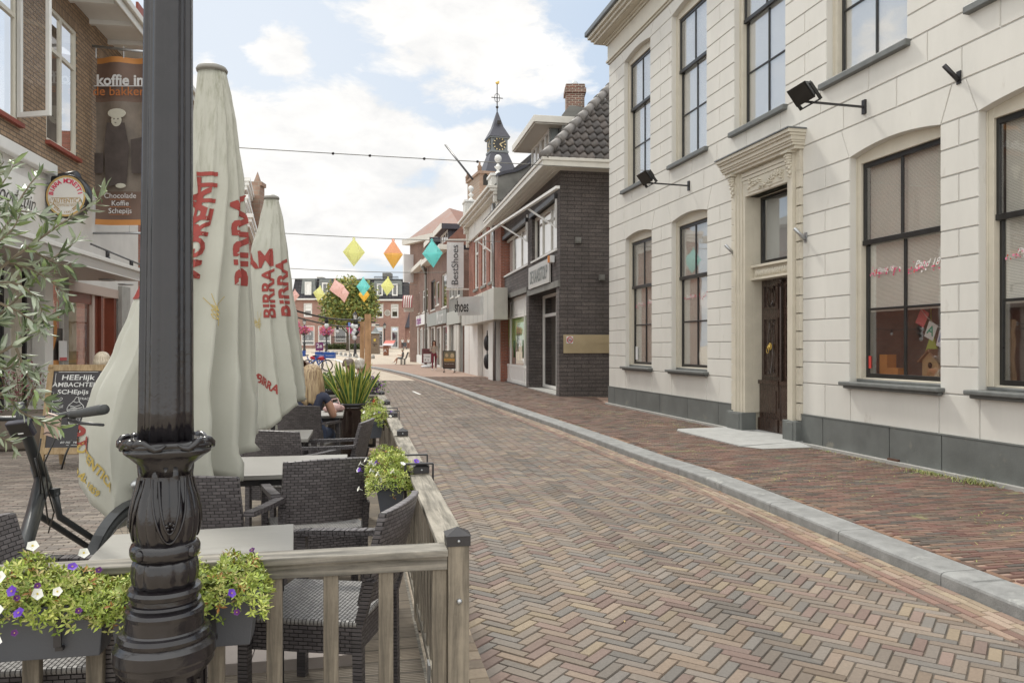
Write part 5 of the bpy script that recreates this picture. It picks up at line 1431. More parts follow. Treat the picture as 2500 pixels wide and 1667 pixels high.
# string of dark bulbs above canopy
o = thing('string_lights', 'black string of bulbs running above the bakery canopy', 'string lights', (FL.o.x, FL.o.y, 0), FL.ang)
mb = MB(); a_ = Vector((FL.s(222, -1.1), -1.1, FL.z(222, 596, -1.1))); b_ = Vector((FL.s(352, -1.1), -1.1, FL.z(352, 650, -1.1))); mb.tube([a_, b_], .018, 5); mb.build('cable', M['black'], o)
for t in (.27, .72, .97):
    p = a_.lerp(b_, t); mb = MB(); mb.tube([p, p-Vector((0, 0, .1))], .035, 6); mb.ball(p-Vector((0, 0, .14)), .05, 8, 6); mb.build('bulb', M['dmetal'], o)
# shopfront joinery
brn = mat('red brown joinery', '#6e3524', .4, var=.15, scale=4, coat=.2)
brn2 = mat('dark brown joinery', '#4a2a22', .4, var=.15, scale=4)
zh = FL.z(186, 712)
w = window(BK, g1[0], FL.s(246), .25, zh, y=.06, fw=.20, cols=1, fm=brn, gm_=M['deadglass'], back='inter', back_y=1.6)
mb = MB(); x = FL.s(231); mb.box(x, x+.12, .04, .10, .25, zh); mb.box(g1[0], g1[1], -.03, .2, zh, zt_s); mb.build('header', mat('beige header', (.45, .36, .31), .5, var=.05), BK)
dx0, dx1 = FL.s(247), FL.s(284)
mb = MB(); mb.box(dx0, dx0+.14, .0, .2, 0, zh); mb.box(dx1-.15, dx1, -.0, .2, 0, zh); mb.box(dx0+.9, dx1-.15, .5, .6, 0, zh); mb.build('door_post', brn, BK)
MB().box(dx0+.12, dx1-.2, .75, .8, 0, zh).build('passage', mat('ochre wall', (.30, .24, .13), .8, var=.2), BK)
mb = MB(); mb.box(FL.s(286), FL.s(307), -.1, .05, 0, zt_s+.1); mb.build('pillar', M['concrete'], BK)
mb = MB(); mb.box(FL.s(75), FL.s(93), -.22, .0, 0, zt_s+.3); mb.box(FL.s(97), FL.s(115), -.10, .0, 0, zt_s+.3); mb.build('pilaster', M['white'], BK)
MB().box(FL.s(24), FL.s(40), -.08, .0, 0, zt_s).build('post', M['cream'], BK)
for (a, b) in (gA, g0): window(BK, a, b, .5, zt_s, y=.06, fw=.06, fm=M['dmetal'], gm_=M['deadglass'], back='dark')
w = window(BK, gB[0], gB[1], .5, zt_s, y=.06, fw=.05, fm=M['white'], gm_=M['deadglass'], back='dark')
mb = MB(); a, b = gB; zz = FL.z(125, 800)
mb.box(a+.05, b-.08, .055, .06, FL.z(125, 880), zz); mb.mi = 1; put_text(mb, '2', (a+(b-a)*.32, .05, FL.z(125, 838)), 1.5); 
mb.mi = 2; mb.box(b-.38, b-.02, -.0, .01, FL.z(160, 880), FL.z(160, 832)); mb.mi = 3; mb.box(b-.36, b-.04, -.004, .0, FL.z(160, 880), FL.z(160, 872))
mb.build('poster', [mat('dark poster', (.06, .05, .045), .5, var=.8, scale=4), mat('poster orange', (.6, .25, .05), .5, var=0), M['plasticwhite'], mat('poster red', (.5, .08, .08), .5, var=0)], BK)
# white signboard with script
sbd = thing('signboard', 'white shop signboard with black script lettering above the canopy', 'sign', (FL.o.x, FL.o.y, 0), FL.ang)
a, b = FL.s(-130, -.12), FL.s(82, -.12)
MB().box(a, b, -.12, -.04, FL.z(60, 530, -.12), FL.z(60, 432, -.12)).build('panel', M['white'], sbd)
mb = MB(); put_text(mb, 'brood tuin', (b-.75, -.13, FL.z(60, 492, -.12)), .36, shear=.4); mb.build('lettering', M['black'], sbd)
# security camera bracket etc. above canopy
# round beer sign
Ys = 13.6; c = P(164, 480, Ys)
rs = thing('round_sign', 'round projecting beer sign reading BIRRA MORETTI L\'AUTENTICA', 'sign', (c.x, c.y, 0), radians(-3))
Rr = .385; zc = c.z
def disk(mb, r0, r1, y, cx=0, cz=zc, n=40, sq=1.0):
    vs_ = []
    for r in (r0, r1):
        for k in range(n): vs_.append((cx+r*cos(2*pi*k/n), y, cz+sq*r*sin(2*pi*k/n)))
    if r0 <= 0: mb.add(vs_[n:], [tuple(range(n-1, -1, -1))])
    else: mb.add(vs_, [(k, (k+1) % n, (k+1) % n+n, k+n) for k in range(n)])
mb = MB(); mb.T = Matrix.Translation((0, .0, zc)) @ Matrix.Rotation(pi/2, 4, 'X'); mb.lathe([(Rr*.9, -.13), (Rr, -.12), (Rr, .02), (Rr*.97, .035), (Rr*.93, .035)], 40); mb.build('case', M['black'], rs)
mb = MB()
disk(mb, Rr*.84, Rr*.93, -.041); mb.mi = 1; disk(mb, .0, Rr*.84, -.040)
mb.mi = 1
face_m = [mat('sign gold ring', (.50, .33, .12), .4, var=.05), mat('sign cream face', (.68, .66, .62), .5, var=.04), mat('sign pink red', (.62, .04, .10), .5, var=0), mat('sign ochre', (.42, .26, .08), .5, var=0), mat('sign green', (.02, .10, .04), .5, var=0)]
mb.mi = 2
def arctext(mb, txt, r, a0, a1, size, cx, cz, y, flip=False):
    n = len(txt)
    for i, chh in enumerate(txt):
        if chh == ' ': continue
        t = a0+(a1-a0)*(i+.5)/n
        ux = Vector((sin(t), 0, -cos(t))); uz = Vector((cos(t), 0, sin(t)))
        if flip: ux, uz = -ux, -uz
        put_text(mb, chh, (cx+r*cos(t), y, cz+r*sin(t)), size, ux=ux, uz=uz, bold=.03)
arctext(mb, 'BIRRA MORETTI', Rr*.68, radians(176), radians(4), .112, 0, zc, -.046)
mb.mi = 3; put_text(mb, "L'AUTENTICA", (0, -.046, zc-.085), .10, ux=(.95, 0, 0), uz=(0, 0, 1.1), bold=.01)
mb.box(-.26, .26, -.046, -.042, zc-.032, zc-.026); mb.box(-.26, .26, -.046, -.042, zc-.146, zc-.140)
put_text(mb, 'RICETTA DAL 1859', (0, -.046, zc-.17), .038)
arctext(mb, 'BIRRA ITALIANA', Rr*.74, radians(222), radians(318), .045, 0, zc, -.046, True)
for sg_ in (-1, 1):
    for k in range(6): t = radians(270+sg_*(60-k*6)); mb.ball((Rr*.66*cos(t), -.043, zc+Rr*.66*sin(t)), (.016, .003, .010), 6, 4)
mb.build('sign_face', face_m, rs)
mb = MB(); mb.bar((-.95, .1, zc+.28), (-.3, .02, zc+.24), .03); mb.bar((-.95, .1, zc-.28), (-.3, .02, zc-.24), .03); mb.bar((-.95, .1, zc-.45), (-.95, .1, zc+.5), .035); mb.build('bracket', M['metal'], rs)
# spotlight drum behind
mb = MB(); mb.T = Matrix.Translation((-.20, .35, zc+.36)) @ Matrix.Rotation(radians(80), 4, 'Y'); mb.lathe([(.13, -.22), (.14, -.2), (.14, .2), (.1, .22)], 16)
o = mb.build('wall_spotlight', M['dmetal']); o.location = (c.x, c.y, 0); tag(o, 'dark cylindrical spotlight behind the round beer sign', 'spotlight')
# vertical banner
Yb = FL.Y(FL.s(225))+.0; bl, br = P(232, 140, Yb), P(372, 548, Yb)
vb = thing('vertical_banner', 'brown vertical banner reading koffie in de bakkerij with boy in white cap', 'banner', (bl.x, Yb, 0))
Wn = br.x-bl.x; zt, zb_ = bl.z, br.z; Hn = zt-zb_
mb = MB(); n = 30; k = 14; vs_ = []
for j in range(n+1):
    for i in range(k+1):
        u, v = i/k, j/n
        vs_.append((Wn*u+.01*sin(v*9)*u, .05*sin(u*9+v*1.5)*(.3+v)+.02*sin(v*14), zb_+Hn*v-.02*sin(u*pi)*(1-v)))
fs_ = [(j*(k+1)+i, j*(k+1)+i+1, (j+1)*(k+1)+i+1, (j+1)*(k+1)+i) for j in range(n) for i in range(k)]
mb.smooth = True
for f in fs_:
    pass
bm_ = [mat('banner brown', (.17, .11, .085), .6, var=.12, scale=2), mat('banner orange', (.55, .24, .07), .6, var=.06), mat('banner photo taupe', (.20, .165, .135), .6, var=.25, scale=3)]
mb.add(vs_, fs_)
for q in range(len(fs_)):
    j = q//k; v = (j+.5)/n; mb.m[q] = 1 if (v > .955 or v < .035) else (2 if .20 < v < .745 else 0)
mb.build('cloth', bm_, vb)
mb = MB(); Lm = [M['plasticwhite'], mat('banner text orange', (.50, .17, .05), .6, var=0), mat('banner photo pale', (.52, .50, .42), .6, var=.1), mat('banner photo dark', (.075, .06, .055), .6, var=.3, scale=4)]
yy = -.10
mb.mi = 0; put_text(mb, 'koffie in', (Wn*.48, yy, zb_+Hn*.85), .30, bold=.03); mb.box(.03, Wn-.03, yy-.002, yy, zb_+Hn*.815, zb_+Hn*.82)
mb.mi = 1; put_text(mb, 'de bakkerij', (Wn*.50, yy, zb_+Hn*.785), .26)
mb.mi = 0
for i, t in enumerate(('Chocolade', 'Koffie', 'Schepijs')): put_text(mb, t, (Wn*.48, yy, zb_+Hn*(.165-.045*i)), .15)
mb.mi = 1
for i in range(3): mb.box(Wn*.3, Wn*.66, yy-.002, yy, zb_+Hn*(.143-.045*i), zb_+Hn*(.143-.045*i)+.008)
mb.mi = 3      # boy in coat (generic figure)
bx = Wn*.42; z_ = lambda f: zb_+Hn*f
mb.prism([(bx-.20, z_(.60)), (bx+.16, z_(.60)), (bx+.25, z_(.46)), (bx+.20, z_(.24)), (bx-.22, z_(.22)), (bx-.25, z_(.46))], yy, yy+.002)
mb.mi = 2; mb.ball((bx-.01, yy, z_(.615)), (.11, .004, .13), 12, 8); mb.ball((bx+.0, yy-.003, z_(.655)), (.19, .004, .10), 14, 8); mb.ball((bx+.08, yy-.003, z_(.225)), (.11, .004, .05), 10, 6)
mb.mi = 3; mb.ball((bx-.05, yy-.006, z_(.622)), (.014, .003, .014), 6, 5); mb.ball((bx+.03, yy-.006, z_(.622)), (.014, .003, .014), 6, 5); mb.ball((bx-.02, yy-.006, z_(.600)), (.02, .003, .008), 6, 5)
mb.prism([(Wn*.66, z_(.5)), (Wn*.95, z_(.52)), (Wn*.9, z_(.3)), (Wn*.68, z_(.3))], yy+.001, yy+.003); mb.prism([(.04, z_(.42)), (.22, z_(.42)), (.22, z_(.30)), (.04, z_(.30))], yy+.001, yy+.003)
mb.build('print', Lm, vb)
mb = MB(); pz_ = H-(114-HY)/F*Yb; mb.tube([(-.24, 0, pz_+.03), (Wn+.1, 0, pz_-.14)], .03, 8); mb.box(-.30, -.24, -.06, .06, pz_-.22, pz_+.26); mb.tube([(.02, 0, pz_), (.02, 0, zt-.02)], .008, 4); mb.tube([(Wn*.5, 0, pz_), (Wn*.5, 0, zt-.02)], .008, 4)
mb.tube([(-.2, 0, zb_-.18), (Wn+.1, 0, zb_-.18)], .025, 8); mb.tube([(Wn*.6, 0, zb_-.18), (Wn*.6, 0, zb_)], .006, 4); mb.build('pole', M['metal'], vb)
# ---- second left house (mostly hidden) ----
h2 = FL.empty('brick_neighbour', 'brick house beyond the bakery, mostly behind the near umbrella', 'building')
a, b = FL.s(478), FL.s(585); zt = FL.z(482, 175)*.62
mb = MB(); wall(mb, a, b, 0, zt, [], .3, .1); mb.add([(b, .3, 0), (b, 7, 0), (b, 7, zt), (b, .3, zt)], [(0, 1, 2, 3)]); mb.build('wall', BR['red'], h2)
mb = MB(); mb.box(a, b, -.3, .3, zt, zt+.3); mb.build('gutter', M['gutterc'], h2)
# ---- ornate house with stacked cornices ----
YO = 42.0
def XO(px, Y=YO): return (px-CX)/F*Y
FOo = Fac((XO(560, 40), 40), (XO(560, 40)+(706-1250)/F*14, 54))
oh = thing('ornate_house', 'ornate brick and stone house with stacked white cornices and pinnacle', 'building', (0, 0, 0))
for i, (px0, px1, Yc, yt, hh) in enumerate(((560, 611, 39, 433, .75), (566, 606, 37, 475, .7), (574, 618, 35, 521, .75))):
    x0, x1 = (px0-60-CX)/F*Yc, (px1-CX)/F*Yc; zt = H-(yt-HY)/F*Yc
    mb = MB(); dx = -.288
    def obox(xa, xb, y0, y1, z0, z1):
        mb.add([(xa, y0, z0), (xb, y0, z0), (xb+dx*(y1-y0), y1, z0), (xa+dx*(y1-y0), y1, z0), (xa, y0, z1), (xb, y0, z1), (xb+dx*(y1-y0), y1, z1), (xa+dx*(y1-y0), y1, z1)], [(0, 3, 2, 1), (4, 5, 6, 7), (0, 1, 5, 4), (1, 2, 6, 5), (2, 3, 7, 6), (3, 0, 4, 7)])
    obox(x0, x1-.45, Yc+.35, Yc+6, 0, zt-hh*.5); mb.build('wall', [BR['red']], oh)
    mb = MB()
    for o_, a_, b_ in ((-.0, zt-.18, zt), (.10, zt-.36, zt-.18), (.24, zt-hh*.75, zt-.36)): obox(x0, x1-o_, Yc+o_, Yc+6, a_, b_)
    mb.build('cornice', M['white'], oh)
    mb = MB()
    for k in range(3): obox(x1-1.15, x1-.44, Yc+.33, Yc+.5, zt-hh-.5-k*.75, zt-hh-.15-k*.75)
    mb.build('stone_band', M['offwhite'], oh)
pc = P(629, 520, 44); pn = MB(); pw_ = .26
zA = H-(452-HY)/F*44; zB = H-(419-HY)/F*44
pn.box(pc.x-pw_, pc.x+pw_, 43.6, 44.4, 0, zA-.1); pn.box(pc.x-.36, pc.x+.36, 43.6, 44.4, zA-.1, zA+.12)
pn.add([(pc.x-.17, 43.8, zA+.12), (pc.x+.17, 43.8, zA+.12), (pc.x+.17, 44.2, zA+.12), (pc.x-.17, 44.2, zA+.12), (pc.x, 44, zB)], [(0, 1, 4), (1, 2, 4), (2, 3, 4), (3, 0, 4)])
pn.build('pinnacle', BR['church'], oh)
# ---- chalkboard ----
Yc = 9.6
def chalk():
    a, b = P(128, 880, Yc), P(272, 882, Yc); z0 = H-(1075-HY)/F*Yc
    zt = a.z; W = b.x-a.x
    t = thing('chalkboard', 'wooden A-frame chalkboard advertising Heerlijk Ambachtelijk schepijs', 'a-board', ((a.x+b.x)/2-.03, Yc, 0), radians(4))
    tilt = Matrix.Rotation(radians(-9), 4, 'X') @ Matrix.Identity(4)
    Hh = zt-.12
    fm = woodmat('pale oak frame', '#a08a6a', '#8a7352', 'z')
    T_ = Matrix.Translation((0, -.28, 0)) @ Matrix.Rotation(radians(-13), 4, 'X')
    mb = MB(); mb.T = T_; w2 = W/2
    mb.box(-w2, -w2+.07, -.02, .02, 0, Hh+.1); mb.box(w2-.07, w2, -.02, .02, 0, Hh+.1); mb.box(-w2+.07, w2-.07, -.02, .02, Hh+.02, Hh+.1); mb.box(-w2+.07, w2-.07, -.02, .02, .2, .28)
    mb.build('frame', fm, t, bevel=.003)
    mb = MB(); mb.T = T_; mb.box(-w2+.07, w2-.07, -.012, .01, .28, Hh+.02); mb.build('board', mat('chalkboard black', (.018, .014, .016), .45, var=.2, scale=3), t)
    mb = MB(); mb.T = Matrix.Translation((0, .28, 0)) @ Matrix.Rotation(radians(13), 4, 'X'); mb.box(-w2, -w2+.05, -.02, .02, 0, Hh+.08); mb.box(w2-.05, w2, -.02, .02, 0, Hh+.08); mb.box(-w2+.05, w2-.05, -.01, .01, .3, Hh); mb.build('rear_leg', fm, t)
    mb = MB(); mb.T = T_; y = -.016; bw = (W-.14); bh = Hh+.02-.28; cz = lambda f: .28+bh*f
    put_text(mb, 'HEErlijk', (-.0, y, cz(.91)), .12, bold=.012, shear=.05, uz=(0, 0, .75)); put_text(mb, 'AMBACHTElijk', (0, y, cz(.815)), .092, bold=.008, shear=.05, uz=(0, 0, .85)); put_text(mb, 'SCHEpijs !!', (0, y, cz(.72)), .10, bold=.012, shear=.05, uz=(0, 0, .75))
    put_text(mb, 'OREO', (-.22, y, cz(.63)), .05); put_text(mb, 'VANILLE', (-.22, y, cz(.53)), .045); put_text(mb, 'CITROEN', (-.22, y, cz(.43)), .045); put_text(mb, 'STRACIATELLA', (.17, y, cz(.63)), .042)
    put_text(mb, 'en nog veel meer', (.05, y, cz(.07)), .05, shear=.3)
    for zz in (.605, .505): mb.box(-.27, -.17, y-.001, y, cz(zz)-.003, cz(zz)); 
    mb.box(-.05, .25, y-.001, y, cz(.03), cz(.03)+.004)
    def line(pts, r=.004): mb.tube([(x, y, cz(z)) for x, z in pts], r, 4)
    line([(-.09, .49), (.11, .49)]); line([(-.08, .475), (-.045, .30), (.06, .30), (.10, .475)]); line([(-.09, .49), (-.08, .475), (.10, .475), (.11, .49)])
    line([(-.09, .50), (-.07, .55), (-.02, .60), (.01, .655), (.035, .65), (.05, .59), (.10, .54), (.11, .50)]); line([(-.07, .545), (.0, .525), (.07, .55)]); line([(-.03, .60), (.02, .58), (.05, .60)]); line([(-.05, .515), (.03, .505), (.09, .52)])
    for k in range(7): line([(-.065+.022*k, .47), (-.035+.014*k, .31)], .0016)
    w3 = w2-.1
    for sx in (-1, 1): line([(sx*w3, .97), (sx*w3, .82)], .003); 
    line([(-w3+.03, .985), (w3-.03, .985)], .003); line([(-w3, .72), (-w3, .40)], .002); line([(w3, .72), (w3, .55)], .002)
    mb.build('chalk_writing', mat('chalk', (.6, .6, .58), .9, var=.25, scale=60), t)
chalk()
# person behind the chalkboard is placed in the people part
# ================= the square =================
YQ = 118.0; GQ = gz(YQ)
FQ = Fac(((700-CX)/F*YQ, YQ), ((1002-CX)/F*YQ, YQ))
def q_rect(x0, x1, yt, yb): return (FQ.s(x0), FQ.s(x1), H-(yb-HY)/F*YQ, H-(yt-HY)/F*YQ)
def zq(py): return H-(py-HY)/F*YQ
for nm, lb, x0, x1, ytop, yg, wins in (
    ('square_house', 'brick house on the square with photo posters in its shop windows', 712, 862, 679.5, 731, [(741, 762, 740, 774), (735, 768, 794.5, 843), (776, 808, 794.5, 843), (816, 846, 800, 836)]),
    ('square_house', 'brick house on the square with two dormers, round grille and dark doors', 862, 989, 681, 733, [(917, 936, 742, 776), (954, 973, 742, 776), (917, 936, 797, 846), (954, 973, 797, 850), (872, 886, 742, 776)])):
    h = FQ.empty(nm, lb, 'building', 'brick houses on the far square'); a, b = FQ.s(x0), FQ.s(x1)
    hs_ = [q_rect(*w) for w in wins]
    mb = MB(); wall(mb, a, b, 0, zq(yg), hs_, 0, .3); mb.add([(b, 0, 0), (b, 9, 0), (b, 9, zq(yg)), (b, 0, zq(yg))], [(0, 1, 2, 3)]); mb.build('wall', BR['sq'], h)
    mb = MB(); mb.box(a, b+.3, -.5, .0, zq(yg+1.5), zq(yg-2.2)); mb.build('gutter', M['white'], h)
    mb = MB(); mb.add([(a, -.3, zq(yg-2)), (b, -.3, zq(yg-2)), (b-.4, 1.8, zq(ytop)), (a, 1.8, zq(ytop))], [(0, 1, 2, 3)]); mb.add([(b, -.3, zq(yg-2)), (b, 9, zq(yg-2)), (b-.4, 8, zq(ytop)), (b-.4, 1.8, zq(ytop))], [(0, 1, 2, 3)]); mb.add([(a, 1.8, zq(ytop)), (b-.4, 1.8, zq(ytop)), (b-.4, 9, zq(ytop)), (a, 9, zq(ytop))], [(0, 1, 2, 3)])
    mb.build('roof', brickmat('mansard tiles', (.055, .052, .058), (.035, .033, .038), (.018, .017, .02), .5, .55, .06, 'x', off=0, bump=.8), h)
    mb = MB(); mb.box(a, b, 1.6, 2.0, zq(ytop), zq(ytop-2)); mb.build('ridge_band', M['zinc'], h)
    for i, (w, r) in enumerate(zip(wins, hs_)):
        if w[3] < 780: window(h, *r, y=.1, fw=.22, cols=1, rows=(.7,), bar=.2, back='inter', back_y=.5, blind=('blind', .45))
        elif x0 == 712: window(h, *r, y=.1, fw=.18, cols=1, rows=(.22,), bar=.18, back='dark', back_y=.5)
        else: window(h, *r, y=.1, fw=.2, cols=1, rows=(.78,), bar=.2, back=None)
    for (dx0, dx1, dy0, dy1) in ([(744, 760, 688, 720), (786, 800, 690, 718)] if x0 == 712 else [(920, 934.6, 693, 722), (957, 971, 693, 722)]):
        r = q_rect(dx0, dx1, dy0, dy1)
        mb = MB(); mb.add([(r[0]-.7, .2, r[2]-.35), (r[1]+.7, .2, r[2]-.35), (r[1]+.45, .3, r[3]+.5), (r[0]-.45, .3, r[3]+.5), (r[0]-.7, 3, r[2]-.3), (r[1]+.7, 3, r[2]-.3), (r[1]+.45, 3, r[3]+.5), (r[0]-.45, 3, r[3]+.5)], [(0, 1, 2, 3), (1, 5, 6, 2), (4, 0, 3, 7), (3, 2, 6, 7)]); d_ = mb.build('dormer', M['lead'], h)
        window(d_, *r, y=-.02, fw=.2, cols=1, back=None, bar=.2); 
        for w_ in [x for x in bpy.data.objects if x.parent == d_]:
            for ch_ in [x for x in bpy.data.objects if x.parent == w_]: ch_.parent = d_
        MB().box(r[0], r[1], .12, .15, r[2], r[3]).build('blind', M['blind'] if dx0 == 744 else M['dark'], d_)
    if x0 == 712:
        for k, (w, r) in enumerate(zip(wins[1:3], hs_[1:3])):
            mb = MB(); zt, zb_ = r[3], r[2]; mb.box(r[0]+.2, r[1]-.2, .20, .22, zb_+.9, zt-.75); mb.mi = 1; mb.box(r[0]+.15, r[1]-.15, .17, .2, zt-.8, zt-.15)
            mb.mi = 2
            cx = (r[0]+r[1])/2
            for dx, s_ in ((-.45, 1), (.35, .9)):
                mb.ball((cx+dx, .19, zb_+1.55), (.38*s_, .02, .75), 10, 8)
            mb.mi = 3
            for dx in (-.45, .35): mb.ball((cx+dx, .165, zb_+1.75), (.14, .02, .2), 8, 6)
            mb.build('poster', [mat('poster grey', (.22, .22, .23), .5, var=.5, scale=2), mat('poster red band', (.60, .06, .03), .5, var=.05), M['dark'], mat('poster skin grey', (.4, .38, .37), .5, var=.1)], h)
    else:
        for r in hs_[2:4]: MB().box(r[0]+.2, r[1]-.2, .2, .25, r[2], r[2]+(r[3]-r[2])*.76).build('door', M['dmetal'], h)
        mb = MB(); cxx, cz = FQ.s(946), zq(764); mb.tube([(cxx+.42*cos(q*pi/10), -.03, cz+.42*sin(q*pi/10)) for q in range(21)], .05, 5, caps=False)
        for k in range(-3, 4): 
            hh_ = sqrt(max(.01, .42**2-(k*.11)**2)); mb.bar((cxx+k*.11, -.03, cz-hh_), (cxx+k*.11, -.03, cz+hh_), .03); mb.bar((cxx-hh_, -.05, cz+k*.11), (cxx+hh_, -.05, cz+k*.11), .03)
        mb.build('round_grille', M['offwhite'], h)
        mb = MB(); a_, b_ = FQ.s(905), FQ.s(965)
        for k in range(26): x = a_+(b_-a_)*k/25; mb.bar((x, 3, zq(682)), (x, 3, zq(671)), .05)
        mb.bar((a_, 3, zq(671)), (b_, 3, zq(671)), .07); mb.build('roof_railing', M['dmetal'], h)
        MB().box(FQ.s(923), FQ.s(944), 4, 6, zq(682), zq(660)).build('lift_housing', M['cement'], h)
        MB().box(FQ.s(857), FQ.s(912), 6, 8, zq(684), zq(671)).build('roof_block', M['offwhite'], h)
mb = MB(); mb.box(FQ.s(762), FQ.s(776), 3, 4.5, zq(681), zq(672)); mb.box(FQ.s(761), FQ.s(777), 2.8, 4.7, zq(673), zq(672)); gthing(mb, 'roof_chimney', M['offwhite'], 'low pale chimney on the left square roof', 'chimney', FQ)
# link building and salmon brick corner
lk = FQ.empty('link_house', 'low brick link house with dark tiled roof at the right of the square', 'building')
mb = MB(); wall(mb, FQ.s(989), FQ.s(1003), 0, zq(797), [], .5, .1); mb.build('wall', BR['sq'], lk)
mb = MB(); mb.add([(FQ.s(989), .2, zq(797)), (FQ.s(1003), .2, zq(797)), (FQ.s(1003), 5, zq(758)), (FQ.s(989), 5, zq(758))], [(0, 1, 2, 3)]); mb.box(FQ.s(989), FQ.s(1003), .0, .25, zq(800), zq(797)); mb.build('roof', M['slate'], lk)
Ysb = 78.0
cb = thing('salmon_corner', 'tall salmon brick corner pier with stone base beyond the row', 'building', ((1005.5-CX)/F*Ysb, Ysb, 0))
zc_ = lambda py: H-(py-HY)/F*Ysb
mb = MB(); mb.box(-.22, .22, 0, 6, 0, zc_(628)); mb.build('pier', brickmat('salmon brick', '#a8745c', '#98664f', '#8a7466', .21, .062, .009, 'x'), cb)
mb = MB(); mb.box(-.32, .32, -.1, 6, gz(78), gz(78)+.5); mb.box(-.27, .27, -.05, .1, zc_(812), zc_(808)); mb.build('stone_base', mat('sand stone', (.42, .33, .27), .8, var=.1), cb)
# striped awning
aw = thing('striped_awning', 'round red and white striped awning at the end of the row', 'awning', ((1008-CX)/F*64, 64, 0))
mb = MB(); z0 = H-(752-HY)/F*64; z1 = H-(721-HY)/F*64; n = 9
for j in range(n):
    xa = -.75+.8*j/n; xb = -.75+.8*(j+1)/n
    for q in range(6):
        mb.mi = j % 2; t0, t1 = q*pi/12, (q+1)*pi/12
        hz0 = z0; R_ = z1-z0
        mb.add([(xa, -R_*cos(t0)*.9, hz0+R_*sin(t0)), (xb, -R_*cos(t0)*.9, hz0+R_*sin(t0)), (xb, -R_*cos(t1)*.9, hz0+R_*sin(t1)), (xa, -R_*cos(t1)*.9, hz0+R_*sin(t1))], [(0, 1, 2, 3)])
for q in range(8):
    t0, t1 = q*pi/16, (q+1)*pi/16; mb.mi = q % 2
    mb.add([(-.75, 0, z0), (-.75, -R_*cos(t0)*.9, z0+R_*sin(t0)), (-.75, -R_*cos(t1)*.9, z0+R_*sin(t1))], [(0, 1, 2)])
mb.box(-.75, .05, -.02, .02, z0-.3, z0); mb.build('canvas', [mat('awning red', (.30, .06, .07), .7, var=.05), M['offwhite']], aw)
# tree
LEAF = colmat('tree leaves', .6, 3, .2, 0)
def foliage(mb, blobs, n, size, cols, rnd, up=.3, aspect=.5, inner=.75, tone=None):
    tot = sum(b[3]*b[4]*b[5] for b in blobs)
    for bx, by, bz, rx, ry, rz in blobs:
        k = int(n*rx*ry*rz/tot)
        for _ in range(k):
            while True:
                v = Vector((rnd.uniform(-1, 1), rnd.uniform(-1, 1), rnd.uniform(-1, 1)))
                L = v.length
                if .05 < L < 1: break
            r_ = inner+(1-inner)*rnd.random()
            v = v/L*r_*(1+.12*sin(v.x*9+v.y*7)+.1*sin(v.z*11))
            p = Vector((bx+v.x*rx, by+v.y*ry, bz+v.z*rz))
            d = Vector((rnd.gauss(0, 1), rnd.gauss(0, 1), rnd.gauss(0, 1)*.6+up)).normalized()
            s_ = d.cross(Vector((rnd.gauss(0, 1), rnd.gauss(0, 1), rnd.gauss(0, 1)))).normalized()
            L_ = size*rnd.uniform(.6, 1.3); w_ = L_*aspect/2
            c = rnd.choice(cols); f = rnd.uniform(.75, 1.25)
            if tone: f *= tone(p)
            mb.col = (c[0]*f, c[1]*f, c[2]*f)
            q = p+d*L_
            m_ = p+d*L_*.5; nn = d.cross(s_)*L_*.12
            mb.add([p, m_-s_*w_+nn, q, m_+s_*w_+nn], [(0, 1, 2, 3)])
def tree(x, Y, zb, zt, w, label, cols, n=9000, size=.3, seed=3, name='deciduous_tree'):
    rnd = random.Random(seed)
    t = thing(name, label, 'tree', (x, Y, zb))
    hgt = zt-zb; ct_ = hgt*.19
    mb = MB(); mb.tube([(0, 0, -.1), (.05, 0, ct_*.6), (.0, .05, ct_*1.2), (.1, 0, hgt*.75)], [.22, .17, .14, .03], 8)
    for k in range(9):
        an = k*2.4; zz = ct_*.9+k*hgt*.05; mb.tube([(0, 0, zz), (.28*w*cos(an), .28*w*sin(an), zz+hgt*.16), (.42*w*cos(an), .42*w*sin(an), zz+hgt*.26)], [.08, .05, .015], 5)
    mb.build('trunk', mat('bark', (.10, .08, .06), .9, var=.3, scale=6, bump=.4), t)
    bl = []
    for k in range(34):
        while True:
            v = Vector((rnd.uniform(-1, 1), rnd.uniform(-1, 1), rnd.uniform(-1, 1)))
            if v.length < 1: break
        rz_ = (hgt-ct_)/2; r_ = rnd.uniform(.17, .27)
        bl.append((v.x*w*.40, v.y*w*.40, ct_+rz_+v.z*rz_*.80-.0, r_*w, r_*w, r_*w*.8))
    mb = MB(); foliage(mb, bl, n, size, cols, rnd, .2, .7, .35); mb.build('crown', LEAF, t)
    return t
GR = [(.20, .24, .06), (.15, .20, .05), (.27, .28, .07), (.36, .30, .07), (.11, .15, .04)]
Yt = 104; tree((848-CX)/F*Yt, Yt, gz(Yt), H-(672-HY)/F*Yt, 139/F*Yt, 'full green tree turning yellow in the middle of the square', GR, 15000, .42, 5)
# hedge
mb = MB(); rnd = random.Random(9); Yh = 110
foliage(mb, [(((800+k*5.5)-CX)/F*Yh, Yh, gz(Yh)+.35, .5, .4, .45) for k in range(15)], 2600, .22, [(.06, .09, .03), (.09, .12, .04), (.12, .13, .05)], rnd, .3, .7, .5)
tag(mb.build('hedge', LEAF), 'low green hedge under the tree on the square', 'hedge')
mb = MB(); x0, x1 = (800-CX)/F*109, (884-CX)/F*109
for k in range(40): x = x0+(x1-x0)*k/39; mb.bar((x, 109.2+2, gz(110)), (x, 109.2+2, gz(110)+1.9), .05)
mb.bar((x0, 111.2, gz(110)+1.8), (x1, 111.2, gz(110)+1.8), .07); tag(mb.build('railing', M['dmetal']), 'dark iron railing behind the hedge on the square', 'railing')
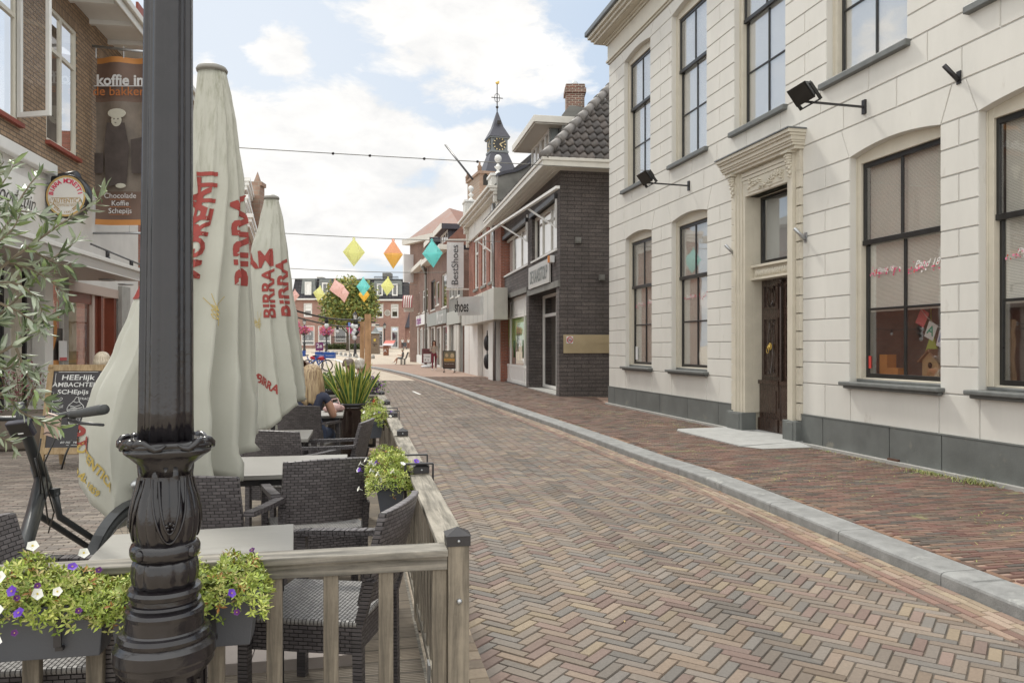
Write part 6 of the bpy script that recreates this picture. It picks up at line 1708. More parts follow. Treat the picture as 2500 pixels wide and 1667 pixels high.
# lamps with hanging flower balls
PINK = [(.62, .10, .22), (.70, .22, .35), (.55, .05, .12), (.72, .32, .42), (.60, .14, .08), (.10, .16, .05), (.45, .12, .45)]
def street_lamp(px, Y, ztop_py, label, basket=None, flag=True, small=False):
    x = (px-CX)/F*Y; zb = gz(Y); zt = H-(ztop_py-HY)/F*Y
    t = thing('street_lamp', label, 'street lamp', (x, Y, 0), 0, 'lantern lamps on the square')
    mb = MB(); hgt = zt-.85-zb
    mb.lathe([(.20, zb), (.20, zb+.25), (.15, zb+.35), (.14, zb+.9), (.17, zb+.95), (.10, zb+1.1), (.075, zb+1.4), (.055, zt-1.0), (.09, zt-.98), (.05, zt-.9)], 10); mb.bar((-.3, 0, zt-1.05), (.3, 0, zt-1.05), .04)
    mb.build('post', M['dmetal'], t)
    mb = MB(); mb.lathe([(.13, zt-.85), (.22, zt-.42)], 6, smooth=False); mb.build('lamp_glass', mat('lamp glass pale', (.55, .57, .55), .3, var=.1), t)
    mb = MB(); mb.lathe([(.26, zt-.42), (.25, zt-.38), (.12, zt-.16), (.06, zt-.12), (.05, zt-.04), (.01, zt)], 6, smooth=False)
    for k in range(6): an = k*pi/3; mb.bar((.135*cos(an), .135*sin(an), zt-.86), (.225*cos(an), .225*sin(an), zt-.42), .025)
    mb.build('lamp_hood', M['dmetal'], t)
    if basket:
        bx, by0, by1, bl = basket
        xx = (bx-CX)/F*Y; z0, z1 = H-(by1-HY)/F*Y, H-(by0-HY)/F*Y; rw = (z1-z0)*.68
        b_ = thing('flower_ball', bl, 'flower basket', (xx, Y-.1, 0), 0, 'pink flower balls on the square lamps')
        mb = MB(); mb.lathe([(.05, z0-.12), (rw*.5, z0+.05), (rw*.55, z0+.3)], 10); mb.build('bowl', M['dmetal'], b_)
        mb = MB(); foliage(mb, [(0, 0, (z0+z1)/2, rw, rw, (z1-z0)/2)], 1100, .15, PINK, random.Random(int(px)), .3, .9, .55); mb.build('blossoms', LEAF, b_)
    return t
street_lamp(743, 99, 776, 'dark lantern lamp in front of the left poster window', (742, 797, 817, 'pink flower ball on the lamp before the left poster window'))
street_lamp(797, 93, 776.5, 'dark lantern lamp in front of the right poster window', (797, 796, 821, 'pink flower ball on the lamp before the right poster window'))
street_lamp(867, 79, 759, 'tallest lantern lamp, in front of the tree', (866, 791, 816, 'pink flower ball on the lamp before the tree'))
street_lamp(939, 112, 787, 'small distant lantern lamp beside the dark house door')
b_ = thing('flower_ball', 'pink flower ball half hidden by the second umbrella', 'flower basket', ((724-CX)/F*92, 92, 0), 0, 'pink flower balls on the square lamps')
mb = MB(); foliage(mb, [(0, 0, H-(801-HY)/F*92, .5, .5, .75)], 900, .15, PINK, random.Random(4), .3, .9, .55); mb.build('blossoms', LEAF, b_); mb = MB(); mb.tube([(0, 0, 0), (0, 0, H-(801-HY)/F*92)], .06, 6); mb.build('post', M['dmetal'], b_)
def spole(px, Y, yt, label, name='sign_pole'):
    t = thing(name, label, 'sign', ((px-CX)/F*Y, Y, 0)); return t, H-(yt-HY)/F*Y
t, z = spole(853, 78, 787, 'thin grey pole with small blue sign before the tree'); mb = MB(); mb.tube([(0, 0, gz(78)), (0, 0, z)], .045, 6); mb.build('pole', M['metal'], t); MB().box(-.12, .12, -.06, -.04, z-.45, z).build('plate', mat('blue sign', (.10, .18, .45), .5, var=.05), t)
t, z = spole(905, 72, 786, 'dark finger post with white pointer arms beside the brick pump', 'finger_post'); mb = MB(); mb.tube([(0, 0, gz(72)), (0, 0, z)], .06, 6); mb.build('pole', M['dmetal'], t)
mb = MB(); mb.prism([(.1, z-.40), (.75, z-.40), (.88, z-.28), (.75, z-.16), (.1, z-.16)], -.03, .0); mb.build('pointer', M['offwhite'], t); mb = MB(); mb.box(.1, .45, -.03, .0, z-.10, z+.04); mb.box(.45, .84, -.04, -.03, z-.34, z-.22); mb.build('pointer', M['dmetal'], t)
# brick pump
Yp = 89; xp = (916.5-CX)/F*Yp; t = thing('brick_pump', 'square brick pump pillar with concave grey pyramid roof', 'monument', (xp, Yp, 0)); zb = gz(Yp)
zz = lambda py: H-(py-HY)/F*Yp
mb = MB(); mb.box(-.42, .42, -.42, .42, zb, zz(815)); mb.box(-.47, .47, -.47, .47, zb, zb+.5); mb.box(-.5, .5, -.5, .5, zz(816.5), zz(814.5)); mb.build('pillar', brickmat('yellow stone brick', '#8f7d69', '#7e6d5b', '#6e6256', .21, .08, .01, 'x'), t)
mb = MB(); prf = [(.62, zz(814.5)), (.60, zz(813.5)), (.40, zz(811)), (.22, zz(806)), (.10, zz(801)), (.03, zz(797))]
for i in range(len(prf)-1): frus(mb, prf[i][0], prf[i][1], prf[i+1][0], prf[i+1][1])
mb.build('roof', M['lead'], t); MB().box(-.11, .11, -.46, -.43, zz(833), zz(827)).build('plaque', mat('yellow plaque', (.60, .45, .06), .5, var=.05), t)
mb = MB(); mb.tube([(0, -.45, zb+.95), (0, -.6, zb+1.0), (0, -.62, zb+.85)], .04, 6); mb.box(-.25, .25, -.55, -.43, zb+1.1, zb+1.14); mb.build('spout', M['dmetal'], t)
# info lectern
Yi = 83; t = thing('info_panel', 'rust-coloured information stand with tilted red and white panel', 'information board', ((942.5-CX)/F*Yi, Yi, 0)); zz = lambda py: H-(py-HY)/F*Yi
rust = mat('rust steel', (.22, .09, .05), .7, var=.25, scale=3)
MB().box(-.28, .28, -.12, .12, gz(Yi), zz(843)).build('stand', rust, t)
mb = MB(); w_ = .05; mb.add([(-.3, -.35, zz(842.5)), (.78, -.35, zz(842.5)), (.98, .35, zz(830.5)), (-.12, .35, zz(830.5)), (-.3, -.35, zz(842.5)-w_), (.78, -.35, zz(842.5)-w_), (.98, .35, zz(830.5)-w_), (-.12, .35, zz(830.5)-w_)], [(0, 1, 2, 3), (7, 6, 5, 4), (0, 4, 5, 1), (1, 5, 6, 2), (2, 6, 7, 3), (3, 7, 4, 0)])
mb.build('panel', gradposter('info print', [(.25, (.55, .55, .6)), (.45, (.62, .25, .22)), (.6, (.55, .08, .05)), (.9, (.45, .08, .05))], 'Z', zz(843), zz(830), 6), t)
mb = MB(); put_text(mb, 'A', (-.08, -.125, gz(Yi)+.5), .55, bold=-.01); mb.ball((.14, -.125, gz(Yi)+.72), (.04, .004, .04), 8, 6); mb.build('emblem', M['plasticwhite'], t)
# bollards
def boll(px, py, k):
    Y = 74.0
    for _ in range(12): Y = F*(H-gz(Y))/(py-HY)*.4+Y*.6
    mb = MB(); mb.lathe([(.17, gz(Y)-.02), (.16, gz(Y)+.22), (.11, gz(Y)+.33), (.04, gz(Y)+.36), (0.001, gz(Y)+.36)], 10)
    o = mb.build('stone_bollard', M['concrete']); o.location = ((px-CX)/F*Y, Y, 0)
    tag(o, k, 'bollard', 'low stone bollards along the square')
L_ = ['first low stone bollard from the left, behind the parked bicycles', 'low stone bollard second from the left on the square', 'low stone bollard third from the left on the square', 'low stone bollard fourth from the left on the square', 'low stone bollard fifth from the left, left of the sign pole', 'low stone bollard at the foot of the thin sign pole', 'low stone bollard right of the tallest lamp post', 'lone low stone bollard right of the finger post']
for (px, py), k in zip(((801, 862), (812, 863.5), (822, 865), (832.4, 867), (843.5, 869), (855, 870.5), (870, 873), (911, 875)), L_): boll(px, py, k)
mb = MB()
def gline(a, b, w=.18):
    def gp(px, py):
        Y = 70.0
        for _ in range(30): Y = F*(H-gz(Y))/(py-HY)*.4+Y*.6
        return Vector(((px-CX)/F*Y, Y, gz(Y)+.03))
    p, q = gp(*a), gp(*b); d = (q-p); d.z = 0; d.normalize(); n_ = Vector((-d.y, d.x, 0))*w
    mb.add([p-n_, q-n_, q+n_, p+n_], [(0, 1, 2, 3)])
gline((770, 860.5), (820, 866.7)); gline((820, 866.7), (891, 875)); gline((770, 875), (820, 879), .2); gline((820, 879), (846, 887), .2); gline((928, 875), (954, 875), .15)
tag(mb.build('white_kerb_line', M['white']), kind='structure')
# bench
Yb_ = 60; bx = (984-CX)/F*Yb_
t = thing('park_bench', 'dark metal bench on the pavement seen end-on with a seated woman', 'bench', (bx, Yb_, 0), radians(5))
gb = .02+gz(Yb_)
mb = MB()
for k in range(5): mb.bar((-.22+k*.1, -.9, gb+.44), (-.22+k*.1, .9, gb+.44), .07, .025)
mb.build('seat', M['dmetal'], t)
mb = MB()
for k in range(4): mb.bar((.27+k*.035, -.9, gb+.56+k*.12), (.27+k*.035, .9, gb+.56+k*.12), .025, .08)
mb.build('backrest', M['dmetal'], t)
for y in (-.75, .75):
    mb = MB(); mb.bar((-.12, y, gb), (-.12, y, gb+.42), .08, .06); mb.bar((.12, y, gb), (.12, y, gb+.42), .08, .06); mb.bar((.2, y, gb+.42), (.38, y, gb+.95), .05); mb.build('leg', M['dmetal'], t)
# pavement boards
Ya = 52; t = thing('pavement_board', 'brown and white forecourt sign on a white base beside the corner shop', 'a-board', ((1042-CX)/F*Ya, Ya, 0), radians(3)); zz = lambda py: H-(py-HY)/F*Ya
mb = MB(); mb.box(-.33, .33, -.03, .03, zz(886), zz(851)); mb.build('frame', mat('maroon board', (.13, .04, .045), .5, var=.1), t)
mb = MB(); mb.box(-.22, .27, -.04, -.03, zz(884), zz(864)); mb.build('poster', M['plasticwhite'], t); mb = MB(); put_text(mb, '1 voor', (0, -.045, zz(870)), .17); put_text(mb, '€ 5', (0, -.045, zz(879)), .2); put_text(mb, 'ACTIE', (0, -.035, zz(857.5)), .14); mb.build('lettering', M['black'], t)
mb = MB(); mb.lathe([(.40, 0.0), (.38, .08), (.1, .16), (.0, .16)], 16, (0, 0, .095)); mb.box(-.2, -.15, -.02, .02, .2, zz(886)); mb.box(.15, .2, -.02, .02, .2, zz(886)); mb.build('base', M['plasticwhite'], t)
Ya = 41.5; t = thing('pavement_board', 'black framed wheeled poster stand showing food photographs', 'a-board', ((1097-CX)/F*Ya, Ya, 0), radians(-2)); zz = lambda py: H-(py-HY)/F*Ya
mb = MB(); w = .34; mb.box(-w, -w+.04, -.03, .03, zz(900), zz(856)); mb.box(w-.04, w, -.03, .03, zz(900), zz(856)); mb.box(-w, w, -.03, .03, zz(900)-.0, zz(898)); mb.box(-w, w, -.03, .03, zz(858), zz(856)); mb.build('frame', M['black'], t)
mb = MB(); mb.box(-w+.04, w-.04, -.015, .015, zz(898), zz(858)); mb.mi = 1
for x, z_, r in ((-.14, zz(867), .09), (.16, zz(868), .11)): mb.ball((x, -.018, z_), (r, .004, r*1.1), 12, 8)
mb.mi = 2; mb.box(-w+.05, w-.05, -.02, -.015, zz(880), zz(876)); mb.mi = 3; put_text(mb, 'Van bodem tot bord', (0, -.022, zz(888)), .062); mb.build('poster', [gradposter('food print', [(.2, (.07, .04, .03)), (.42, (.08, .05, .04)), (.5, (.30, .22, .08)), (.8, (.16, .14, .09))], 'Z', zz(898), zz(858), 9), mat('print bread', (.42, .32, .2), .6, var=.4, scale=20), mat('print orange', (.5, .25, .05), .6, var=.7, scale=30), M['offwhite']], t)
mb = MB(); 
for x in (-w+.06, w-.06): mb.bar((x, 0, zz(900)), (x, 0, .15), .03); mb.bar((x, -.25, .14), (x, .25, .14), .03); 
for x in (-w+.06, w-.06):
    for y in (-.25, .25): mb.tube([(x-.02, y, .125), (x+.02, y, .125)], .035, 8)
mb.build('castor_frame', M['black'], t)
# ================= terrace =================
WOOD = woodmat('weathered rail wood', '#57544e', '#908a80', 'x', .8)
WOODY = woodmat('weathered side rail wood', '#5f5a50', '#968f83', 'y', .8)
WOODZ = woodmat('weathered post wood', '#5a5349', '#8c8273', 'z', .8)
def deckmat():
    m, nt, b = _nt('grooved deck boards'); b.inputs['Roughness'].default_value = .8
    oc = _obj(nt)
    t = nt.nodes.new('ShaderNodeTexBrick'); v = _swz(nt, oc, 'x', 'y'); lnk(nt, v, t.inputs['Vector']); t.inputs['Scale'].default_value = 1
    t.inputs['Brick Width'].default_value = 1.35; t.inputs['Row Height'].default_value = .14; t.inputs['Mortar Size'].default_value = .003
    t.inputs['Color1'].default_value = (*hexc('#85796a'), 1); t.inputs['Color2'].default_value = (*hexc('#6f665b'), 1); t.inputs['Mortar'].default_value = (.03, .025, .02, 1)
    mp = nt.nodes.new('ShaderNodeMapping'); mp.inputs['Scale'].default_value = (1.5, 30, 30); lnk(nt, oc, mp.inputs['Vector'])
    n = _noise(nt, mp.outputs[0], 2, 5, .6)
    w = nt.nodes.new('ShaderNodeTexWave'); w.bands_direction = 'Y'; w.inputs['Scale'].default_value = 17.5; lnk(nt, oc, w.inputs['Vector']); w.inputs['Distortion'].default_value = 0
    c = _mix(nt, 1.0, t.outputs['Color'], _ramp(nt, n, [(.3, .72), (.7, 1.2)]), 'MULTIPLY')
    c = _mix(nt, 1.0, c, _ramp(nt, w.outputs['Fac'], [(.1, .55), (.45, 1.05)]), 'MULTIPLY')
    lnk(nt, c, b.inputs['Base Color']); _bump(nt, b, w.outputs['Fac'], .8, .006)
    return m
TLOC = (TO.x, TO.y, 0)
DZ = .055; BL = 8.40; AL = -2.25
dk = thing('terrace_deck', 'grooved wooden deck floor of the cafe terrace', 'deck', TLOC, TANG)
mb = MB(); mb.box(AL, -.045, .05, BL, DZ-.03, DZ); mb.build('boards', deckmat(), dk)
mb = MB()
mb.box(AL, -.05, .035, .05, .0, DZ-.002); mb.box(-.045, -.03, .05, BL, 0, DZ-.002); mb.build('edge_joist', WOOD, dk)
fn = thing('terrace_fence', 'weathered wooden balustrade with black post caps round the terrace', 'fence', TLOC, TANG)
PB = [0, 1.52, 3.26, 4.86, 6.44, 8.32]; RZ = .83
PW = .072
pm_ = None
def post(a, b):
    global pm_
    mb = MB(); mb.box(a-PW/2, a+PW/2, b-PW/2, b+PW/2, 0, RZ+.012); mb.build('post', WOODZ, fn, bevel=.003)
    mb = MB(); w = PW/2+.004; z = RZ-.0
    mb.box(a-w, a+w, b-w, b+w, z, z+.034)
    mb.add([(a-w-.003, b-w-.003, z+.034), (a+w+.003, b-w-.003, z+.034), (a+w+.003, b+w+.003, z+.034), (a-w-.003, b+w+.003, z+.034), (a, b, z+.058)], [(0, 1, 4), (1, 2, 4), (2, 3, 4), (3, 0, 4), (3, 2, 1, 0)])
    cp_ = mb.build('post_cap', M['dmetal'], fn)
    mb = MB(); mb.T = Matrix.Translation((a, b-w, z+.017)) @ Matrix.Rotation(pi/2, 4, 'X'); mb.lathe([(.006, 0), (.004, .003), (.0005, .004)], 8); mb.build('screw', M['metal'], cp_)
for b in PB: post(0, b)
post(-1.9, 8.32)
mb = MB(); mb.T = Matrix.Translation((.002, -PW/2, RZ-.185)) @ Matrix.Rotation(pi/2, 4, 'X'); mb.lathe([(.010, 0), (.009, .006), (.004, .009), (.0005, .01)], 12); mb.build('bolt', M['metal'], fn)
for i in range(5):
    b0, b1 = PB[i]+PW/2, PB[i+1]-PW/2
    mb = MB(); mb.box(-.10, .002, b0, b1, RZ-.048, RZ-.026)if 0 else None
    mb.box(-.062, .045, b0, b1, RZ-.030, RZ-.006); mb.build('hand_rail', WOODY, fn, bevel=.004)
    mb = MB(); mb.box(-.028, .012, b0, b1, RZ-.075, RZ-.030); mb.build('upper_rail', WOODY, fn, bevel=.002)
    mb = MB(); mb.box(-.028, .012, b0, b1, .10, .145); mb.build('lower_rail', WOODY, fn, bevel=.002)
mb = MB(); mb.box(AL-.3, -PW/2-.001, -.055, .050, RZ-.030, RZ-.006); mb.build('hand_rail', WOOD, fn, bevel=.004)
mb = MB(); mb.box(AL-.3, -PW/2-.001, -.030, .015, RZ-.078, RZ-.030); mb.build('upper_rail', WOOD, fn, bevel=.002)
mb = MB(); mb.box(AL-.3, -PW/2-.001, -.028, .015, .10, .145); mb.build('lower_rail', WOOD, fn, bevel=.002)
mb = MB(); mb.box(-1.9, -PW/2, 8.27, 8.37, RZ-.030, RZ-.006); mb.box(-1.9, -PW/2, 8.30, 8.34, RZ-.08, RZ-.03); mb.build('hand_rail', WOOD, fn)
balu = None
def baluster(a, b, w=.048):
    global balu
    if balu is None:
        mb = MB(); mb.box(-.024, .024, -.016, .016, .145, RZ-.078); balu = mb.build('baluster', WOODZ, fn, bevel=.002); balu.location = (a, b, 0); return balu
    o = balu.copy(); COL.objects.link(o); o.location = (a, b, 0); return o
k = 0
a = -PW/2-.026
while a > AL-.3: baluster(a, -.006); a -= .178
for i in range(5):
    b0, b1 = PB[i]+PW/2, PB[i+1]-PW/2; n = int(round((b1-b0)/.155))
    for k in range(n):
        o = baluster(-.008, b0+(b1-b0)*(k+.5)/n)
        if i == 0 and k == 0: pass
        o.rotation_euler = (0, 0, pi/2)
for k in range(9): baluster(-.15-k*.2, 8.32)
mb = MB(); mb.box(-.11, -.04, .55, .62, DZ, DZ+.008); mb.box(-.048, -.040, .55, .62, DZ, DZ+.14); mb.build('corner_bracket', M['metal'], fn)
# ---------- woven chairs ----------
def weave(name, ax, c1=(.115, .103, .107), c2=(.072, .064, .067), bw=.036, bh=.0155, gap=(.016, .014, .014)):
    m, nt, b = _nt(name); b.inputs['Roughness'].default_value = .42
    v = _swz(nt, _obj(nt), ax[0], ax[1]); t = nt.nodes.new('ShaderNodeTexBrick'); lnk(nt, v, t.inputs['Vector'])
    t.inputs['Scale'].default_value = 1; t.inputs['Brick Width'].default_value = bw; t.inputs['Row Height'].default_value = bh
    t.inputs['Mortar Size'].default_value = .0022; t.inputs['Mortar Smooth'].default_value = 1
    for k, c in (('Color1', c1), ('Color2', c2), ('Mortar', gap)): t.inputs[k].default_value = (*c, 1)
    lnk(nt, t.outputs['Color'], b.inputs['Base Color'])
    inv = nt.nodes.new('ShaderNodeMath'); inv.operation = 'SUBTRACT'; inv.inputs[0].default_value = 1; lnk(nt, t.outputs['Fac'], inv.inputs[1])
    _bump(nt, b, inv.outputs[0], 1.0, .006)
    return m
WV = {k: weave('dark woven plastic '+k, k) for k in ('xz', 'xy', 'yz')}
WS = weave('woven seat painted sheen', 'xy', (.30, .29, .28), (.22, .21, .205), .028, .015)  # same weave in lighter colours: sheen on the seat tops is painted in
WD = weave('dark woven back', 'xz', (.15, .135, .138), (.09, .08, .083), .038, .017)
def make_chair():
    root = bpy.data.objects.new('wicker_chair', None); COL.objects.link(root)
    SW, SD, SH = .49, .46, .46
    mb = MB(); mb.box(-SW/2, SW/2, -SD/2, SD/2, SH-.025, SH); mb.build('seat', WS, root, bevel=.01)
    mb = MB(); mb.box(-SW/2+.003, SW/2-.003, SD/2-.025, SD/2-.003, SH-.13, SH-.022); mb.build('front_apron', WV['xz'], root)
    mb = MB(); mb.box(-SW/2+.003, SW/2-.003, -SD/2+.003, -SD/2+.025, SH-.13, SH-.022); mb.build('rear_apron', WV['xz'], root)
    mb = MB(); mb.box(-SW/2+.003, -SW/2+.025, -SD/2+.02, SD/2-.02, SH-.13, SH-.022); mb.build('side_apron', WV['yz'], root)
    mb = MB(); mb.box(SW/2-.025, SW/2-.003, -SD/2+.02, SD/2-.02, SH-.13, SH-.022); mb.build('side_apron', WV['yz'], root)
    # back : curved, leaning
    mb = MB(); nx_, nz_ = 10, 8; th = .032; vs_ = []
    z0, z1 = SH+.055, .885
    for side in (0, 1):
        for j in range(nz_+1):
            for i in range(nx_+1):
                u = -1+2*i/nx_; v = j/nz_
                w = SW/2-.015+.0*v
                y = -SD/2-.02-.085*v**1.1-.035*(1-u*u)+(th if side == 0 else 0)*1.0
                z = z0+(z1-z0)*v+(.012*(1-u*u) if j == nz_ else 0)
                vs_.append((u*w, y, z))
    n1_ = (nx_+1)*(nz_+1); fs_ = []
    for j in range(nz_):
        for i in range(nx_):
            a = j*(nx_+1)+i; fs_.append((a+1, a, a+nx_+1, a+nx_+2)); fs_.append((n1_+a, n1_+a+1, n1_+a+nx_+2, n1_+a+nx_+1))
    mb.add(vs_, fs_)
    ed = []
    per = [i for i in range(nx_+1)]+[j*(nx_+1)+nx_ for j in range(1, nz_+1)]+[nz_*(nx_+1)+i for i in range(nx_-1, -1, -1)]+[j*(nx_+1) for j in range(nz_-1, 0, -1)]
    for q in range(len(per)):
        a, b = per[q], per[(q+1) % len(per)]; ed.append((a, b, b+n1_, a+n1_))
    nv = len(mb.v)-len(vs_)
    for f in ed: mb.f.append(tuple(i+nv for i in f)); mb.m.append(0); mb.sm.append(False); mb.c.append(None)
    mb.build('backrest', WD, root, bevel=.006)
    for sx in (-1, 1):
        x = sx*(SW/2-.02)
        mb = MB(); mb.bar((x, -SD/2+.0, 0), (x, -SD/2+.005, SH-.02), .036, .036, up=(0, 1, 0)); mb.bar((x, -SD/2+.0, SH-.02), (x, -SD/2-.045, .62), .034, .034, up=(0, 1, 0)); mb.build('rear_leg', WV['xz'], root)
        xa = sx*(SW/2+.02)
        mb = MB(); mb.bar((xa, SD/2-.03, 0), (xa, SD/2-.03, .655), .038, .038, up=(0, 1, 0)); mb.build('front_leg', WV['xz'], root)
        pts = [(xa*.99, -SD/2-.05, .69), (xa, -SD/2+.08, .682), (xa, 0, .675), (xa, SD/2-.05, .67), (xa, SD/2+.015, .66)]
        mb = MB()
        for q in range(26):     # wrapped arm: many small bands
            t = q/26*(len(pts)-1); i = int(t); p = Vector(pts[i]).lerp(Vector(pts[min(i+1, len(pts)-1)]), t-i); t2 = (q+.86)/26*(len(pts)-1); i2 = min(int(t2), len(pts)-2); p2 = Vector(pts[i2]).lerp(Vector(pts[i2+1]), t2-i2)
            mb.bar(p, p2, .050+.002*(q % 2), .026+.002*(q % 2))
        mb.bar(pts[0], pts[-1], .042, .020)
        mb.build('armrest', WV['yz'], root)
    return root
ch0 = make_chair(); used_ = [False]
def chair(x, y, heading, label, z=DZ):
    """heading: direction faced by the sitter, degrees from +Y towards +X"""
    if not used_[0]: o = ch0; used_[0] = True
    else: o = copy_tree(ch0)
    o.location = (x, y, z); o.rotation_euler = (0, 0, -radians(heading)); o.scale = (1, 1, .94)
    tag(o, label, 'chair', 'dark wicker chairs on the terrace'); return o
chair(-.76, 3.12, -82, 'dark wicker armchair seen through the front balusters beside the corner post')
chair(-1.13, 4.48, -24, 'dark wicker armchair with its back to the viewer in the middle of the terrace')
chair(-1.50, 3.96, 2, 'dark wicker chair half hidden behind the lamp post and in front of the near umbrella')
chair(-1.68, 5.90, 12, 'dark wicker chair with rounded back just beyond the second table')
chair(-1.52, 6.42, -88, 'dark wicker armchair seen from the side in front of the big glazed pot')
chair(-2.17, 8.25, 4, 'dark wicker chair carrying the blonde woman')
chair(-1.50, 2.68, 82, 'dark wicker chair at the lower left behind the flower box')
# ---------- tables ----------
TT = mat('grey table top', (.235, .225, .205), .45, var=.10, scale=3, vscale=(1, 14, 14), bump=.1, bscale=6)
def table(brx, bry, ang, w, d, label, legs=True):
    th = radians(ang); ex = Vector((cos(th), sin(th))); ey = Vector((-sin(th), cos(th))); c = Vector((brx, bry))-ex*w/2-ey*d/2
    t = thing('cafe_table', label, 'table', (c.x, c.y, DZ), th, 'grey tables on the terrace')
    zt = .745-DZ
    mb = MB(); mb.box(-w/2, w/2, -d/2, d/2, zt-.028, zt); mb.build('tabletop', TT, t, bevel=.003)
    mb = MB(); mb.box(-w/2+.04, w/2-.04, -d/2+.04, d/2-.04, zt-.07, zt-.028); mb.build('frame', M['dmetal'], t)
    for sx in (-1, 1):
        for sy in (-1, 1):
            mb = MB(); x, y = sx*(w/2-.06), sy*(d/2-.06); mb.box(x-.022, x+.022, y-.022, y+.022, 0, zt-.07); mb.build('leg', M['dmetal'], t)
    return t
table(-.93, 3.30, 15.7, .70, .60, 'grey table right behind the front balustrade and lamp post')
table(-1.15, 5.42, 11, .95, .80, 'grey table beyond the chair with its back to the viewer')
table(-1.80, 7.02, 11, .95, .70, 'grey table visible as a thin strip under the second umbrella')
table(-1.98, 9.15, 11, .8, .7, 'small grey table in front of the blonde woman with a pink bag on it')
# paving slabs under the umbrella
mb = MB(); 
for i in range(2):
    for j in range(2): mb.box(-.95+i*.46, -.95+i*.46+.455, .70+j*.46, .70+j*.46+.455, DZ, DZ+.05)
us = mb.build('umbrella_base', mat('base slab', (.40, .35, .32), .85, var=.08, bump=.2)); us.location = TLOC; us.rotation_euler = (0, 0, TANG); us.location = (TLOC[0]-.35, TLOC[1]+.2, 0)
tag(us, 'pinkish concrete slabs weighing down the near umbrella', 'umbrella base')
# ---------- flower boxes ----------
LIME = [(.36, .43, .07), (.30, .38, .06), (.43, .48, .11), (.22, .30, .05), (.50, .50, .16), (.34, .40, .09)]
LEAF2 = colmat('lime petunia leaves', .5, 8, .15, 0)
PET = colmat('petals', .5, 30, .08, 0)
BOXM = mat('anthracite plastic box', (.07, .075, .088), .45, var=.06, scale=3, bump=.1, bscale=200)
def leafstar(mb, p, d, L_, cols, rnd, n=4):
    """little whorl of pointed leaves"""
    d = d.normalized(); s_ = d.cross(Vector((rnd.gauss(0, 1), rnd.gauss(0, 1), rnd.gauss(0, 1)))).normalized(); t_ = d.cross(s_)
    c = rnd.choice(cols); f0 = rnd.uniform(.7, 1.25)
    for k in range(n):
        an = 2*pi*k/n+rnd.uniform(-.3, .3); o_ = (s_*cos(an)+t_*sin(an))*.8+d*rnd.uniform(.2, .9); o_.normalize()
        w = o_.cross(d).normalized(); L = L_*rnd.uniform(.7, 1.2); W = L*.17
        f = f0*rnd.uniform(.85, 1.15); mb.col = (c[0]*f, c[1]*f, c[2]*f)
        m_ = p+o_*L*.5; mb.add([p, m_-w*W, p+o_*L-d*L*.15, m_+w*W], [(0, 1, 2, 3)])
def flower(mb, p, d, r, c, rnd):
    d = d.normalized(); s_ = d.cross(Vector((.3, .7, .2))).normalized(); t_ = d.cross(s_); n = 10
    ring = []
    for k in range(n):
        an = 2*pi*k/n; rr_ = r*(1+.10*cos(5*an)); ring.append(p+(s_*cos(an)+t_*sin(an))*rr_+d*.006)
    mb.col = c; mb.add([p]+ring, [(0, k+1, (k+1) % n+1) for k in range(n)])
    mb.col = (.55, .42, .05) if c[0] > .5 else (.35, .2, .05); rr_ = r*.22
    ring = [p+(s_*cos(2*pi*k/6)+t_*sin(2*pi*k/6))*rr_+d*.006 for k in range(6)]; mb.add(ring, [tuple(range(6))])
    mb.col = tuple(x*.6 for x in c); mb.tube([p, p-d*.02], [r*.25, r*.08], 5, caps=False)
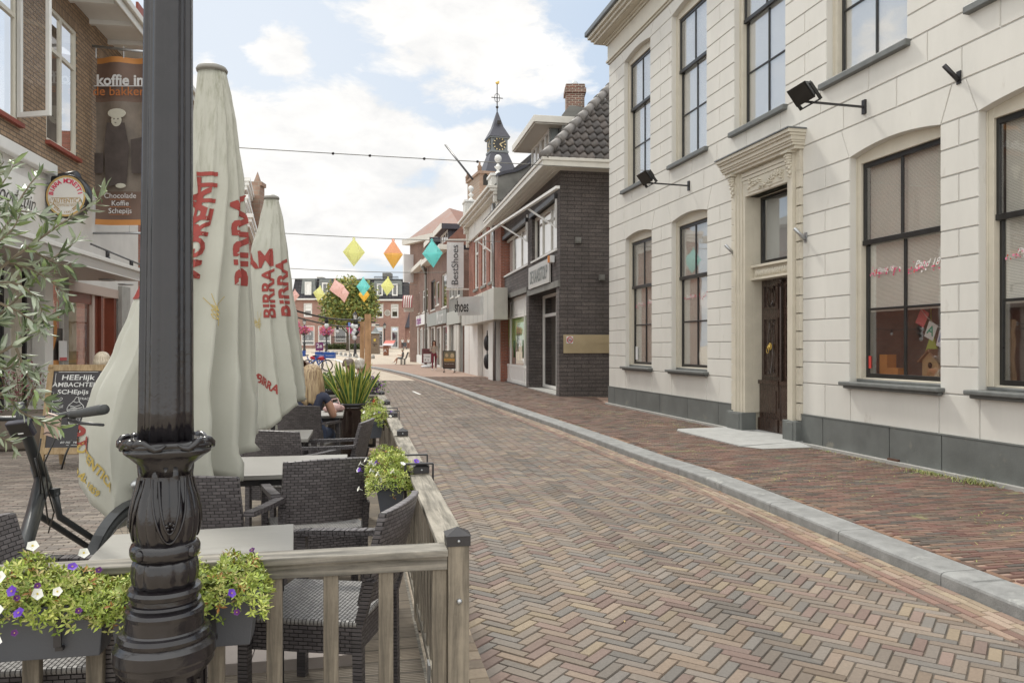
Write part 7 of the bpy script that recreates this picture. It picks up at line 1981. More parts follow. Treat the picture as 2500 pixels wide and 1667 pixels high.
def flower_box(loc, rz, L, label, n, blooms, seed, W=.15, Hh=.155, hang=None, fh=.13, leaf=.022):
    rnd = random.Random(seed)
    t = thing('flower_box', label, 'flower box', loc, rz, 'flower boxes on the terrace fence')
    mb = MB(); a, b = L/2, W/2; ta, tb = L/2-.02, W/2-.025
    mb.add([(-ta, -tb, 0), (ta, -tb, 0), (ta, tb, 0), (-ta, tb, 0), (-a, -b, Hh), (a, -b, Hh), (a, b, Hh), (-a, b, Hh)], [(3, 2, 1, 0), (0, 1, 5, 4), (1, 2, 6, 5), (2, 3, 7, 6), (3, 0, 4, 7)])
    for x0, x1, y0, y1 in ((-a-.006, a+.006, -b-.006, -b+.004), (-a-.006, a+.006, b-.004, b+.006), (-a-.006, -a+.004, -b+.004, b-.004), (a-.004, a+.006, -b+.004, b-.004)): mb.box(x0, x1, y0, y1, Hh-.022, Hh+.004)
    mb.build('container', BOXM, t, bevel=.003)
    MB().box(-a+.01, a-.01, -b+.01, b-.01, Hh-.03, Hh-.02).build('soil', mat('soil', (.03, .02, .015), .95), t)
    mb = MB()
    if hang == 'side': 
        for x in (-a+.08, a-.08): mb.bar((x, b+.005, Hh-.09), (x, b+.005, Hh+.09), .03, .012, up=(0, 1, 0)); mb.bar((x, b, Hh+.095), (x, b+.15, Hh+.095), .03, .008); mb.bar((x, b+.15, Hh+.095), (x, b+.15, Hh-.0), .03, .008, up=(0, 1, 0))
    else:
        for x in (-a+.12, a-.12): mb.bar((x, -b-.008, Hh-.11), (x, -b-.008, Hh-.01), .02, .008, up=(0, 1, 0)); mb.bar((x, -b, Hh-.12), (x, b+.02, Hh-.12), .02, .01)
    mb.build('bracket', M['dmetal'], t)
    mb = MB()
    for _ in range(n):
        u = rnd.uniform(-1, 1); v = rnd.uniform(-1, 1); top = fh*(1-.55*abs(u)**3)*(1-.35*v*v)*(1+.25*sin(u*7+seed)+.15*sin(u*17))
        q = rnd.random()**.6
        p = Vector((u*(a+.03), v*(b+.045), Hh-.03+top*q))
        if abs(v) > .72 or abs(u) > .93: p.z -= rnd.uniform(0, .045)
        d = Vector((u*.5+rnd.gauss(0, .35), v*.9+rnd.gauss(0, .35), .9+rnd.gauss(0, .3)))
        leafstar(mb, p, d, leaf, LIME if rnd.random() > .05 else [(.35, .16, .04), (.45, .36, .15)], rnd)
    mb.build('foliage', LEAF2, t)
    mb = MB()
    for u, v, zf, cc in blooms:
        c = {'w': (.78, .78, .72), 'p': (.13, .04, .42), 'd': (.10, .02, .14)}[cc]
        p = Vector((u*a, v*b*1.95, Hh+zf)); d = Vector((u*.2+rnd.gauss(0, .3), -.9+rnd.gauss(0, .3)*1 if v < .2 else .2, .55))
        flower(mb, p, d, rnd.uniform(.0125, .016) if cc != 'd' else .009, c, rnd)
    mb.build('blossoms', PET, t)
    return t
def tw(a, b, z): p = T2(a, b); return (p.x, p.y, z)
rb = random.Random(5)
def rbloom(n, kinds, vmin=-1.1): return [(rb.uniform(-.95, .95), rb.uniform(vmin, .8), rb.uniform(-.0, .11), rb.choice(kinds)) for _ in range(n)]
flower_box(tw(-.835, -.135, .605), TANG, .41, 'grey flower box right of the lamp post on the front rail with one purple bloom', 1600, [(.72, -1.1, .035, 'p'), (.93, -.2, .12, 'd'), (.80, -1.1, -.02, 'd'), (.05, -1.1, .02, 'd')], 3)
flower_box(tw(-1.515, -.135, .605), TANG, .94, 'long grey flower box left of the lamp post with white and purple petunias', 3900, [(.27+px/290*.73, v, .76*0+1.5-(y-845)*2.33/1892-.76, k) for px, y, v, k in ((27, 1466, -1, 'w'), (52, 1427, -1, 'w'), (66, 1451, -1, 'w'), (84, 1428, -1, 'w'), (82, 1492, -1.1, 'w'), (162, 1397, -1, 'w'), (76, 1361, -.8, 'w'), (108, 1318, 0, 'w'), (223, 1340, 0, 'w'), (18, 1381, -.9, 'p'), (113, 1387, -1, 'p'), (120, 1404, -1, 'd'), (127, 1437, -1, 'p'), (117, 1480, -1, 'd'), (160, 1382, -.9, 'd'), (218, 1357, -.5, 'p'), (278, 1367, -.5, 'd'), (252, 1440, -1, 'd'))]+rbloom(8, 'wwwd', -.9), 4)
flower_box(tw(-.165, 1.66, .63), TANG+pi/2+pi, .50, 'grey flower box with many white flowers inside the side fence', 1700, [(.98*(1 if k % 2 else .6), rb.uniform(-1.1, 1.1), rb.uniform(-.02, .11), 'w' if k % 5 else 'p') for k in range(22)]+rbloom(10, 'wwwp'), 6, hang='side', fh=.16)
flower_box(tw(-.165, 5.05, .63), TANG+pi/2+pi, .50, 'further grey flower box with lime foliage inside the side fence', 1300, [(.95, rb.uniform(-1, 1), rb.uniform(0, .11), 'w' if k % 4 else 'p') for k in range(9)], 8, hang='side', fh=.19)
# ---------- big pot with sword plant ----------
Yp_ = 10.0; px0 = (860-CX)/F*Yp_
pt = thing('glazed_pot', 'tall dark glazed pot with rolled rim standing at the end of the terrace', 'plant pot', (px0, Yp_, DZ))
gl = mat('brown black glaze', (.022, .012, .010), .12, var=.5, scale=5, coat=.6)
mb = MB(); mb.lathe([(.16, .0), (.18, .02), (.20, .35), (.225, .62), (.225, .645), (.235, .65), (.235, .675), (.225, .68)], 36); mb.build('body', gl, pt)
mb = MB(); mb.lathe([(.225, .68), (.25, .69), (.255, .705), (.248, .72), (.225, .722), (.205, .715), (.20, .66)], 36, caps=False); mb.build('rim', M['dmetal'], pt)
MB().lathe([(.001, .675), (.21, .675)], 20, caps=False).build('soil', mat('pot soil', (.03, .02, .015), .95), pt)
mb = MB(); mb.lathe([(.30, 0), (.33, .01), (.33, .05), (.30, .06), (.01, .06)], 30)
o = mb.build('round_wooden_base', mat('round wood base', '#8c7660', .7, var=.2, scale=6)); o.location = (px0+.13, Yp_+.25, DZ); tag(o, 'round wooden base behind the glazed pot on the deck', 'base')
sp = thing('sword_plant', 'variegated sword-leaved plant growing from the glazed pot', 'plant', (px0, Yp_, DZ+.68))
rnd = random.Random(12); 
for grp in range(1):
    mb = MB()
    for k in range(88):
        an = rnd.uniform(0, 2*pi); r0 = rnd.uniform(0, .15); L = rnd.uniform(.30, .62); lean = rnd.uniform(.05, .75)*(.4+r0*4)
        base = Vector((r0*cos(an), r0*sin(an), 0)); dirn = Vector((cos(an)*lean, sin(an)*lean, 1)).normalized(); tw_ = rnd.uniform(0, pi)
        side = Vector((cos(tw_), sin(tw_), 0)); side = (side-dirn*side.dot(dirn)).normalized(); out = dirn.cross(side); n = 8; W = rnd.uniform(.022, .034)
        rows = []
        for q in range(n+1):
            u = q/n; w = W*(1-.0*u)*(min(1, .55+1.6*u))*(1-max(0, (u-.55)/.45)**1.6); droop = Vector((cos(an), sin(an), -.6))*(lean*.22*u*u*L)
            c = base+dirn*L*u+droop; rows.append((c-side*w, c-side*w*.66+out*.004, c+side*w*.66+out*.004, c+side*w))
        g = rnd.uniform(.8, 1.2)
        for q in range(n):
            for s_ in range(3):
                mb.col = (.47*g, .46*g, .10*g) if s_ != 1 else ((.055*g, .12*g, .03*g) if (q+k) % 2 else (.085*g, .16*g, .045*g))
                mb.add([rows[q][s_], rows[q][s_+1], rows[q+1][s_+1], rows[q+1][s_]], [(0, 1, 2, 3)])
    mb.build('leaves', colmat('sword leaves', .4, 20, .15, 0), sp)
# purple flowers and bush at the back
for px, py, Y, w, lb, cols, sd, nm in ((898, 942, 11.6, .28, 'leafy plant with purple flowers at the far corner of the terrace', [(.10, .16, .04), (.14, .2, .06), (.08, .12, .03), (.22, .07, .35)], 21, 'trailing_petunia'), (797, 936, 11.6, .22, 'small green bush behind the blonde woman', [(.12, .20, .05), (.16, .24, .07), (.08, .13, .04)], 22, 'potted_bush')):
    c = P(px, py, Y); t = thing(nm, lb, 'plant', (c.x, c.y, 0)); mb = MB(); foliage(mb, [(0, 0, c.z, w, w*.8, .17)], 900, .045, cols, random.Random(sd), .4, .6, .3); mb.build('foliage', LEAF, t)
    mb = MB(); mb.lathe([(.12, 0), (.16, c.z-.12), (.17, c.z-.1)], 14); mb.build('pot', M['dmetal'], t)
mb = MB(); c = P(915, 980, 10.6); mb.lathe([(.02, 0), (.03, .01), (.03, .05), (.015, .08), (.001, .09)], 10); o = mb.build('red_lantern', mat('red glass lamp', (.5, .03, .02), .3, var=0)); o.location = (c.x, c.y, c.z-.05); tag(o, 'tiny red lantern hanging below the far terrace rail', 'lantern')
# pink bag on the far table
mb = MB(); c = P(815, 995, 8.95)
rnd = random.Random(3); vs_ = []
mb.ball((0, 0, .045), (.10, .09, .055), 12, 8); mb.ball((-.05, -.03, .03), (.07, .06, .04), 10, 6); mb.ball((.06, .04, .035), (.06, .07, .04), 10, 6); mb.tube([(-.04, 0, .07), (-.02, .02, .14), (.04, .02, .15), (.07, 0, .08)], .007, 6, caps=False)
o = mb.build('pink_bag', mat('pink leather', (.46, .30, .28), .45, var=.25, scale=25, bump=.4, bscale=30)); o.location = (c.x, c.y, .747); tag(o, 'crumpled pale pink bag on the small far table', 'bag')
# pergola posts and bulbs
PINE = woodmat('fresh pine post', '#a07a55', '#b8906a', 'z', .7, .6)
for px, Y, yt, lb, w in ((898, 12.5, 767, 'taller raw pine post beyond the terrace', .10), (884, 17.0, 785, 'shorter raw pine post behind the taller one', .095)):
    x = (px-CX)/F*Y; t = thing('pine_post', lb, 'post', (x, Y, 0), .2, 'raw pine posts carrying bulb strings'); zt = H-(yt-HY)/F*Y
    MB().box(-w/2, w/2, -w/2, w/2, 0, zt).build('post', PINE, t)
    mb = MB(); mb.tube([(-w/2, 0, zt-.08), (-w/2-.05, 0, zt-.08)], .012, 6); mb.tube([(-w/2-.05+.03*cos(q*pi/4)-.03, .0, zt-.08+.03*sin(q*pi/4)) for q in range(9)], .006, 5, caps=False); mb.build('eye_bolt', M['metal'], t)
for i, (pa, pb, n, lb, bulbs) in enumerate((((889, 779, 12.5), (690, 748, 8.0), 14, 'upper black cable with bulbs running to the pine post', (.18, .62)), ((880, 797, 17), (690, 764, 9.5), 14, 'lower black cable with bulbs running to the pine post', (.16, .45)))):
    A = P(*pa); B = P(*pb); t = thing('bulb_string', lb, 'string lights', (0, 0, 0)); pts = []
    for q in range(n+1):
        u = q/n; p = A.lerp(B, u); p.z -= .10*4*u*(1-u)*.6; pts.append(p)
    mb = MB(); mb.tube(pts, .012, 5); mb.build('cable', M['black'], t)
    for u in bulbs:
        p = pts[int(u*n)]; mb = MB(); mb.tube([p, p-Vector((0, 0, .07))], .022, 8); mb.build('socket', M['black'], t); mb = MB(); mb.ball(p-Vector((0, 0, .10)), (.03, .03, .038), 10, 7); mb.build('bulb', M['plasticwhite'], t)
t = thing('bulb_cluster', 'bundle of clear bulbs hanging at the top of the pine posts', 'string lights', (0, 0, 0))
for k, (px, py) in enumerate(((864, 790), (869, 801), (866, 808), (868, 818))):
    p = P(px, py, 15.0); mb = MB(); mb.tube([p+Vector((.06, 0, .08)), p], .03, 8); mb.build('socket', M['black'], t); mb = MB(); mb.ball(p+Vector((-.02, 0, -.05)), (.045, .045, .055), 10, 7); mb.build('bulb', M['plasticwhite'], t)
mb = MB(); mb.tube([P(878, 790, 15), P(866, 800, 15), P(868, 820, 15)], .012, 5); mb.build('cable', M['black'], t)
# ================= umbrellas =================
def interp(tab, x):
    if x <= tab[0][0]: return tab[0][1]
    for (a, b), (c, d) in zip(tab, tab[1:]):
        if x <= c: t = (x-a)/(c-a); t = t*t*(3-2*t)*.5+t*.5; return b+(d-b)*t
    return tab[-1][1]
class Umb:
    def __init__(s, Y, L, R, hem, nf=11, ph=0.0, dep=.8):
        s.Y = Y; s.L = L; s.R = R; s.hem = hem; s.nf = nf; s.ph = ph; s.dep = dep
        s.ytop = L[0][0]
    def pt(s, th, t, off=0.0):
        th = th % (2*pi)
        yh = interp(s.hem, th); py = s.ytop+(yh-s.ytop)*t
        return s.at(th, py, off, t)
    def at(s, th, py, off=0.0, t=None):
        l, r = interp(s.L, py), interp(s.R, py)
        if t is None: t = (py-s.ytop)/(interp(s.hem, th % (2*pi))-s.ytop)
        k = s.Y/F; cx = ((l+r)/2-CX)*k; rr = (r-l)/2*k
        u = (th*s.nf/(2*pi)+s.ph+.55*sin(t*2.2+s.ph)+.18*sin(th*2+1)) % 1.0
        saw = (u**1.5) if u < .89 else (1-(u-.89)/.11)*(.89**1.5)
        A = (.05+.44*min(1, t*1.4))*(1-.85*math.exp(-(((th-(pi+.72))/.42)**2)))
        q = 1-A*(1-saw)*(.85+.3*sin(th*3+2))
        rr2 = rr*q+off
        z = H-(py-HY)/F*s.Y
        return Vector((cx+rr2*cos(th), s.Y+s.cy(t)+rr2*s.dep*sin(th), z))
    def cy(s, t): return 0.0
CLOTH = None
def clothmat():
    m, nt, b = _nt('umbrella canvas'); b.inputs['Roughness'].default_value = .85; b.inputs['Sheen Weight'].default_value = .15
    oc = _obj(nt); s_ = nt.nodes.new('ShaderNodeSeparateXYZ'); lnk(nt, oc, s_.inputs[0])
    n = _noise(nt, oc, 2.5, 6, .7); mp = nt.nodes.new('ShaderNodeMapping'); mp.inputs['Scale'].default_value = (26, 26, 3.2); lnk(nt, oc, mp.inputs['Vector'])
    n2 = _noise(nt, mp.outputs[0], 1.2, 6, .75)
    c = _ramp(nt, n, [(.3, (.46, .455, .39)), (.7, (.52, .515, .45))])
    # green algae near the top: it stays where it is whatever the light
    mr = nt.nodes.new('ShaderNodeMapRange'); lnk(nt, s_.outputs['Z'], mr.inputs['Value']); mr.inputs['From Min'].default_value = 1.95; mr.inputs['From Max'].default_value = 2.95
    f = nt.nodes.new('ShaderNodeMath'); f.operation = 'MULTIPLY'; lnk(nt, mr.outputs[0], f.inputs[0]); lnk(nt, _ramp(nt, n2, [(.48, 0), (.75, .85)]), f.inputs[1])
    c = _mix(nt, f.outputs[0], c, (.17, .17, .10))
    lnk(nt, c, b.inputs['Base Color'])
    tr = nt.nodes.new('ShaderNodeBsdfTranslucent'); lnk(nt, c, tr.inputs['Color']); ms = nt.nodes.new('ShaderNodeMixShader'); ms.inputs[0].default_value = .22
    out = nt.nodes['Material Output']; lnk(nt, b.outputs[0], ms.inputs[1]); lnk(nt, tr.outputs[0], ms.inputs[2]); lnk(nt, ms.outputs[0], out.inputs['Surface'])
    _bump(nt, b, _noise(nt, oc, 350, 2, .5), .08, .002)
    return m
CLOTH = clothmat()
INK = [mat('umbrella red print', (.25, .04, .032), .8, var=.12, scale=30), mat('umbrella gold print', (.42, .31, .08), .8, var=.08), mat('umbrella green print', (.03, .14, .09), .8, var=.05)]
def surf_print(u, name, items, parent):
    """items: list of (text or polylines, mat index, theta0, py0, size, rotation)"""
    mb = MB()
    for it in items:
        kind, mi, th0, py0, size, rot = it[:6]
        sx = it[6] if len(it) > 6 else 1.0
        if isinstance(kind, str): vs_, fs_ = text_mesh(kind, size, bold=.03)
        else:
            vs_ = []; fs_ = []
            for pl, w in kind:
                for (x0, y0), (x1, y1) in zip(pl, pl[1:]):
                    d = Vector((x1-x0, y1-y0)); L = d.length; d /= max(L, 1e-6); n_ = Vector((-d.y, d.x))*w; b = len(vs_)
                    vs_ += [((x0+n_.x)*size, (y0+n_.y)*size), ((x0-n_.x)*size, (y0-n_.y)*size), ((x1-n_.x)*size, (y1-n_.y)*size), ((x1+n_.x)*size, (y1+n_.y)*size)]; fs_.append((b, b+1, b+2, b+3))
        bm = bmesh.new(); bv = [bm.verts.new((x*sx, y, 0)) for x, y in vs_]
        for f in fs_:
            try: bm.faces.new([bv[i] for i in f])
            except ValueError: pass
        for _ in range(4):
            es = [e for e in bm.edges if e.calc_length() > .022]
            if not es: break
            bmesh.ops.subdivide_edges(bm, edges=es, cuts=1); bmesh.ops.triangulate(bm, faces=[f for f in bm.faces if len(f.verts) > 4])
        k = u.Y/F; ca, sa = cos(rot), sin(rot)
        bm.verts.index_update(); pts = []
        for v in bm.verts:
            x, y = v.co.x*ca-v.co.y*sa, v.co.x*sa+v.co.y*ca
            py = py0-y/k; l, r = interp(u.L, py), interp(u.R, py); R_ = max(.04, (r-l)/2*k)
            pts.append(u.at(th0+x/(R_*.95), py, .006))
        mb.mi = mi; mb.add(pts, [tuple(v.index for v in f.verts) for f in bm.faces]); bm.free()
    return mb.build(name, INK, parent)
def umbrella(u, label, items, pole_x, base=True):
    k = u.Y/F
    t = thing('closed_umbrella', label, 'umbrella', (0, 0, 0), 0, 'closed cream parasols on the terrace')
    mb = MB(); nt_, ns = 132, 46; vs_ = []
    for j in range(ns+1):
        tt = .0+1.0*j/ns
        for i in range(nt_): vs_.append(u.pt(2*pi*i/nt_, tt))
    mb.smooth = True
    mb.add(vs_, [(j*nt_+i, (j+1)*nt_+i, (j+1)*nt_+(i+1) % nt_, j*nt_+(i+1) % nt_) for j in range(ns) for i in range(nt_)])
    cn = mb.build('canopy', CLOTH, t)
    sol = cn.modifiers.new('s', 'SOLIDIFY'); sol.thickness = .003; sol.offset = -1
    l, r = u.L[0][1], u.R[0][1]; cx = ((l+r)/2-CX)*k; rr = (r-l)/2*k; z = H-(u.ytop-HY)/F*u.Y
    mb = MB(); mb.lathe([(rr*1.06, -.012), (rr*1.1, 0), (rr*1.0, .014), (rr*.5, .03), (.001, .036)], 28, (cx, u.Y, z)); mb.build('cap', mat('cap plastic', (.20, .19, .17), .5, var=.2), t)
    mb = MB(); mb.tube([(pole_x, u.Y, DZ), (pole_x, u.Y, 1.2), (cx, u.Y, z)], .026, 12); mb.build('pole', M['offwhite'], t)
    if items: surf_print(u, 'printed_lettering', items, cn)
    return t
PI_ = pi
L1 = [(172, 484), (300, 471), (470, 440), (680, 356), (760, 322), (850, 285), (960, 228), (1050, 204), (1300, 204)]
R1 = [(172, 551), (240, 566), (300, 578), (470, 602), (680, 622), (850, 638), (960, 646), (1050, 652), (1300, 655)]
hem1 = [(0, 1105), (.8, 1060), (1.6, 1040), (2.6, 1010), (PI_, 1010), (PI_+.4, 1105), (PI_+.80, 1210), (PI_+1.16, 1262), (PI_+1.45, 1235), (PI_+1.78, 1165), (PI_+2.1, 1172), (PI_+2.5, 1150), (PI_+2.75, 1165), (2*PI_, 1105)]
U1 = Umb(4.3, L1, R1, hem1, 12, .15)
wheat = [([(0, -1.0), (0, 0)], .03), ([(0, 0), (-1.1, 1.0)], .022), ([(0, 0), (.95, 1.15)], .022), ([(-.1, .2), (-.55, 1.3)], .018), ([(.1, .3), (.35, 1.4)], .018)]
for sx_ in (-1, 1):
    for kk in range(3):
        x0, y0 = sx_*.05, -.55+kk*.32
        wheat.append(([(x0, y0), (x0+sx_*.30, y0+.10), (x0+sx_*.46, y0+.40), (x0+sx_*.20, y0+.30), (x0, y0)], .022))
def th_of(u, px, py):     # theta on the camera side for a pixel column
    l, r = interp(u.L, py), interp(u.R, py); c = max(-.97, min(.97, (px-(l+r)/2)/((r-l)/2*.86))); return 2*PI_-math.acos(c)
items1 = [('BIRRA', 0, th_of(U1, 498, 560), 590, .20, PI_/2), ('MORETTI', 0, th_of(U1, 530, 470), 560, .155, PI_/2, .92), ('BIRRA', 0, th_of(U1, 596, 560), 590, .19, PI_/2), ('MORETTI', 0, th_of(U1, 460, 480), 590, .16, PI_/2),
          (wheat, 1, th_of(U1, 560, 755), 765, .075, 0), ('BIRRA', 0, th_of(U1, 262, 1030), 1040, .115, -.62), ("L'AUTENTICA", 1, th_of(U1, 292, 1100), 1108, .07, -.68), ('DAL 1859', 1, th_of(U1, 285, 1150), 1158, .05, -.62), ([([(-.5, 0), (.5, 0)], .08)], 2, th_of(U1, 240, 1120), 1122, .05, -.6)]
umbrella(U1, 'large closed cream parasol behind the lamp post, printed BIRRA MORETTI', items1, -1.6)
L2 = [(484, 646), (540, 634), (615, 612), (700, 600), (850, 590), (1000, 588), (1100, 588)]
R2 = [(484, 680), (540, 694), (620, 706), (700, 717), (780, 732), (880, 748), (960, 757), (1100, 762)]
hem2 = [(0, 975), (1.5, 990), (PI_, 1045), (PI_+1.2, 1050), (PI_+1.6, 1040), (PI_+2.2, 1008), (PI_+2.6, 985), (2*PI_, 975)]
U2 = Umb(7.28, L2, R2, hem2, 9, .5)
items2 = [('BIRRA', 0, th_of(U2, 700, 700), 705, .20, PI_/2), ('BIRRA', 0, th_of(U2, 668, 700), 720, .17, PI_/2), ('AM', 0, th_of(U2, 642, 640), 640, .22, .15), (wheat, 1, th_of(U2, 640, 790), 790, .075, .3), ('BIRRA', 0, th_of(U2, 664, 935), 935, .11, -.4)]
umbrella(U2, 'smaller looking closed cream parasol further along the terrace', items2, -2.3)
# loose flap of the third parasol, seen under the second
L3 = [(560, 660), (700, 652), (900, 645), (1000, 640), (1100, 640)]
R3 = [(560, 690), (700, 712), (900, 744), (1000, 754), (1060, 760), (1100, 760)]
hem3 = [(0, 1045), (PI_, 1055), (PI_+1.5, 1055), (PI_+2.4, 1040), (2*PI_, 1045)]
U3 = Umb(9.0, L3, R3, hem3, 8, .3)
umbrella(U3, 'third closed cream parasol showing only its hem under the second one', [("L'AUTENTICA", 1, th_of(U3, 716, 990), 992, .13, -.45)], -2.6)
# ================= lamp post =================
XL_, YL_ = -.945, 2.1; kp_ = YL_/F
lp = thing('lamp_post', 'ornate black cast-iron lamp post with fluted shaft in the left foreground', 'lamp post', (XL_, YL_, 0)); lp.rotation_euler = (0, radians(.35), 0)
paint = mat('glossy black brown iron paint', (.012, .010, .012), .20, var=.35, scale=9, bump=.22, bscale=30, coat=.25, stain=((.20, .06, .035), 9.0, .70))
zz = lambda py: H-(py-HY)*kp_; R_ = lambda w: w*kp_/2
mb = MB()
def flute(r, z, t):
    c = cos(t*8+.5); return r*(1+.055*(1 if c > .6 else (-1.2 if c < -.1 else (c-.25)/.29))+.022*max(0, cos(16*t+1.0))**3)
mb.lathe([(R_(124), zz(1082)), (R_(121), zz(1000)), (R_(113), zz(500)), (R_(107), zz(0)), (R_(98), zz(-700)), (R_(96), zz(-900))], 96, mod=flute); mb.build('shaft', paint, lp)
mb = MB()
def leafmod(r, z, t):
    u = (z-zz(1120))/(zz(1068)-zz(1120)); return r*(1+.12*max(0, min(1, u+.5))*cos(4*t+1.1)+.03*u*cos(8*t))
mb.lathe([(R_(122), zz(1156)), (R_(132), zz(1130)), (R_(182), zz(1108)), (R_(206), zz(1098)), (R_(208), zz(1090)), (R_(178), zz(1088)), (R_(212), zz(1083)), (R_(204), zz(1074)), (R_(160), zz(1070)), (R_(122), zz(1075))], 72, mod=leafmod)
for q in range(4):
    a0 = q*pi/2-.275
    for sg_ in (-1, 1): mb.tube([((R_(222)-.010*abs(u-3)/3)*cos(a0+sg_*u*.11), (R_(222)-.010*u/3)*sin(a0+sg_*u*.11), zz(1078)+.010*sin(u*1.1)) for u in range(7)], [.011, .011, .010, .009, .008, .006, .003], 8)
mb.build('leaf_collar', paint, lp)
mb = MB()
def petal(r, z, t):
    u = max(0, min(1, (zz(1150)-z)/(zz(1150)-zz(1290)))); return r*(1+.07*abs(cos(8*t))**.6+.030*cos(4*t+1.1)*u-.06)
prof = [(R_(128), zz(1132)), (R_(122), zz(1155)), (R_(130), zz(1180)), (R_(146), zz(1210)), (R_(158), zz(1245)), (R_(160), zz(1270)), (R_(152), zz(1295)), (R_(138), zz(1318)), (R_(130), zz(1322))]
mb.lathe(prof, 128, mod=petal)
# raised U-shaped ribs and a small rosette facing the street
for fa in (-1.03, -1.03+pi/2, -1.03-pi/2, -1.03+pi):
    for w_, yb_, yt_ in ((.62, 1312, 1160), (.36, 1288, 1165)):
        pts = []
        for q in range(25):
            u = q/24; an = fa+w_*cos(pi*u)*(-1); py = yb_-(yb_-yt_)*(abs(cos(pi*u))**2.2) if True else 0
            r_ = interp([(yy_, rr_) for rr_, yy_ in ((R_(122), 1155), (R_(130), 1180), (R_(146), 1210), (R_(158), 1245), (R_(160), 1270), (R_(152), 1295), (R_(138), 1318))], py)
            pts.append(((r_+.001)*cos(an), (r_+.001)*sin(an), zz(py)))
        mb.tube(pts, .0032, 6, caps=False)
    for q in range(5):
        an2 = q*2*pi/5+.3; r_ = R_(160)+.001; mb.ball(((r_)*cos(fa+.10*cos(an2)), r_*sin(fa+.10*cos(an2)), zz(1270)+.008*sin(an2)), .0045, 8, 6)
mb.build('bulb_vase', paint, lp)
mb = MB(); mb.lathe([(R_(132), zz(1316)), (R_(152), zz(1322)), (R_(160), zz(1332)), (R_(160), zz(1344)), (R_(152), zz(1354)), (R_(136), zz(1358))], 64)
for q in range(4): an = -.35+q*pi/2; mb.ball((R_(158)*cos(an), R_(158)*sin(an), zz(1338)), (.012, .012, .016), 10, 8)
mb.build('upper_ring', paint, lp)
mb = MB(); cup = lambda r, z, t: r*(1+.08*abs(cos(6*t+.3))**.6-.06)
mb.lathe([(R_(138), zz(1356)), (R_(148), zz(1372)), (R_(152), zz(1392)), (R_(148), zz(1412)), (R_(132), zz(1428))], 96, mod=cup); mb.build('cup', paint, lp)
mb = MB(); mb.lathe([(R_(134), zz(1424)), (R_(162), zz(1428)), (R_(171), zz(1436)), (R_(164), zz(1446)), (R_(150), zz(1450)), (R_(152), zz(1460)), (R_(164), zz(1462)), (R_(168), zz(1468)), (R_(160), zz(1474)), (R_(176), zz(1478)), (R_(183), zz(1486)), (R_(178), zz(1496)), (R_(178), zz(1526)), (R_(184), zz(1530)),
    (R_(206), zz(1532)), (R_(213), zz(1542)), (R_(206), zz(1554)), (R_(216), zz(1558)), (R_(232), zz(1566)), (R_(234), zz(1592)), (R_(228), zz(1598)), (R_(226), zz(1610)), (R_(200), zz(1628)), (R_(176), zz(1632))], 140, smooth=False); mb.build('moulded_rings', paint, lp)
mb = MB(); oc8 = lambda r, z, t: r*cos(pi/8)/max(.3, cos(((t+pi/8+.2) % (pi/4))-pi/8)); mb.lathe([(R_(182), zz(1628)), (R_(178), zz(1640)), (R_(190), .25), (R_(240), .20), (R_(250), 0)], 96, mod=oc8, smooth=False)
for q in range(8): an = q*pi/4-.2; mb.bar((R_(186)*cos(an), R_(186)*sin(an), zz(1645)), (R_(190)*cos(an), R_(190)*sin(an), .25), .012, .008)
mb.build('pedestal', paint, lp)
# ================= olive =================
ol = thing('olive_tree', 'grey-green olive branches reaching in from the left edge', 'tree', (-1.75, 1.95, 0))
OLC = [(.19, .23, .14), (.13, .17, .10), (.25, .29, .19), (.31, .35, .26), (.10, .14, .06), (.20, .27, .10), (.36, .40, .31)]
rnd = random.Random(31); tb = MB(); lf = MB(); base = Vector((-1.75, 1.95, 0))
tb.tube([Vector((0, 0, .3)), Vector((.02, .02, .8)), Vector((-.02, .05, 1.3)), Vector((.0, .0, 1.9))], [.035, .03, .025, .015], 8)
def branch(pxs, Y0, Y1, r0=.006, dens=.011, L_=.055, start=0):
    pts = [P(x, y, Y0+(Y1-Y0)*i/(len(pxs)-1))-base for i, (x, y) in enumerate(pxs)]
    fine = []
    for i in range(len(pts)-1):
        p0, p1, p2, p3 = pts[max(i-1, 0)], pts[i], pts[i+1], pts[min(i+2, len(pts)-1)]
        for q in range(10):
            t = q/10; fine.append(.5*((2*p1)+(-p0+p2)*t+(2*p0-5*p1+4*p2-p3)*t*t+(-p0+3*p1-3*p2+p3)*t**3))
    fine.append(pts[-1]); n = len(fine)
    tb.tube(fine, [r0*(1-.8*i/n) for i in range(n)], 5)
    acc_ = 0
    for i in range(1, n):
        acc_ += (fine[i]-fine[i-1]).length
        if i < start: continue
        while acc_ > dens:
            acc_ -= dens; d = (fine[i]-fine[i-1]).normalized()
            for sg_ in (-1, 1):
                rv = Vector((rnd.gauss(0, 1), rnd.gauss(0, 1), rnd.gauss(0, 1))); s_ = d.cross(rv).normalized()
                o_ = (d*rnd.uniform(.3, 1.0)+s_*rnd.uniform(.5, 1.0)*sg_).normalized(); L = L_*rnd.uniform(.55, 1.2); W = L*.105
                w = o_.cross(Vector((rnd.gauss(0, 1), rnd.gauss(0, 1), rnd.gauss(0, 1)))).normalized(); nn = o_.cross(w)*L*.08
                c = rnd.choice(OLC); f = rnd.uniform(.8, 1.2); lf.col = (c[0]*f, c[1]*f, c[2]*f); p = fine[i]
                lf.add([p, p+o_*L*.3-w*W+nn, p+o_*L*.7-w*W*.85+nn, p+o_*L, p+o_*L*.7+w*W*.85+nn, p+o_*L*.3+w*W+nn], [(0, 1, 2, 3, 4, 5)])
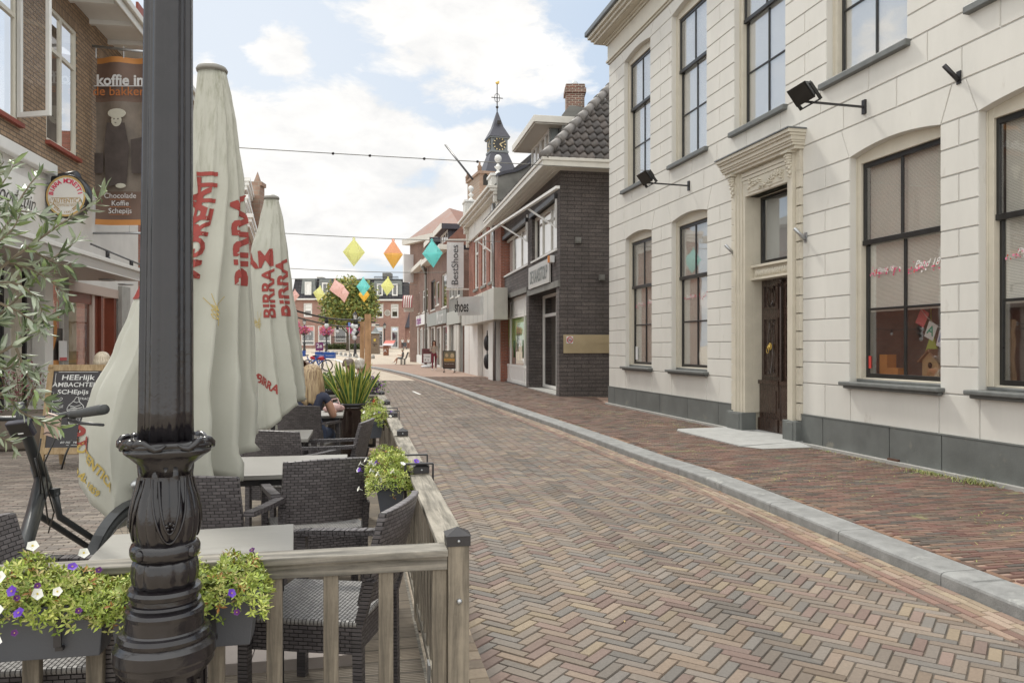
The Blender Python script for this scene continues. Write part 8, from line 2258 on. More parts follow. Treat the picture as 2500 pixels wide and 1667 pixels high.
B_ = [([(-420, 900), (-120, 760), (20, 640), (130, 560), (215, 505), (262, 468)], 1.95, 2.25), ([(-420, 900), (-100, 700), (10, 560), (60, 470), (95, 425)], 1.95, 2.2), ([(-420, 850), (-100, 560), (0, 455), (35, 400)], 1.95, 2.1),
      ([(-420, 950), (-80, 820), (40, 730), (120, 640), (185, 590)], 1.95, 2.3), ([(-420, 1000), (-100, 900), (20, 850), (75, 800), (140, 760)], 1.95, 2.2), ([(-420, 1000), (-120, 950), (0, 960), (60, 1010), (150, 1045)], 1.95, 2.15), 
      ([(-420, 1050), (-140, 1040), (-20, 1060), (40, 1090)], 1.95, 2.1), ([(20, 640), (80, 660), (140, 700), (175, 745)], 2.1, 2.2), ([(60, 600), (130, 640), (180, 650)], 2.15, 2.2), ([(-40, 700), (30, 690), (90, 730), (110, 800)], 2.0, 2.1),
      ([(-60, 560), (20, 520), (80, 520), (130, 545)], 2.0, 2.2), ([(40, 850), (60, 900), (90, 960), (120, 990)], 2.1, 2.1), ([(-100, 640), (-20, 600), (30, 560), (50, 520)], 2.0, 2.0), ([(0, 740), (60, 770), (110, 810)], 2.05, 2.1), ([(-80, 480), (-20, 430), (10, 395)], 2.0, 2.0), ([(-60, 880), (10, 900), (40, 890), (95, 905)], 2.1, 2.15)]
for b_, y0, y1 in B_: branch(b_, y0, y1, .0065 if len(b_) > 4 else .004, .0095 if b_[0][0] > -200 else .012, .047, 14 if b_[0][0] < -200 else 0)
tb.build('trunk', mat('olive bark', (.16, .13, .09), .85, var=.2, scale=10), ol)
lf.build('crown', colmat('olive leaves', .42, 15, .12, 0), ol)
mb = MB(); mb.lathe([(.16, 0), (.2, .02), (.24, .42), (.26, .45), (.23, .45), (.22, .40), (.01, .40)], 24); o = mb.build('olive_pot', M['concrete']); o.location = (-1.75, 1.95, 0); tag(o, 'grey pot holding the olive tree at the left edge', 'plant pot')
# planter with dark earth beyond the bicycle
c = G(20, 1100, 0); mb = MB(); mb.lathe([(.28, 0), (.33, .05), (.40, .42), (.42, .46), (.38, .46), (.36, .40), (.01, .40)], 28)
o = mb.build('stone_planter', mat('grey brown planter', (.24, .20, .165), .8, var=.15, bump=.2)); o.location = (c.x, c.y+.3, 0); o.scale = (1.3, 1.3, 1.15); tag(o, 'wide grey-brown planter by the shop behind the bicycle', 'planter')
mb = MB(); foliage(mb, [(0, 0, .85, .5, .4, .45)], 420, .07, [(.12, .17, .06), (.16, .2, .08), (.3, .1, .12)], random.Random(8), .5, .35, .2)
for k in range(7): mb.col = (.15, .1, .06); mb.tube([(0, 0, .4), (.3*cos(k), .25*sin(k), 1.1)], .006, 4)
o = mb.build('planter_shrub', LEAF); o.location = (c.x, c.y+.3, 0); tag(o, 'thin twiggy shrub growing from the wide planter', 'shrub')
# ================= bicycle in the foreground =================
bk = thing('city_bicycle', 'dark grey electric bicycle with wooden plate, seen from behind at the left', 'bicycle', (-2.02, 3.35, 0)); 
blk = mat('bike satin black', (.03, .032, .034), .35, var=.15, scale=5)
rub = mat('rubber grip', (.045, .048, .048), .6, var=.1, bump=.2, bscale=80)
hb_ = Vector((.0, .0, 1.165))
def bpx(x, y, Y): return P(x, y, Y)-Vector((-2.02, 3.35, 0))
ht = bpx(62, 1050, 3.45); fk = bpx(140, 1250, 3.72)
mb = MB(); mb.tube([bpx(45, 985, 3.4), ht, bpx(100, 1160, 3.58)], [.022, .024, .028], 10); mb.build('stem', blk, bk)
mb = MB(); mb.tube([bpx(92, 1135, 3.57), bpx(112, 1200, 3.62)], .032, 12); mb.tube([bpx(100, 1165, 3.58), bpx(60, 1330, 3.25), bpx(-60, 1500, 2.95)], .026, 10); mb.tube([bpx(104, 1180, 3.6), bpx(40, 1400, 3.2), bpx(-80, 1640, 2.9)], .034, 10); mb.build('frame', blk, bk)
wc = Vector((.09, .62, .345)); RW = .345
# crown, legs and guard of the fork
ax = Vector((.985, -.17, 0)).normalized(); fw_ = Vector((.17, .985, 0))
mb = MB()
for sg_ in (-1, 1): mb.tube([bpx(112, 1200, 3.62)+ax*.045*sg_, bpx(122, 1260, 3.68)+ax*.052*sg_, wc+ax*.055*sg_], [.018, .016, .012], 10)
mb.bar(bpx(112, 1200, 3.62)-ax*.06, bpx(112, 1200, 3.62)+ax*.06, .04, .035); mb.build('fork', blk, bk)
def wheel(c, nm):
    def circ(r, n=40, a0=0, a1=2*pi): return [c+(fw_*cos(a0+(a1-a0)*q/n)+Vector((0, 0, 1))*sin(a0+(a1-a0)*q/n))*r for q in range(n+1)]
    mb = MB(); mb.tube(circ(RW-.018), .021, 10, caps=False); w = mb.build('wheel', rub, bk)
    mb = MB(); mb.tube(circ(RW-.042), .012, 8, caps=False); mb.build('rim', M['metal'], w)
    mb = MB()
    for q in range(28): t = q*2*pi/28; mb.tube([c+ax*(.03 if q % 2 else -.03), c+(fw_*cos(t)+Vector((0, 0, 1))*sin(t))*(RW-.04)], .0012, 3)
    mb.build('spokes', M['metal'], w); mb = MB(); mb.tube([c-ax*.05, c+ax*.05], .022, 10); mb.build('hub', M['metal'], w)
    g_ = circ(RW+.022, 22, radians(10), radians(175)); mb = MB()
    for q in range(len(g_)-1): mb.bar(g_[q], g_[q+1], .055, .006, up=(g_[q]-c).normalized())
    mb.build('mudguard', blk, bk)
wheel(wc, 'front'); wheel(wc-fw_*1.12, 'rear')
mb = MB(); bl_ = bpx(-95, 1005, 3.25); br_ = bpx(252, 1008, 3.12)
mb.tube([bl_, bpx(-20, 1022, 3.38), bpx(60, 1022, 3.44), bpx(130, 1020, 3.42), bpx(175, 1008, 3.30)], .012, 10); mb.build('handlebar', blk, bk)
mb = MB(); mb.tube([bpx(172, 1011, 3.31), bpx(200, 1008, 3.24), bpx(246, 1000, 3.12), bpx(256, 999, 3.10)], [.015, .019, .022, .020], 14); mb.build('grip', rub, bk)
mb = MB(); mb.tube([bl_, bpx(-140, 1000, 3.1)], .018, 12); mb.build('grip', rub, bk)
mb = MB(); mb.tube([bpx(168, 1025, 3.34), bpx(200, 1033, 3.27), bpx(252, 1037, 3.17)], [.008, .007, .006], 8); mb.ball(bpx(178, 1012, 3.30), (.022, .022, .020), 12, 8); mb.build('brake_lever', blk, bk)
mb = MB(); T_ = Matrix.Translation(bpx(50, 1045, 3.36)) @ Matrix.Rotation(radians(-8), 4, 'Y') @ Matrix.Rotation(radians(28), 4, 'X'); mb.T = T_; mb.box(-.052, .052, -.012, .018, -.042, .036); dsp = mb.build('display', mat('display case', (.035, .033, .045), .3, var=.1), bk, bevel=.006)
mb = MB(); mb.T = T_; mb.box(-.044, .044, -.0135, -.0125, -.034, .028); mb.mi = 1; mb.box(-.012, .012, -.0145, -.0135, -.022, -.016); mb.build('screen', [M['black'], M['plasticwhite']], dsp)
mb = MB(); T_ = Matrix.Translation(bpx(129, 1037, 3.30)) @ Matrix.Rotation(radians(17), 4, 'Y') @ Matrix.Rotation(radians(20), 4, 'X'); mb.T = T_; mb.box(-.034, .034, -.004, .004, -.058, .052); pl = mb.build('wooden_plate', mat('pink beech plate', (.52, .38, .32), .6, var=.1, scale=40), bk, bevel=.002)
mb = MB(); mb.T = T_
for zc_ in (-.045, .042): mb.tube([(-.036, -.003, zc_-.010), (-.018, -.008, zc_+.006), (0, -.008, zc_+.008), (.018, -.008, zc_+.006), (.036, -.003, zc_-.010)], .0022, 6)
mb.build('elastic', M['black'], pl)
for k, pts in enumerate(([(100, 1070, 3.4), (92, 1120, 3.42), (108, 1200, 3.5), (118, 1280, 3.6)], [(135, 1070, 3.36), (108, 1130, 3.4), (118, 1200, 3.42), (132, 1250, 3.5), (118, 1300, 3.6)], [(85, 1118, 3.4), (98, 1170, 3.45), (100, 1230, 3.5)])):
    mb = MB(); mb.tube([bpx(*p) for p in pts], .0035, 6); mb.build('cable', M['black'], bk)
mb = MB(); mb.tube([bpx(175, 1075, 3.3), bpx(160, 1110, 3.3), bpx(150, 1145, 3.3)], .004, 6); mb.build('kickstand_spring', M['black'], bk)
mb = MB(); mb.ball(wc+Vector((-.0, .02, RW+.10)), (.03, .045, .028), 12, 8); mb.build('head_light', M['metal'], bk)
# ================= lanterns and wires over the street =================
def lanternmat(nm, c, a=.35):
    m, nt, b = _nt(nm); b.inputs['Base Color'].default_value = (*c, 1); b.inputs['Roughness'].default_value = .3
    out = nt.nodes['Material Output']; tr = nt.nodes.new('ShaderNodeBsdfTranslucent'); tr.inputs['Color'].default_value = (*[min(1, x*1.3) for x in c], 1); ms = nt.nodes.new('ShaderNodeMixShader'); ms.inputs[0].default_value = .6
    tp_ = nt.nodes.new('ShaderNodeBsdfTransparent'); tp_.inputs[0].default_value = (*[min(1, .5+x*.6) for x in c], 1); m3 = nt.nodes.new('ShaderNodeMixShader'); m3.inputs[0].default_value = .28
    lnk(nt, b.outputs[0], ms.inputs[1]); lnk(nt, tr.outputs[0], ms.inputs[2]); lnk(nt, ms.outputs[0], m3.inputs[1]); lnk(nt, tp_.outputs[0], m3.inputs[2]); lnk(nt, m3.outputs[0], out.inputs['Surface']); return m
LC = {'yellow': lanternmat('yellow lantern film', (.80, .80, .38)), 'orange': lanternmat('orange lantern film', (.95, .60, .16)), 'orange2': lanternmat('coral lantern film', (.92, .48, .30)), 'teal': lanternmat('teal lantern film', (.30, .72, .70)), 'pink': lanternmat('pink lantern film', (.95, .62, .58)), 'lime': lanternmat('lime lantern film', (.84, .88, .45))}
def lantern(px, pyt, pyb, w, Y, top, bot, label, ang=.3, tilt=0):
    k = Y/F; c = P(px, (pyt+pyb)/2, Y); z1, z0 = H-(pyt-HY)*k, H-(pyb-HY)*k; hh = z1-z0; zm = z0+hh*.50; r = w*k/2
    t = thing('paper_lantern', label, 'lantern', (c.x, Y, c.z), ang, 'coloured diamond lanterns over the street'); t.rotation_euler = (0, radians(tilt), ang)
    n = 6
    for nm, ring, apex, mt, flip in (('upper_half', zm, z0+hh*.90, top, 0), ('lower_half', zm-.002, z0, bot, 1)):
        mb = MB(); q_ = [(r*cos(2*pi*i/n), r*sin(2*pi*i/n), ring-c.z) for i in range(n)]
        if flip: mb.add(q_+[(0, 0, apex-c.z)], [((i+1) % n, i, n) for i in range(n)])
        else:
            w2 = r*.14; q2 = [(w2*cos(2*pi*i/n), w2*sin(2*pi*i/n), apex-c.z) for i in range(n)]; mb.add(q_+q2, [(i, (i+1) % n, (i+1) % n+n, i+n) for i in range(n)])
        mb.build(nm, LC[mt], t)
    mb = MB(); zc_ = z0+hh*.95-c.z; mb.tube([(hh*.035*cos(q*pi/6), 0, zc_+hh*.035*sin(q*pi/6)) for q in range(13)], hh*.018, 6, caps=False); mb.build('ring', LC[top], t)
    return t
YW = 22.0
lantern(864, 580, 651, 53, YW, 'yellow', 'lime', 'large yellow diamond lantern, leftmost of the front three', .2)
lantern(960, 583, 657, 50, YW, 'orange2', 'orange', 'large orange diamond lantern, middle of the front three', .5)
lantern(1056, 583, 654, 50, YW, 'teal', 'teal', 'large teal diamond lantern beside the shoe banner', .1, -3)
YW2 = 42.0
lantern(779, 697, 736, 29, YW2, 'lime', 'lime', 'small lime lantern above the left dormers', .4, 8)
lantern(823, 680, 727, 38, 34, 'pink', 'pink', 'larger pink lantern in front of the tree crown', .1, -14)
lantern(838, 694, 739, 33, YW2, 'pink', 'pink', 'smaller pink lantern below the larger pink one', .7, -8)
lantern(887, 676, 723, 33, YW2, 'teal', 'teal', 'small teal lantern in front of the tree', .2)
lantern(889, 700, 738, 28, 50, 'orange', 'orange', 'small orange lantern half behind the small teal one', .4)
lantern(946, 675, 722, 34, YW2, 'yellow', 'lime', 'small yellow lantern in front of the right dormers', .5, 4)
lantern(720, 706, 736, 22, YW2, 'pink', 'pink', 'pink lantern half hidden at the edge of the second umbrella', .3)
def wire(a, b, sag, label, r=.006, nodes=()):
    A, B = P(*a), P(*b); n = 24; pts = []
    for q in range(n+1): u = q/n; p = A.lerp(B, u); p.z -= sag*4*u*(1-u); pts.append(p)
    t = thing('overhead_wire', label, 'wire', (0, 0, 0), 0, 'thin wires spanning the street'); mb = MB(); mb.tube(pts, r, 4); mb.build('cable', M['cement'], t)
    mb = MB()
    for u in nodes: mb.ball(pts[int(u*n)], .035, 6, 5)
    if nodes: mb.build('clip', M['dmetal'], t)
wire((440, 352, 17.5), (1500, 412, 19.0), .02, 'highest thin wire ending at the stucco corner', .010, (.35, .45, .58, .68, .8))
wire((620, 565, 21), (1222, 590, 24), .05, 'thin wire carrying the three large lanterns', .010)
wire((640, 651, 38), (1095, 665, 41), .1, 'thin wire over the square above the small lanterns', .016)
wire((640, 672, 42), (1020, 695, 55), .2, 'faint wire carrying the small lanterns', .012)
wire((1487+6, 408, 18.9), (1512, 405, 18.6), .03, 'short loop of wire fixed to the stucco beside the corner', .008)
mb = MB(); mb.tube([P(1087, 354, 40), P(1154, 438, 38)], .05, 6); tag(mb.build('flagpole', M['dmetal']), 'bare flagpole leaning over the red brick cornice', 'flagpole')
# weeds along the plinth
GRS = [(.20, .25, .06), (.26, .28, .08), (.12, .17, .04), (.36, .33, .13)]
mb = MB(); rnd = random.Random(77)
for (px, n, h_) in ((2290, 260, .05), (2420, 200, .12), (2130, 60, .04), (2050, 50, .04), (1950, 60, .04), (2330, 120, .04)):
    s0 = FW.s(px)
    for _ in range(n):
        s_ = s0+rnd.gauss(0, .13); d = -.10-abs(rnd.gauss(0, .10)); p = FW.w(s_, d, PZ); L = h_*rnd.uniform(.3, 1); an = rnd.uniform(0, 2*pi); q = p+Vector((cos(an)*L*.7, sin(an)*L*.7, L*.7)); w = Vector((-sin(an), cos(an), 0))*.004
        c = rnd.choice(GRS); mb.col = c; mb.add([p-w, p+w, q], [(0, 1, 2)])
for _ in range(7000):
    y = rnd.uniform(3.5, 19); x0, x1 = kerb_x(y, .36), wall_x(y)-.05; x = x0+(x1-x0)*rnd.random()**.6
    if sin(x*3.1+y*1.3)+sin(y*2.1-x)+rnd.gauss(0, .4) < .5: continue
    p = Vector((x, y, PZ-.002)); an = rnd.uniform(0, 2*pi); L = rnd.uniform(.015, .045); q = p+Vector((cos(an)*L, sin(an)*L, L*.35)); w = Vector((-sin(an), cos(an), 0))*.004; mb.col = rnd.choice(GRS); mb.add([p-w, p+w, q], [(0, 1, 2)])
tag(mb.build('weeds', LEAF), kind='stuff')
mb = MB()
for _ in range(26):
    y = rnd.uniform(3.2, 12); x = rnd.uniform(fence_x(y)+.3, kerb_x(y)-.02) if _ % 3 else kerb_x(y)-rnd.uniform(.02, .15); c = rnd.choice([(.35, .2, .08), (.4, .3, .12), (.2, .12, .06)]); mb.col = c; an = rnd.uniform(0, 6); L = rnd.uniform(.015, .03)
    d = Vector((cos(an), sin(an), 0)); w = Vector((-sin(an), cos(an), .3)); p = Vector((x, y, .006)); mb.add([p-d*L, p+w*L*.4, p+d*L, p-w*L*.4+Vector((0, 0, .006))], [(0, 1, 2, 3)])
tag(mb.build('fallen_leaves', LEAF), kind='stuff')
# ================= people =================
SKIN = mat('skin', (.48, .27, .19), .55, var=.06)
EDG = [('pel', 'wai'), ('wai', 'che'), ('che', 'nec'), ('nec', 'jaw'), ('jaw', 'hea'), ('hea', 'top')]
for s_ in 'lr': EDG += [('che', 'sh'+s_), ('sh'+s_, 'el'+s_), ('el'+s_, 'wr'+s_), ('wr'+s_, 'ha'+s_), ('pel', 'hi'+s_), ('hi'+s_, 'kn'+s_), ('kn'+s_, 'an'+s_), ('an'+s_, 'to'+s_)]
RAD = dict(pel=(.14, .11), wai=(.115, .09), che=(.135, .10), nec=(.055, .052), jaw=(.06, .065), hea=(.078, .092), top=(.055, .065), sh=(.055, .055), el=(.040, .040), wr=(.026, .026), ha=(.030, .018), hi=(.088, .088), kn=(.056, .056), an=(.038, .038), to=(.035, .026))
def person(label, J, loc, rz, mats, hair=None, cat='person', group=None, skirt=None, fingers=False, lean=0):
    """J: joints facing +y; mats: dict region->material (top, arms, legs, shoes)"""
    t = thing('person', label, cat, loc, radians(rz), group)
    J = dict(J)
    edges = list(EDG)
    rad = {k: RAD.get(k, RAD.get(k[:2])) for k in J}
    for s_ in 'lr':
        if fingers:
            w, h = Vector(J['wr'+s_]), Vector(J['ha'+s_]); d = (h-w).normalized(); x = d.cross(Vector((0, 0, 1))).normalized()
            for q in range(4):
                o_ = x*(q-1.5)*.019; L = (.07, .078, .074, .058)[q]; J['f%d%s' % (q, s_)] = h+o_+d*.02; J['g%d%s' % (q, s_)] = h+o_+d*L+Vector((0, 0, -.02)); rad['f%d%s' % (q, s_)] = (.009, .009); rad['g%d%s' % (q, s_)] = (.007, .007); edges += [('ha'+s_, 'f%d%s' % (q, s_)), ('f%d%s' % (q, s_), 'g%d%s' % (q, s_))]
            J['t'+s_] = h-d*.02+x*(.05 if s_ == 'l' else -.05); rad['t'+s_] = (.010, .010); edges.append(('ha'+s_, 't'+s_))
    names = list(J); me = bpy.data.meshes.new('person_body'); me.from_pydata([Vector(J[k]) for k in names], [(names.index(a), names.index(b)) for a, b in edges], [])
    o = bpy.data.objects.new('tmp', me); COL.objects.link(o); md = o.modifiers.new('s', 'SKIN'); md.use_smooth_shade = True
    for i, k in enumerate(names): me.skin_vertices[0].data[i].radius = rad[k]; me.skin_vertices[0].data[i].use_root = (k == 'pel')
    sb_ = o.modifiers.new('u', 'SUBSURF'); sb_.levels = 2; sb_.render_levels = 2
    dg = bpy.context.evaluated_depsgraph_get(); dg.update(); bmh = bpy.data.meshes.new_from_object(o.evaluated_get(dg)); bpy.data.objects.remove(o)
    bm = bmesh.new(); bm.from_mesh(bmh)
    # face: nose, brow, ears drawn out of the head surface
    hc = Vector(J['hea']); up = (Vector(J['top'])-Vector(J['jaw'])).normalized(); fwd = Vector((0, 1, 0)); fwd = (fwd-up*fwd.dot(up)).normalized(); sd_ = fwd.cross(up)
    for v in bm.verts:
        r_ = v.co-hc
        if r_.length < .14:
            f, s2, u2 = r_.dot(fwd), r_.dot(sd_), r_.dot(up)
            if f > .05:
                v.co += fwd*(.024*math.exp(-(s2/.014)**2-((u2+.015)/.022)**2)-.010*math.exp(-((abs(s2)-.030)/.012)**2-((u2-.018)/.012)**2)+.008*math.exp(-(s2/.02)**2-((u2+.06)/.014)**2))
            v.co += sd_*(.012*(1 if s2 > 0 else -1)*math.exp(-((abs(s2)-.078)/.012)**2-((u2)/.022)**2-(f/.02)**2))
    bm.to_mesh(bmh); bm.free()
    ml = [SKIN, mats['top'], mats['legs'], mats['shoes']]
    for m_ in ml: bmh.materials.append(m_)
    segs = [(Vector(J[a]), Vector(J[b]), (a, b)) for a, b in edges]
    reg = {}
    for p in bmh.polygons:
        c = p.center; best = None
        for A, B, k in segs:
            ab = B-A; u = max(0, min(1, (c-A).dot(ab)/max(1e-9, ab.length_squared))); d = (c-(A+ab*u)).length-rad[k[0]][0]*.5
            if best is None or d < best[0]: best = (d, k, u)
        a, b = best[1]; u = best[2]; i = 0
        if b in ('wai', 'che') or (a == 'che' and b[:2] == 'sh') or (a == 'che' and b == 'nec' and u < .55): i = 1
        elif a[:2] == 'sh': i = 1 if mats.get('sleeve', 2) > u else 0
        elif a[:2] == 'el': i = 1 if mats.get('sleeve', 2) > 1+u else 0
        elif a == 'pel': i = 2
        elif a[:2] == 'hi': i = 2 if mats.get('leg', 2) > u else 0
        elif a[:2] == 'kn': i = 2 if mats.get('leg', 2) > 1+u else 0
        elif a[:2] == 'an' : i = 3
        p.material_index = i
    b_ = bpy.data.objects.new('body', bmh); COL.objects.link(b_); b_.parent = t
    mb = MB()
    for sg in (-1, 1): mb.ball(hc+fwd*.083+sd_*.030*sg+up*.018, .0085, 6, 5)
    mb.build('eyes', M['black'], t)
    if hair:
        hm, L, wid = hair; mb = MB(); n = 40
        prof = []
        for q in range(15):
            u = q/14
            if u < .45: a = u/.45*pi/2; prof.append((.100*sin(a)+.002, .100*cos(a)-.0))
            else: v = (u-.45)/.55; prof.append((.100+(wid-.100)*v+.012*sin(v*3), -L*v))
        vs_ = []; m_ = len(prof); k_ = 0
        for i, (r, z) in enumerate(prof):
            for q in range(n):
                an = -pi*.5+(q/(n-1)-.5)*2*pi*.70; rr_ = r*(1+.035*cos(an*17+z*9)+.02*cos(an*31)); vs_.append(hc+sd_*rr_*cos(an)*.94+fwd*(rr_*sin(an)*1.06-.0)+up*.012+Vector((0, 0, z+(.018*cos(an*9) if i == m_-1 else 0))))
        mb.smooth = True; mb.add(vs_, [(i*n+q, i*n+q+1, (i+1)*n+q+1, (i+1)*n+q) for i in range(m_-1) for q in range(n-1)])
        h_ = mb.build('hair', hm, t); so_ = h_.modifiers.new('s', 'SOLIDIFY'); so_.thickness = .012
    if skirt:
        mt, pts = skirt; mb = MB(); mb.tube(pts, [.15, .16, .12][:len(pts)], 14); mb.build('skirt', mt, t)
    return t
def hairmat(n, c1, c2):
    m, nt, b = _nt(n); b.inputs['Roughness'].default_value = .45; mp = nt.nodes.new('ShaderNodeMapping'); mp.inputs['Scale'].default_value = (60, 60, 2.5); lnk(nt, _obj(nt), mp.inputs['Vector']); lnk(nt, _ramp(nt, _noise(nt, mp.outputs[0], 1, 4, .6), [(.35, c1), (.62, c2)]), b.inputs['Base Color']); return m
HB = hairmat('blonde hair', (.17, .10, .05), (.50, .37, .22)); HBr = hairmat('brown hair', (.07, .035, .02), (.16, .08, .05)); HG = hairmat('grey hair', (.25, .22, .18), (.50, .46, .40)); HL = hairmat('light grey blond hair', (.40, .33, .24), (.62, .54, .42)); HD = hairmat('dark short hair', (.08, .06, .05), (.2, .15, .12))
def fab(n, c, **k): return mat(n, c, .85, var=.12, scale=8, **k)
def seated(sh=.46, elz=.66, hz=.72, hy=.30, z=0, ft=.0):
    J = dict(pel=(0, 0, sh+.11), wai=(0, -.02, sh+.24), che=(0, -.02, sh+.42), nec=(0, .0, sh+.55), jaw=(0, .03, sh+.62), hea=(0, .03, sh+.70), top=(0, .02, sh+.755))
    for s_, k in (('l', -1), ('r', 1)):
        J['sh'+s_] = (k*.165, -.01, sh+.49); J['el'+s_] = (k*.22, .08, sh+.24); J['wr'+s_] = (k*.13, .28, hz); J['ha'+s_] = (k*.11, .35, hz+.0)
        J['hi'+s_] = (k*.09, .06, sh+.08); J['kn'+s_] = (k*.10, .44, sh+.05); J['an'+s_] = (k*.10, .42+ft, .09); J['to'+s_] = (k*.11, .56+ft, .04)
    return J
def standing(h=1.72, step=.0, bend=False):
    k_ = h/1.72; J = dict(pel=(0, 0, .96), wai=(0, 0, 1.10), che=(0, -.01, 1.28), nec=(0, 0, 1.44), jaw=(0, .03, 1.51), hea=(0, .03, 1.59), top=(0, .02, 1.65))
    for s_, k in (('l', -1), ('r', 1)):
        f = step*k; J['sh'+s_] = (k*.165, 0, 1.38); J['el'+s_] = (k*.22, -.06-f*.3, 1.10); J['wr'+s_] = (k*.22, .02-f*.5, .88); J['ha'+s_] = (k*.21, .05-f*.5, .80)
        J['hi'+s_] = (k*.09, 0, .90); J['kn'+s_] = (k*.085, .03+f*.7, .50); J['an'+s_] = (k*.08, f*1.3-.02, .09+abs(min(0, f))*.2); J['to'+s_] = (k*.09, f*1.3+.14, .04)
    if bend: J['elr'] = (.23, .02, 1.10); J['wrr'] = (.08, .22, 1.16); J['har'] = (.02, .24, 1.18)
    return {a: tuple(c*k_ for c in b) for a, b in J.items()}
navy = fab('navy top', (.035, .04, .07)); jeans = fab('blue jeans', (.06, .08, .14)); shoeb = fab('dark shoe', (.03, .03, .03)); shoew = fab('white shoe', (.6, .6, .58))
J = seated(.49, hz=.78); J['har'] = (.14, .40, .78); J['wrr'] = (.16, .32, .78); J['elr'] = (.225, .06, .76)
person('woman with long blonde hair and dark sleeveless top seated with her back turned', J, (-2.13, 8.20, 0), -2, dict(top=navy, legs=jeans, shoes=shoeb, sleeve=.25), (HB, .30, .125), fingers=True)
person('person almost hidden by the second umbrella, seated left of the blonde woman', seated(.49), (-2.60, 9.75, 0), 165, dict(top=fab('rose shirt', (.35, .12, .10)), legs=jeans, shoes=shoeb), (HBr, .05, .10), fingers=True)
person('seated man with short dark hair and red shirt behind the sword-leaved plant', seated(.46), ((853-CX)/F*14.6, 14.6, 0), 40, dict(top=fab('red shirt', (.40, .05, .05)), legs=jeans, shoes=shoeb), (HD, .04, .10))
person('seated grey-haired person in white shirt just left of the taller pine post', seated(.46), ((880-CX)/F*14.2, 14.2, 0), 25, dict(top=fab('white shirt', (.6, .6, .6)), legs=jeans, shoes=shoeb), (HG, .07, .105))
person('person with light hair seated behind the chalkboard, only the crown visible', seated(.60), ((249-CX)/F*11.4, 11.4, 0), 20, dict(top=fab('grey cardigan', (.2, .2, .21)), legs=jeans, shoes=shoeb), (HL, .08, .105))
# walking woman
red_t = fab('dark red trousers', (.16, .02, .035)); bei = fab('beige blouse', (.36, .30, .25))
person('woman in beige blouse and dark red trousers walking towards the viewer past the shops', standing(1.76, .12, True), ((1060-CX)/F*45.4, 45.4, PZ), 178, dict(top=bei, legs=red_t, shoes=shoew), (HBr, .26, .12), fingers=True)
# bench woman
J = seated(.44, hz=.75); J['knl'] = (-.06, .44, .52); J['anl'] = (-.02, .66, .20); J['tol'] = (-.02, .82, .17); J['knr'] = (.10, .44, .48); J['anr'] = (.1, .50, .09); J['tor'] = (.1, .64, .04)
dr = mat('black and white dress', (.22, .22, .21), .8, var=.9, scale=9)
person('grey-haired woman in patterned dress sitting cross-legged on the bench', J, ((985-CX)/F*60, 59.6, .02+gz(60)), 92, dict(top=dr, legs=dr, shoes=shoew, leg=.85, sleeve=.5), (HL, .06, .105), fingers=True)
# far pair with pushchair
Yf = 112
for px, lb, c in ((982.5, 'left of two distant people in white tops by the link house', (.035, .035, .04)), (997, 'right of two distant people in white tops, beside the salmon pier', (.25, .12, .09))):
    person(lb, standing(1.62, .06), ((px-CX)/F*Yf, Yf, gz(Yf)), 190, dict(top=fab('white tee', (.62, .62, .6)), legs=fab('legwear', c), shoes=shoeb, sleeve=.6), (HL, .05, .105), group='distant pair in white tops')
t = thing('pushchair', 'dark pushchair between the two distant people in white', 'pushchair', ((989.5-CX)/F*Yf, Yf-.4, gz(Yf)))
mb = MB(); mb.add([(-.2, -.3, .35), (.2, -.3, .35), (.2, .25, .35), (-.2, .25, .35), (-.22, .1, .95), (.22, .1, .95), (.22, .35, .8), (-.22, .35, .8)], [(0, 1, 2, 3), (4, 5, 6, 7), (0, 4, 5, 1), (3, 2, 6, 7), (0, 3, 7, 4), (1, 5, 6, 2)]); mb.build('seat', M['dmetal'], t)
for sx in (-.22, .22):
    for y in (-.3, .3): mb = MB(); mb.tube([(sx-.02, y, .13), (sx+.02, y, .13)], .13, 12); mb.build('wheel', rub, t)
mb = MB(); 
for sx in (-.2, .2): mb.bar((sx, -.3, .13), (sx, .35, .95), .03); mb.bar((sx, .3, .13), (sx, -.1, .6), .03)
mb.bar((-.2, .35, .95), (.2, .35, .95), .03); mb.build('frame', M['metal'], t)
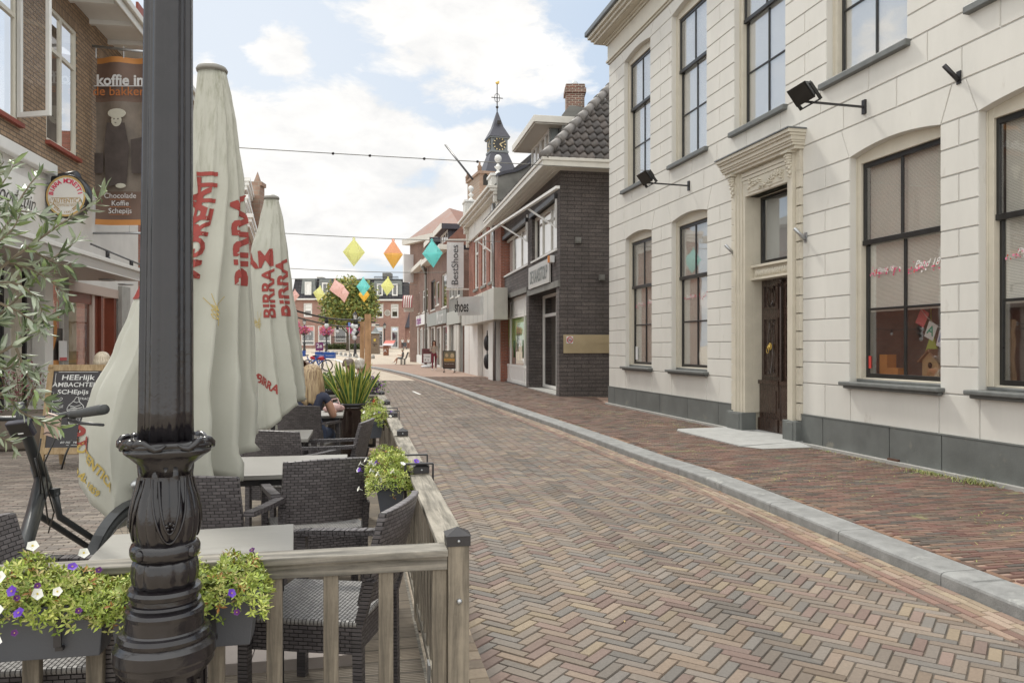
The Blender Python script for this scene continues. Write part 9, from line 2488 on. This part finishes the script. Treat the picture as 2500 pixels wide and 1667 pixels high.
# ================= delivery bicycles =================
BLU = mat('delivery blue', (.03, .12, .48), .4, var=.05); REDB = mat('delivery red', (.50, .03, .05), .5, var=.1)
def dbike(px, Y, rz, label, front_box, rear_box):
    z0 = gz(Y); t = thing('delivery_bicycle', label, 'bicycle', ((px-CX)/F*Y, Y, z0), radians(rz), 'blue delivery bicycles on the street')
    R = .35
    def circ(c, r, n=28): return [(c+r*cos(2*pi*q/n), 0, R+r*sin(2*pi*q/n)) for q in range(n+1)]
    for x in (0, -1.15):
        mb = MB(); mb.tube(circ(x, R-.025), .028, 7, caps=False); w = mb.build('wheel', M['black'], t); mb = MB(); mb.tube(circ(x, R-.06), .014, 5, caps=False)
        for q in range(14): a = q*pi/7; mb.tube([(x, 0, R), (x+(R-.05)*cos(a), 0, R+(R-.05)*sin(a))], .003, 3)
        mb.build('spokes', M['metal'], w)
    mb = MB(); mb.tube([(-.14, 0, R+.42), (-.52, 0, .38)], .035, 8); mb.tube([(-.52, 0, .38), (-.72, 0, .86)], .03, 8); mb.tube([(-1.15, 0, R), (-.52, 0, .34)], .022, 8); mb.tube([(-1.15, 0, R), (-.66, 0, .70)], .02, 8); mb.tube([(-.12, 0, R+.50), (-.62, 0, .52)], .03, 8); mb.build('frame', BLU, t)
    mb = MB(); mb.tube([(0, .05, R), (-.12, .04, R+.45)], .018, 7); mb.tube([(0, -.05, R), (-.12, -.04, R+.45)], .018, 7); mb.tube([(-.12, 0, R+.42), (-.20, 0, R+.72)], .02, 7); mb.build('fork', BLU, t)
    mb = MB(); mb.tube([(-.34, -.30, 1.10), (-.2, -.15, 1.08), (-.2, .15, 1.08), (-.34, .30, 1.10)], .014, 7); mb.build('handlebar', M['black'], t)
    mb = MB(); mb.ball((-.74, 0, .93), (.14, .09, .045), 10, 7); mb.tube([(-.72, 0, .8), (-.74, 0, .9)], .016, 6); mb.build('saddle', M['black'], t)
    mb = MB(); mb.ball((-.30, 0, .78), (.24, .10, .12), 12, 8); mb.build('frame_bag', REDB, t)
    for flag, x0, x1, z, nm in ((front_box, -.12, .48, .78, 'front_crate'), (rear_box, -1.45, -.90, .86, 'rear_crate')):
        if flag:
            mb = MB(); mb.box(x0, x1, -.24, .24, z, z+.34); mb.box(x0-.015, x1+.015, -.255, .255, z+.31, z+.36); b_ = mb.build('crate', BLU, t, bevel=.01)
            mb = MB(); put_text(mb, "Domino's", ((x0+x1)/2+.04, -.265 if False else -.245, z+.16), .12); mb.bar((x0+.03, -.243, z+.16), (x0+.10, -.243, z+.22), .05, .004); mb.build('lettering', M['plasticwhite'], b_)
    return t
dbike(798.5, 46.5, 2, 'blue and red delivery bicycle with front crate nearest to the viewer', True, False)
dbike(777, 48.5, -6, 'second blue delivery bicycle with rear crate behind the first', True, True)
Yp2 = 49.5; t = thing('poster_board', 'purple advertising board with large white 2e behind the bicycles', 'poster', ((780-CX)/F*Yp2, Yp2, gz(Yp2))); zz = lambda py: H-(py-HY)/F*Yp2
pur = mat('purple board', (.20, .05, .16), .5, var=.05)
MB().box(-.24, .24, -.02, .02, zz(856), zz(836)).build('upper_board', pur, t); MB().box(-.24, .24, -.02, .02, zz(876), zz(858)).build('lower_board', pur, t); mb = MB(); put_text(mb, '2e', (0, -.025, zz(844.5)), .36, bold=.03); put_text(mb, 'pizza', (0, -.025, zz(863)), .17, bold=.02); mb.build('lettering', M['plasticwhite'], t)
mb = MB(); mb.bar((0, .04, .0), (0, .04, zz(840)), .05); mb.box(-.2, .2, -.15, .15, 0, .05); mb.build('post', M['metal'], t)
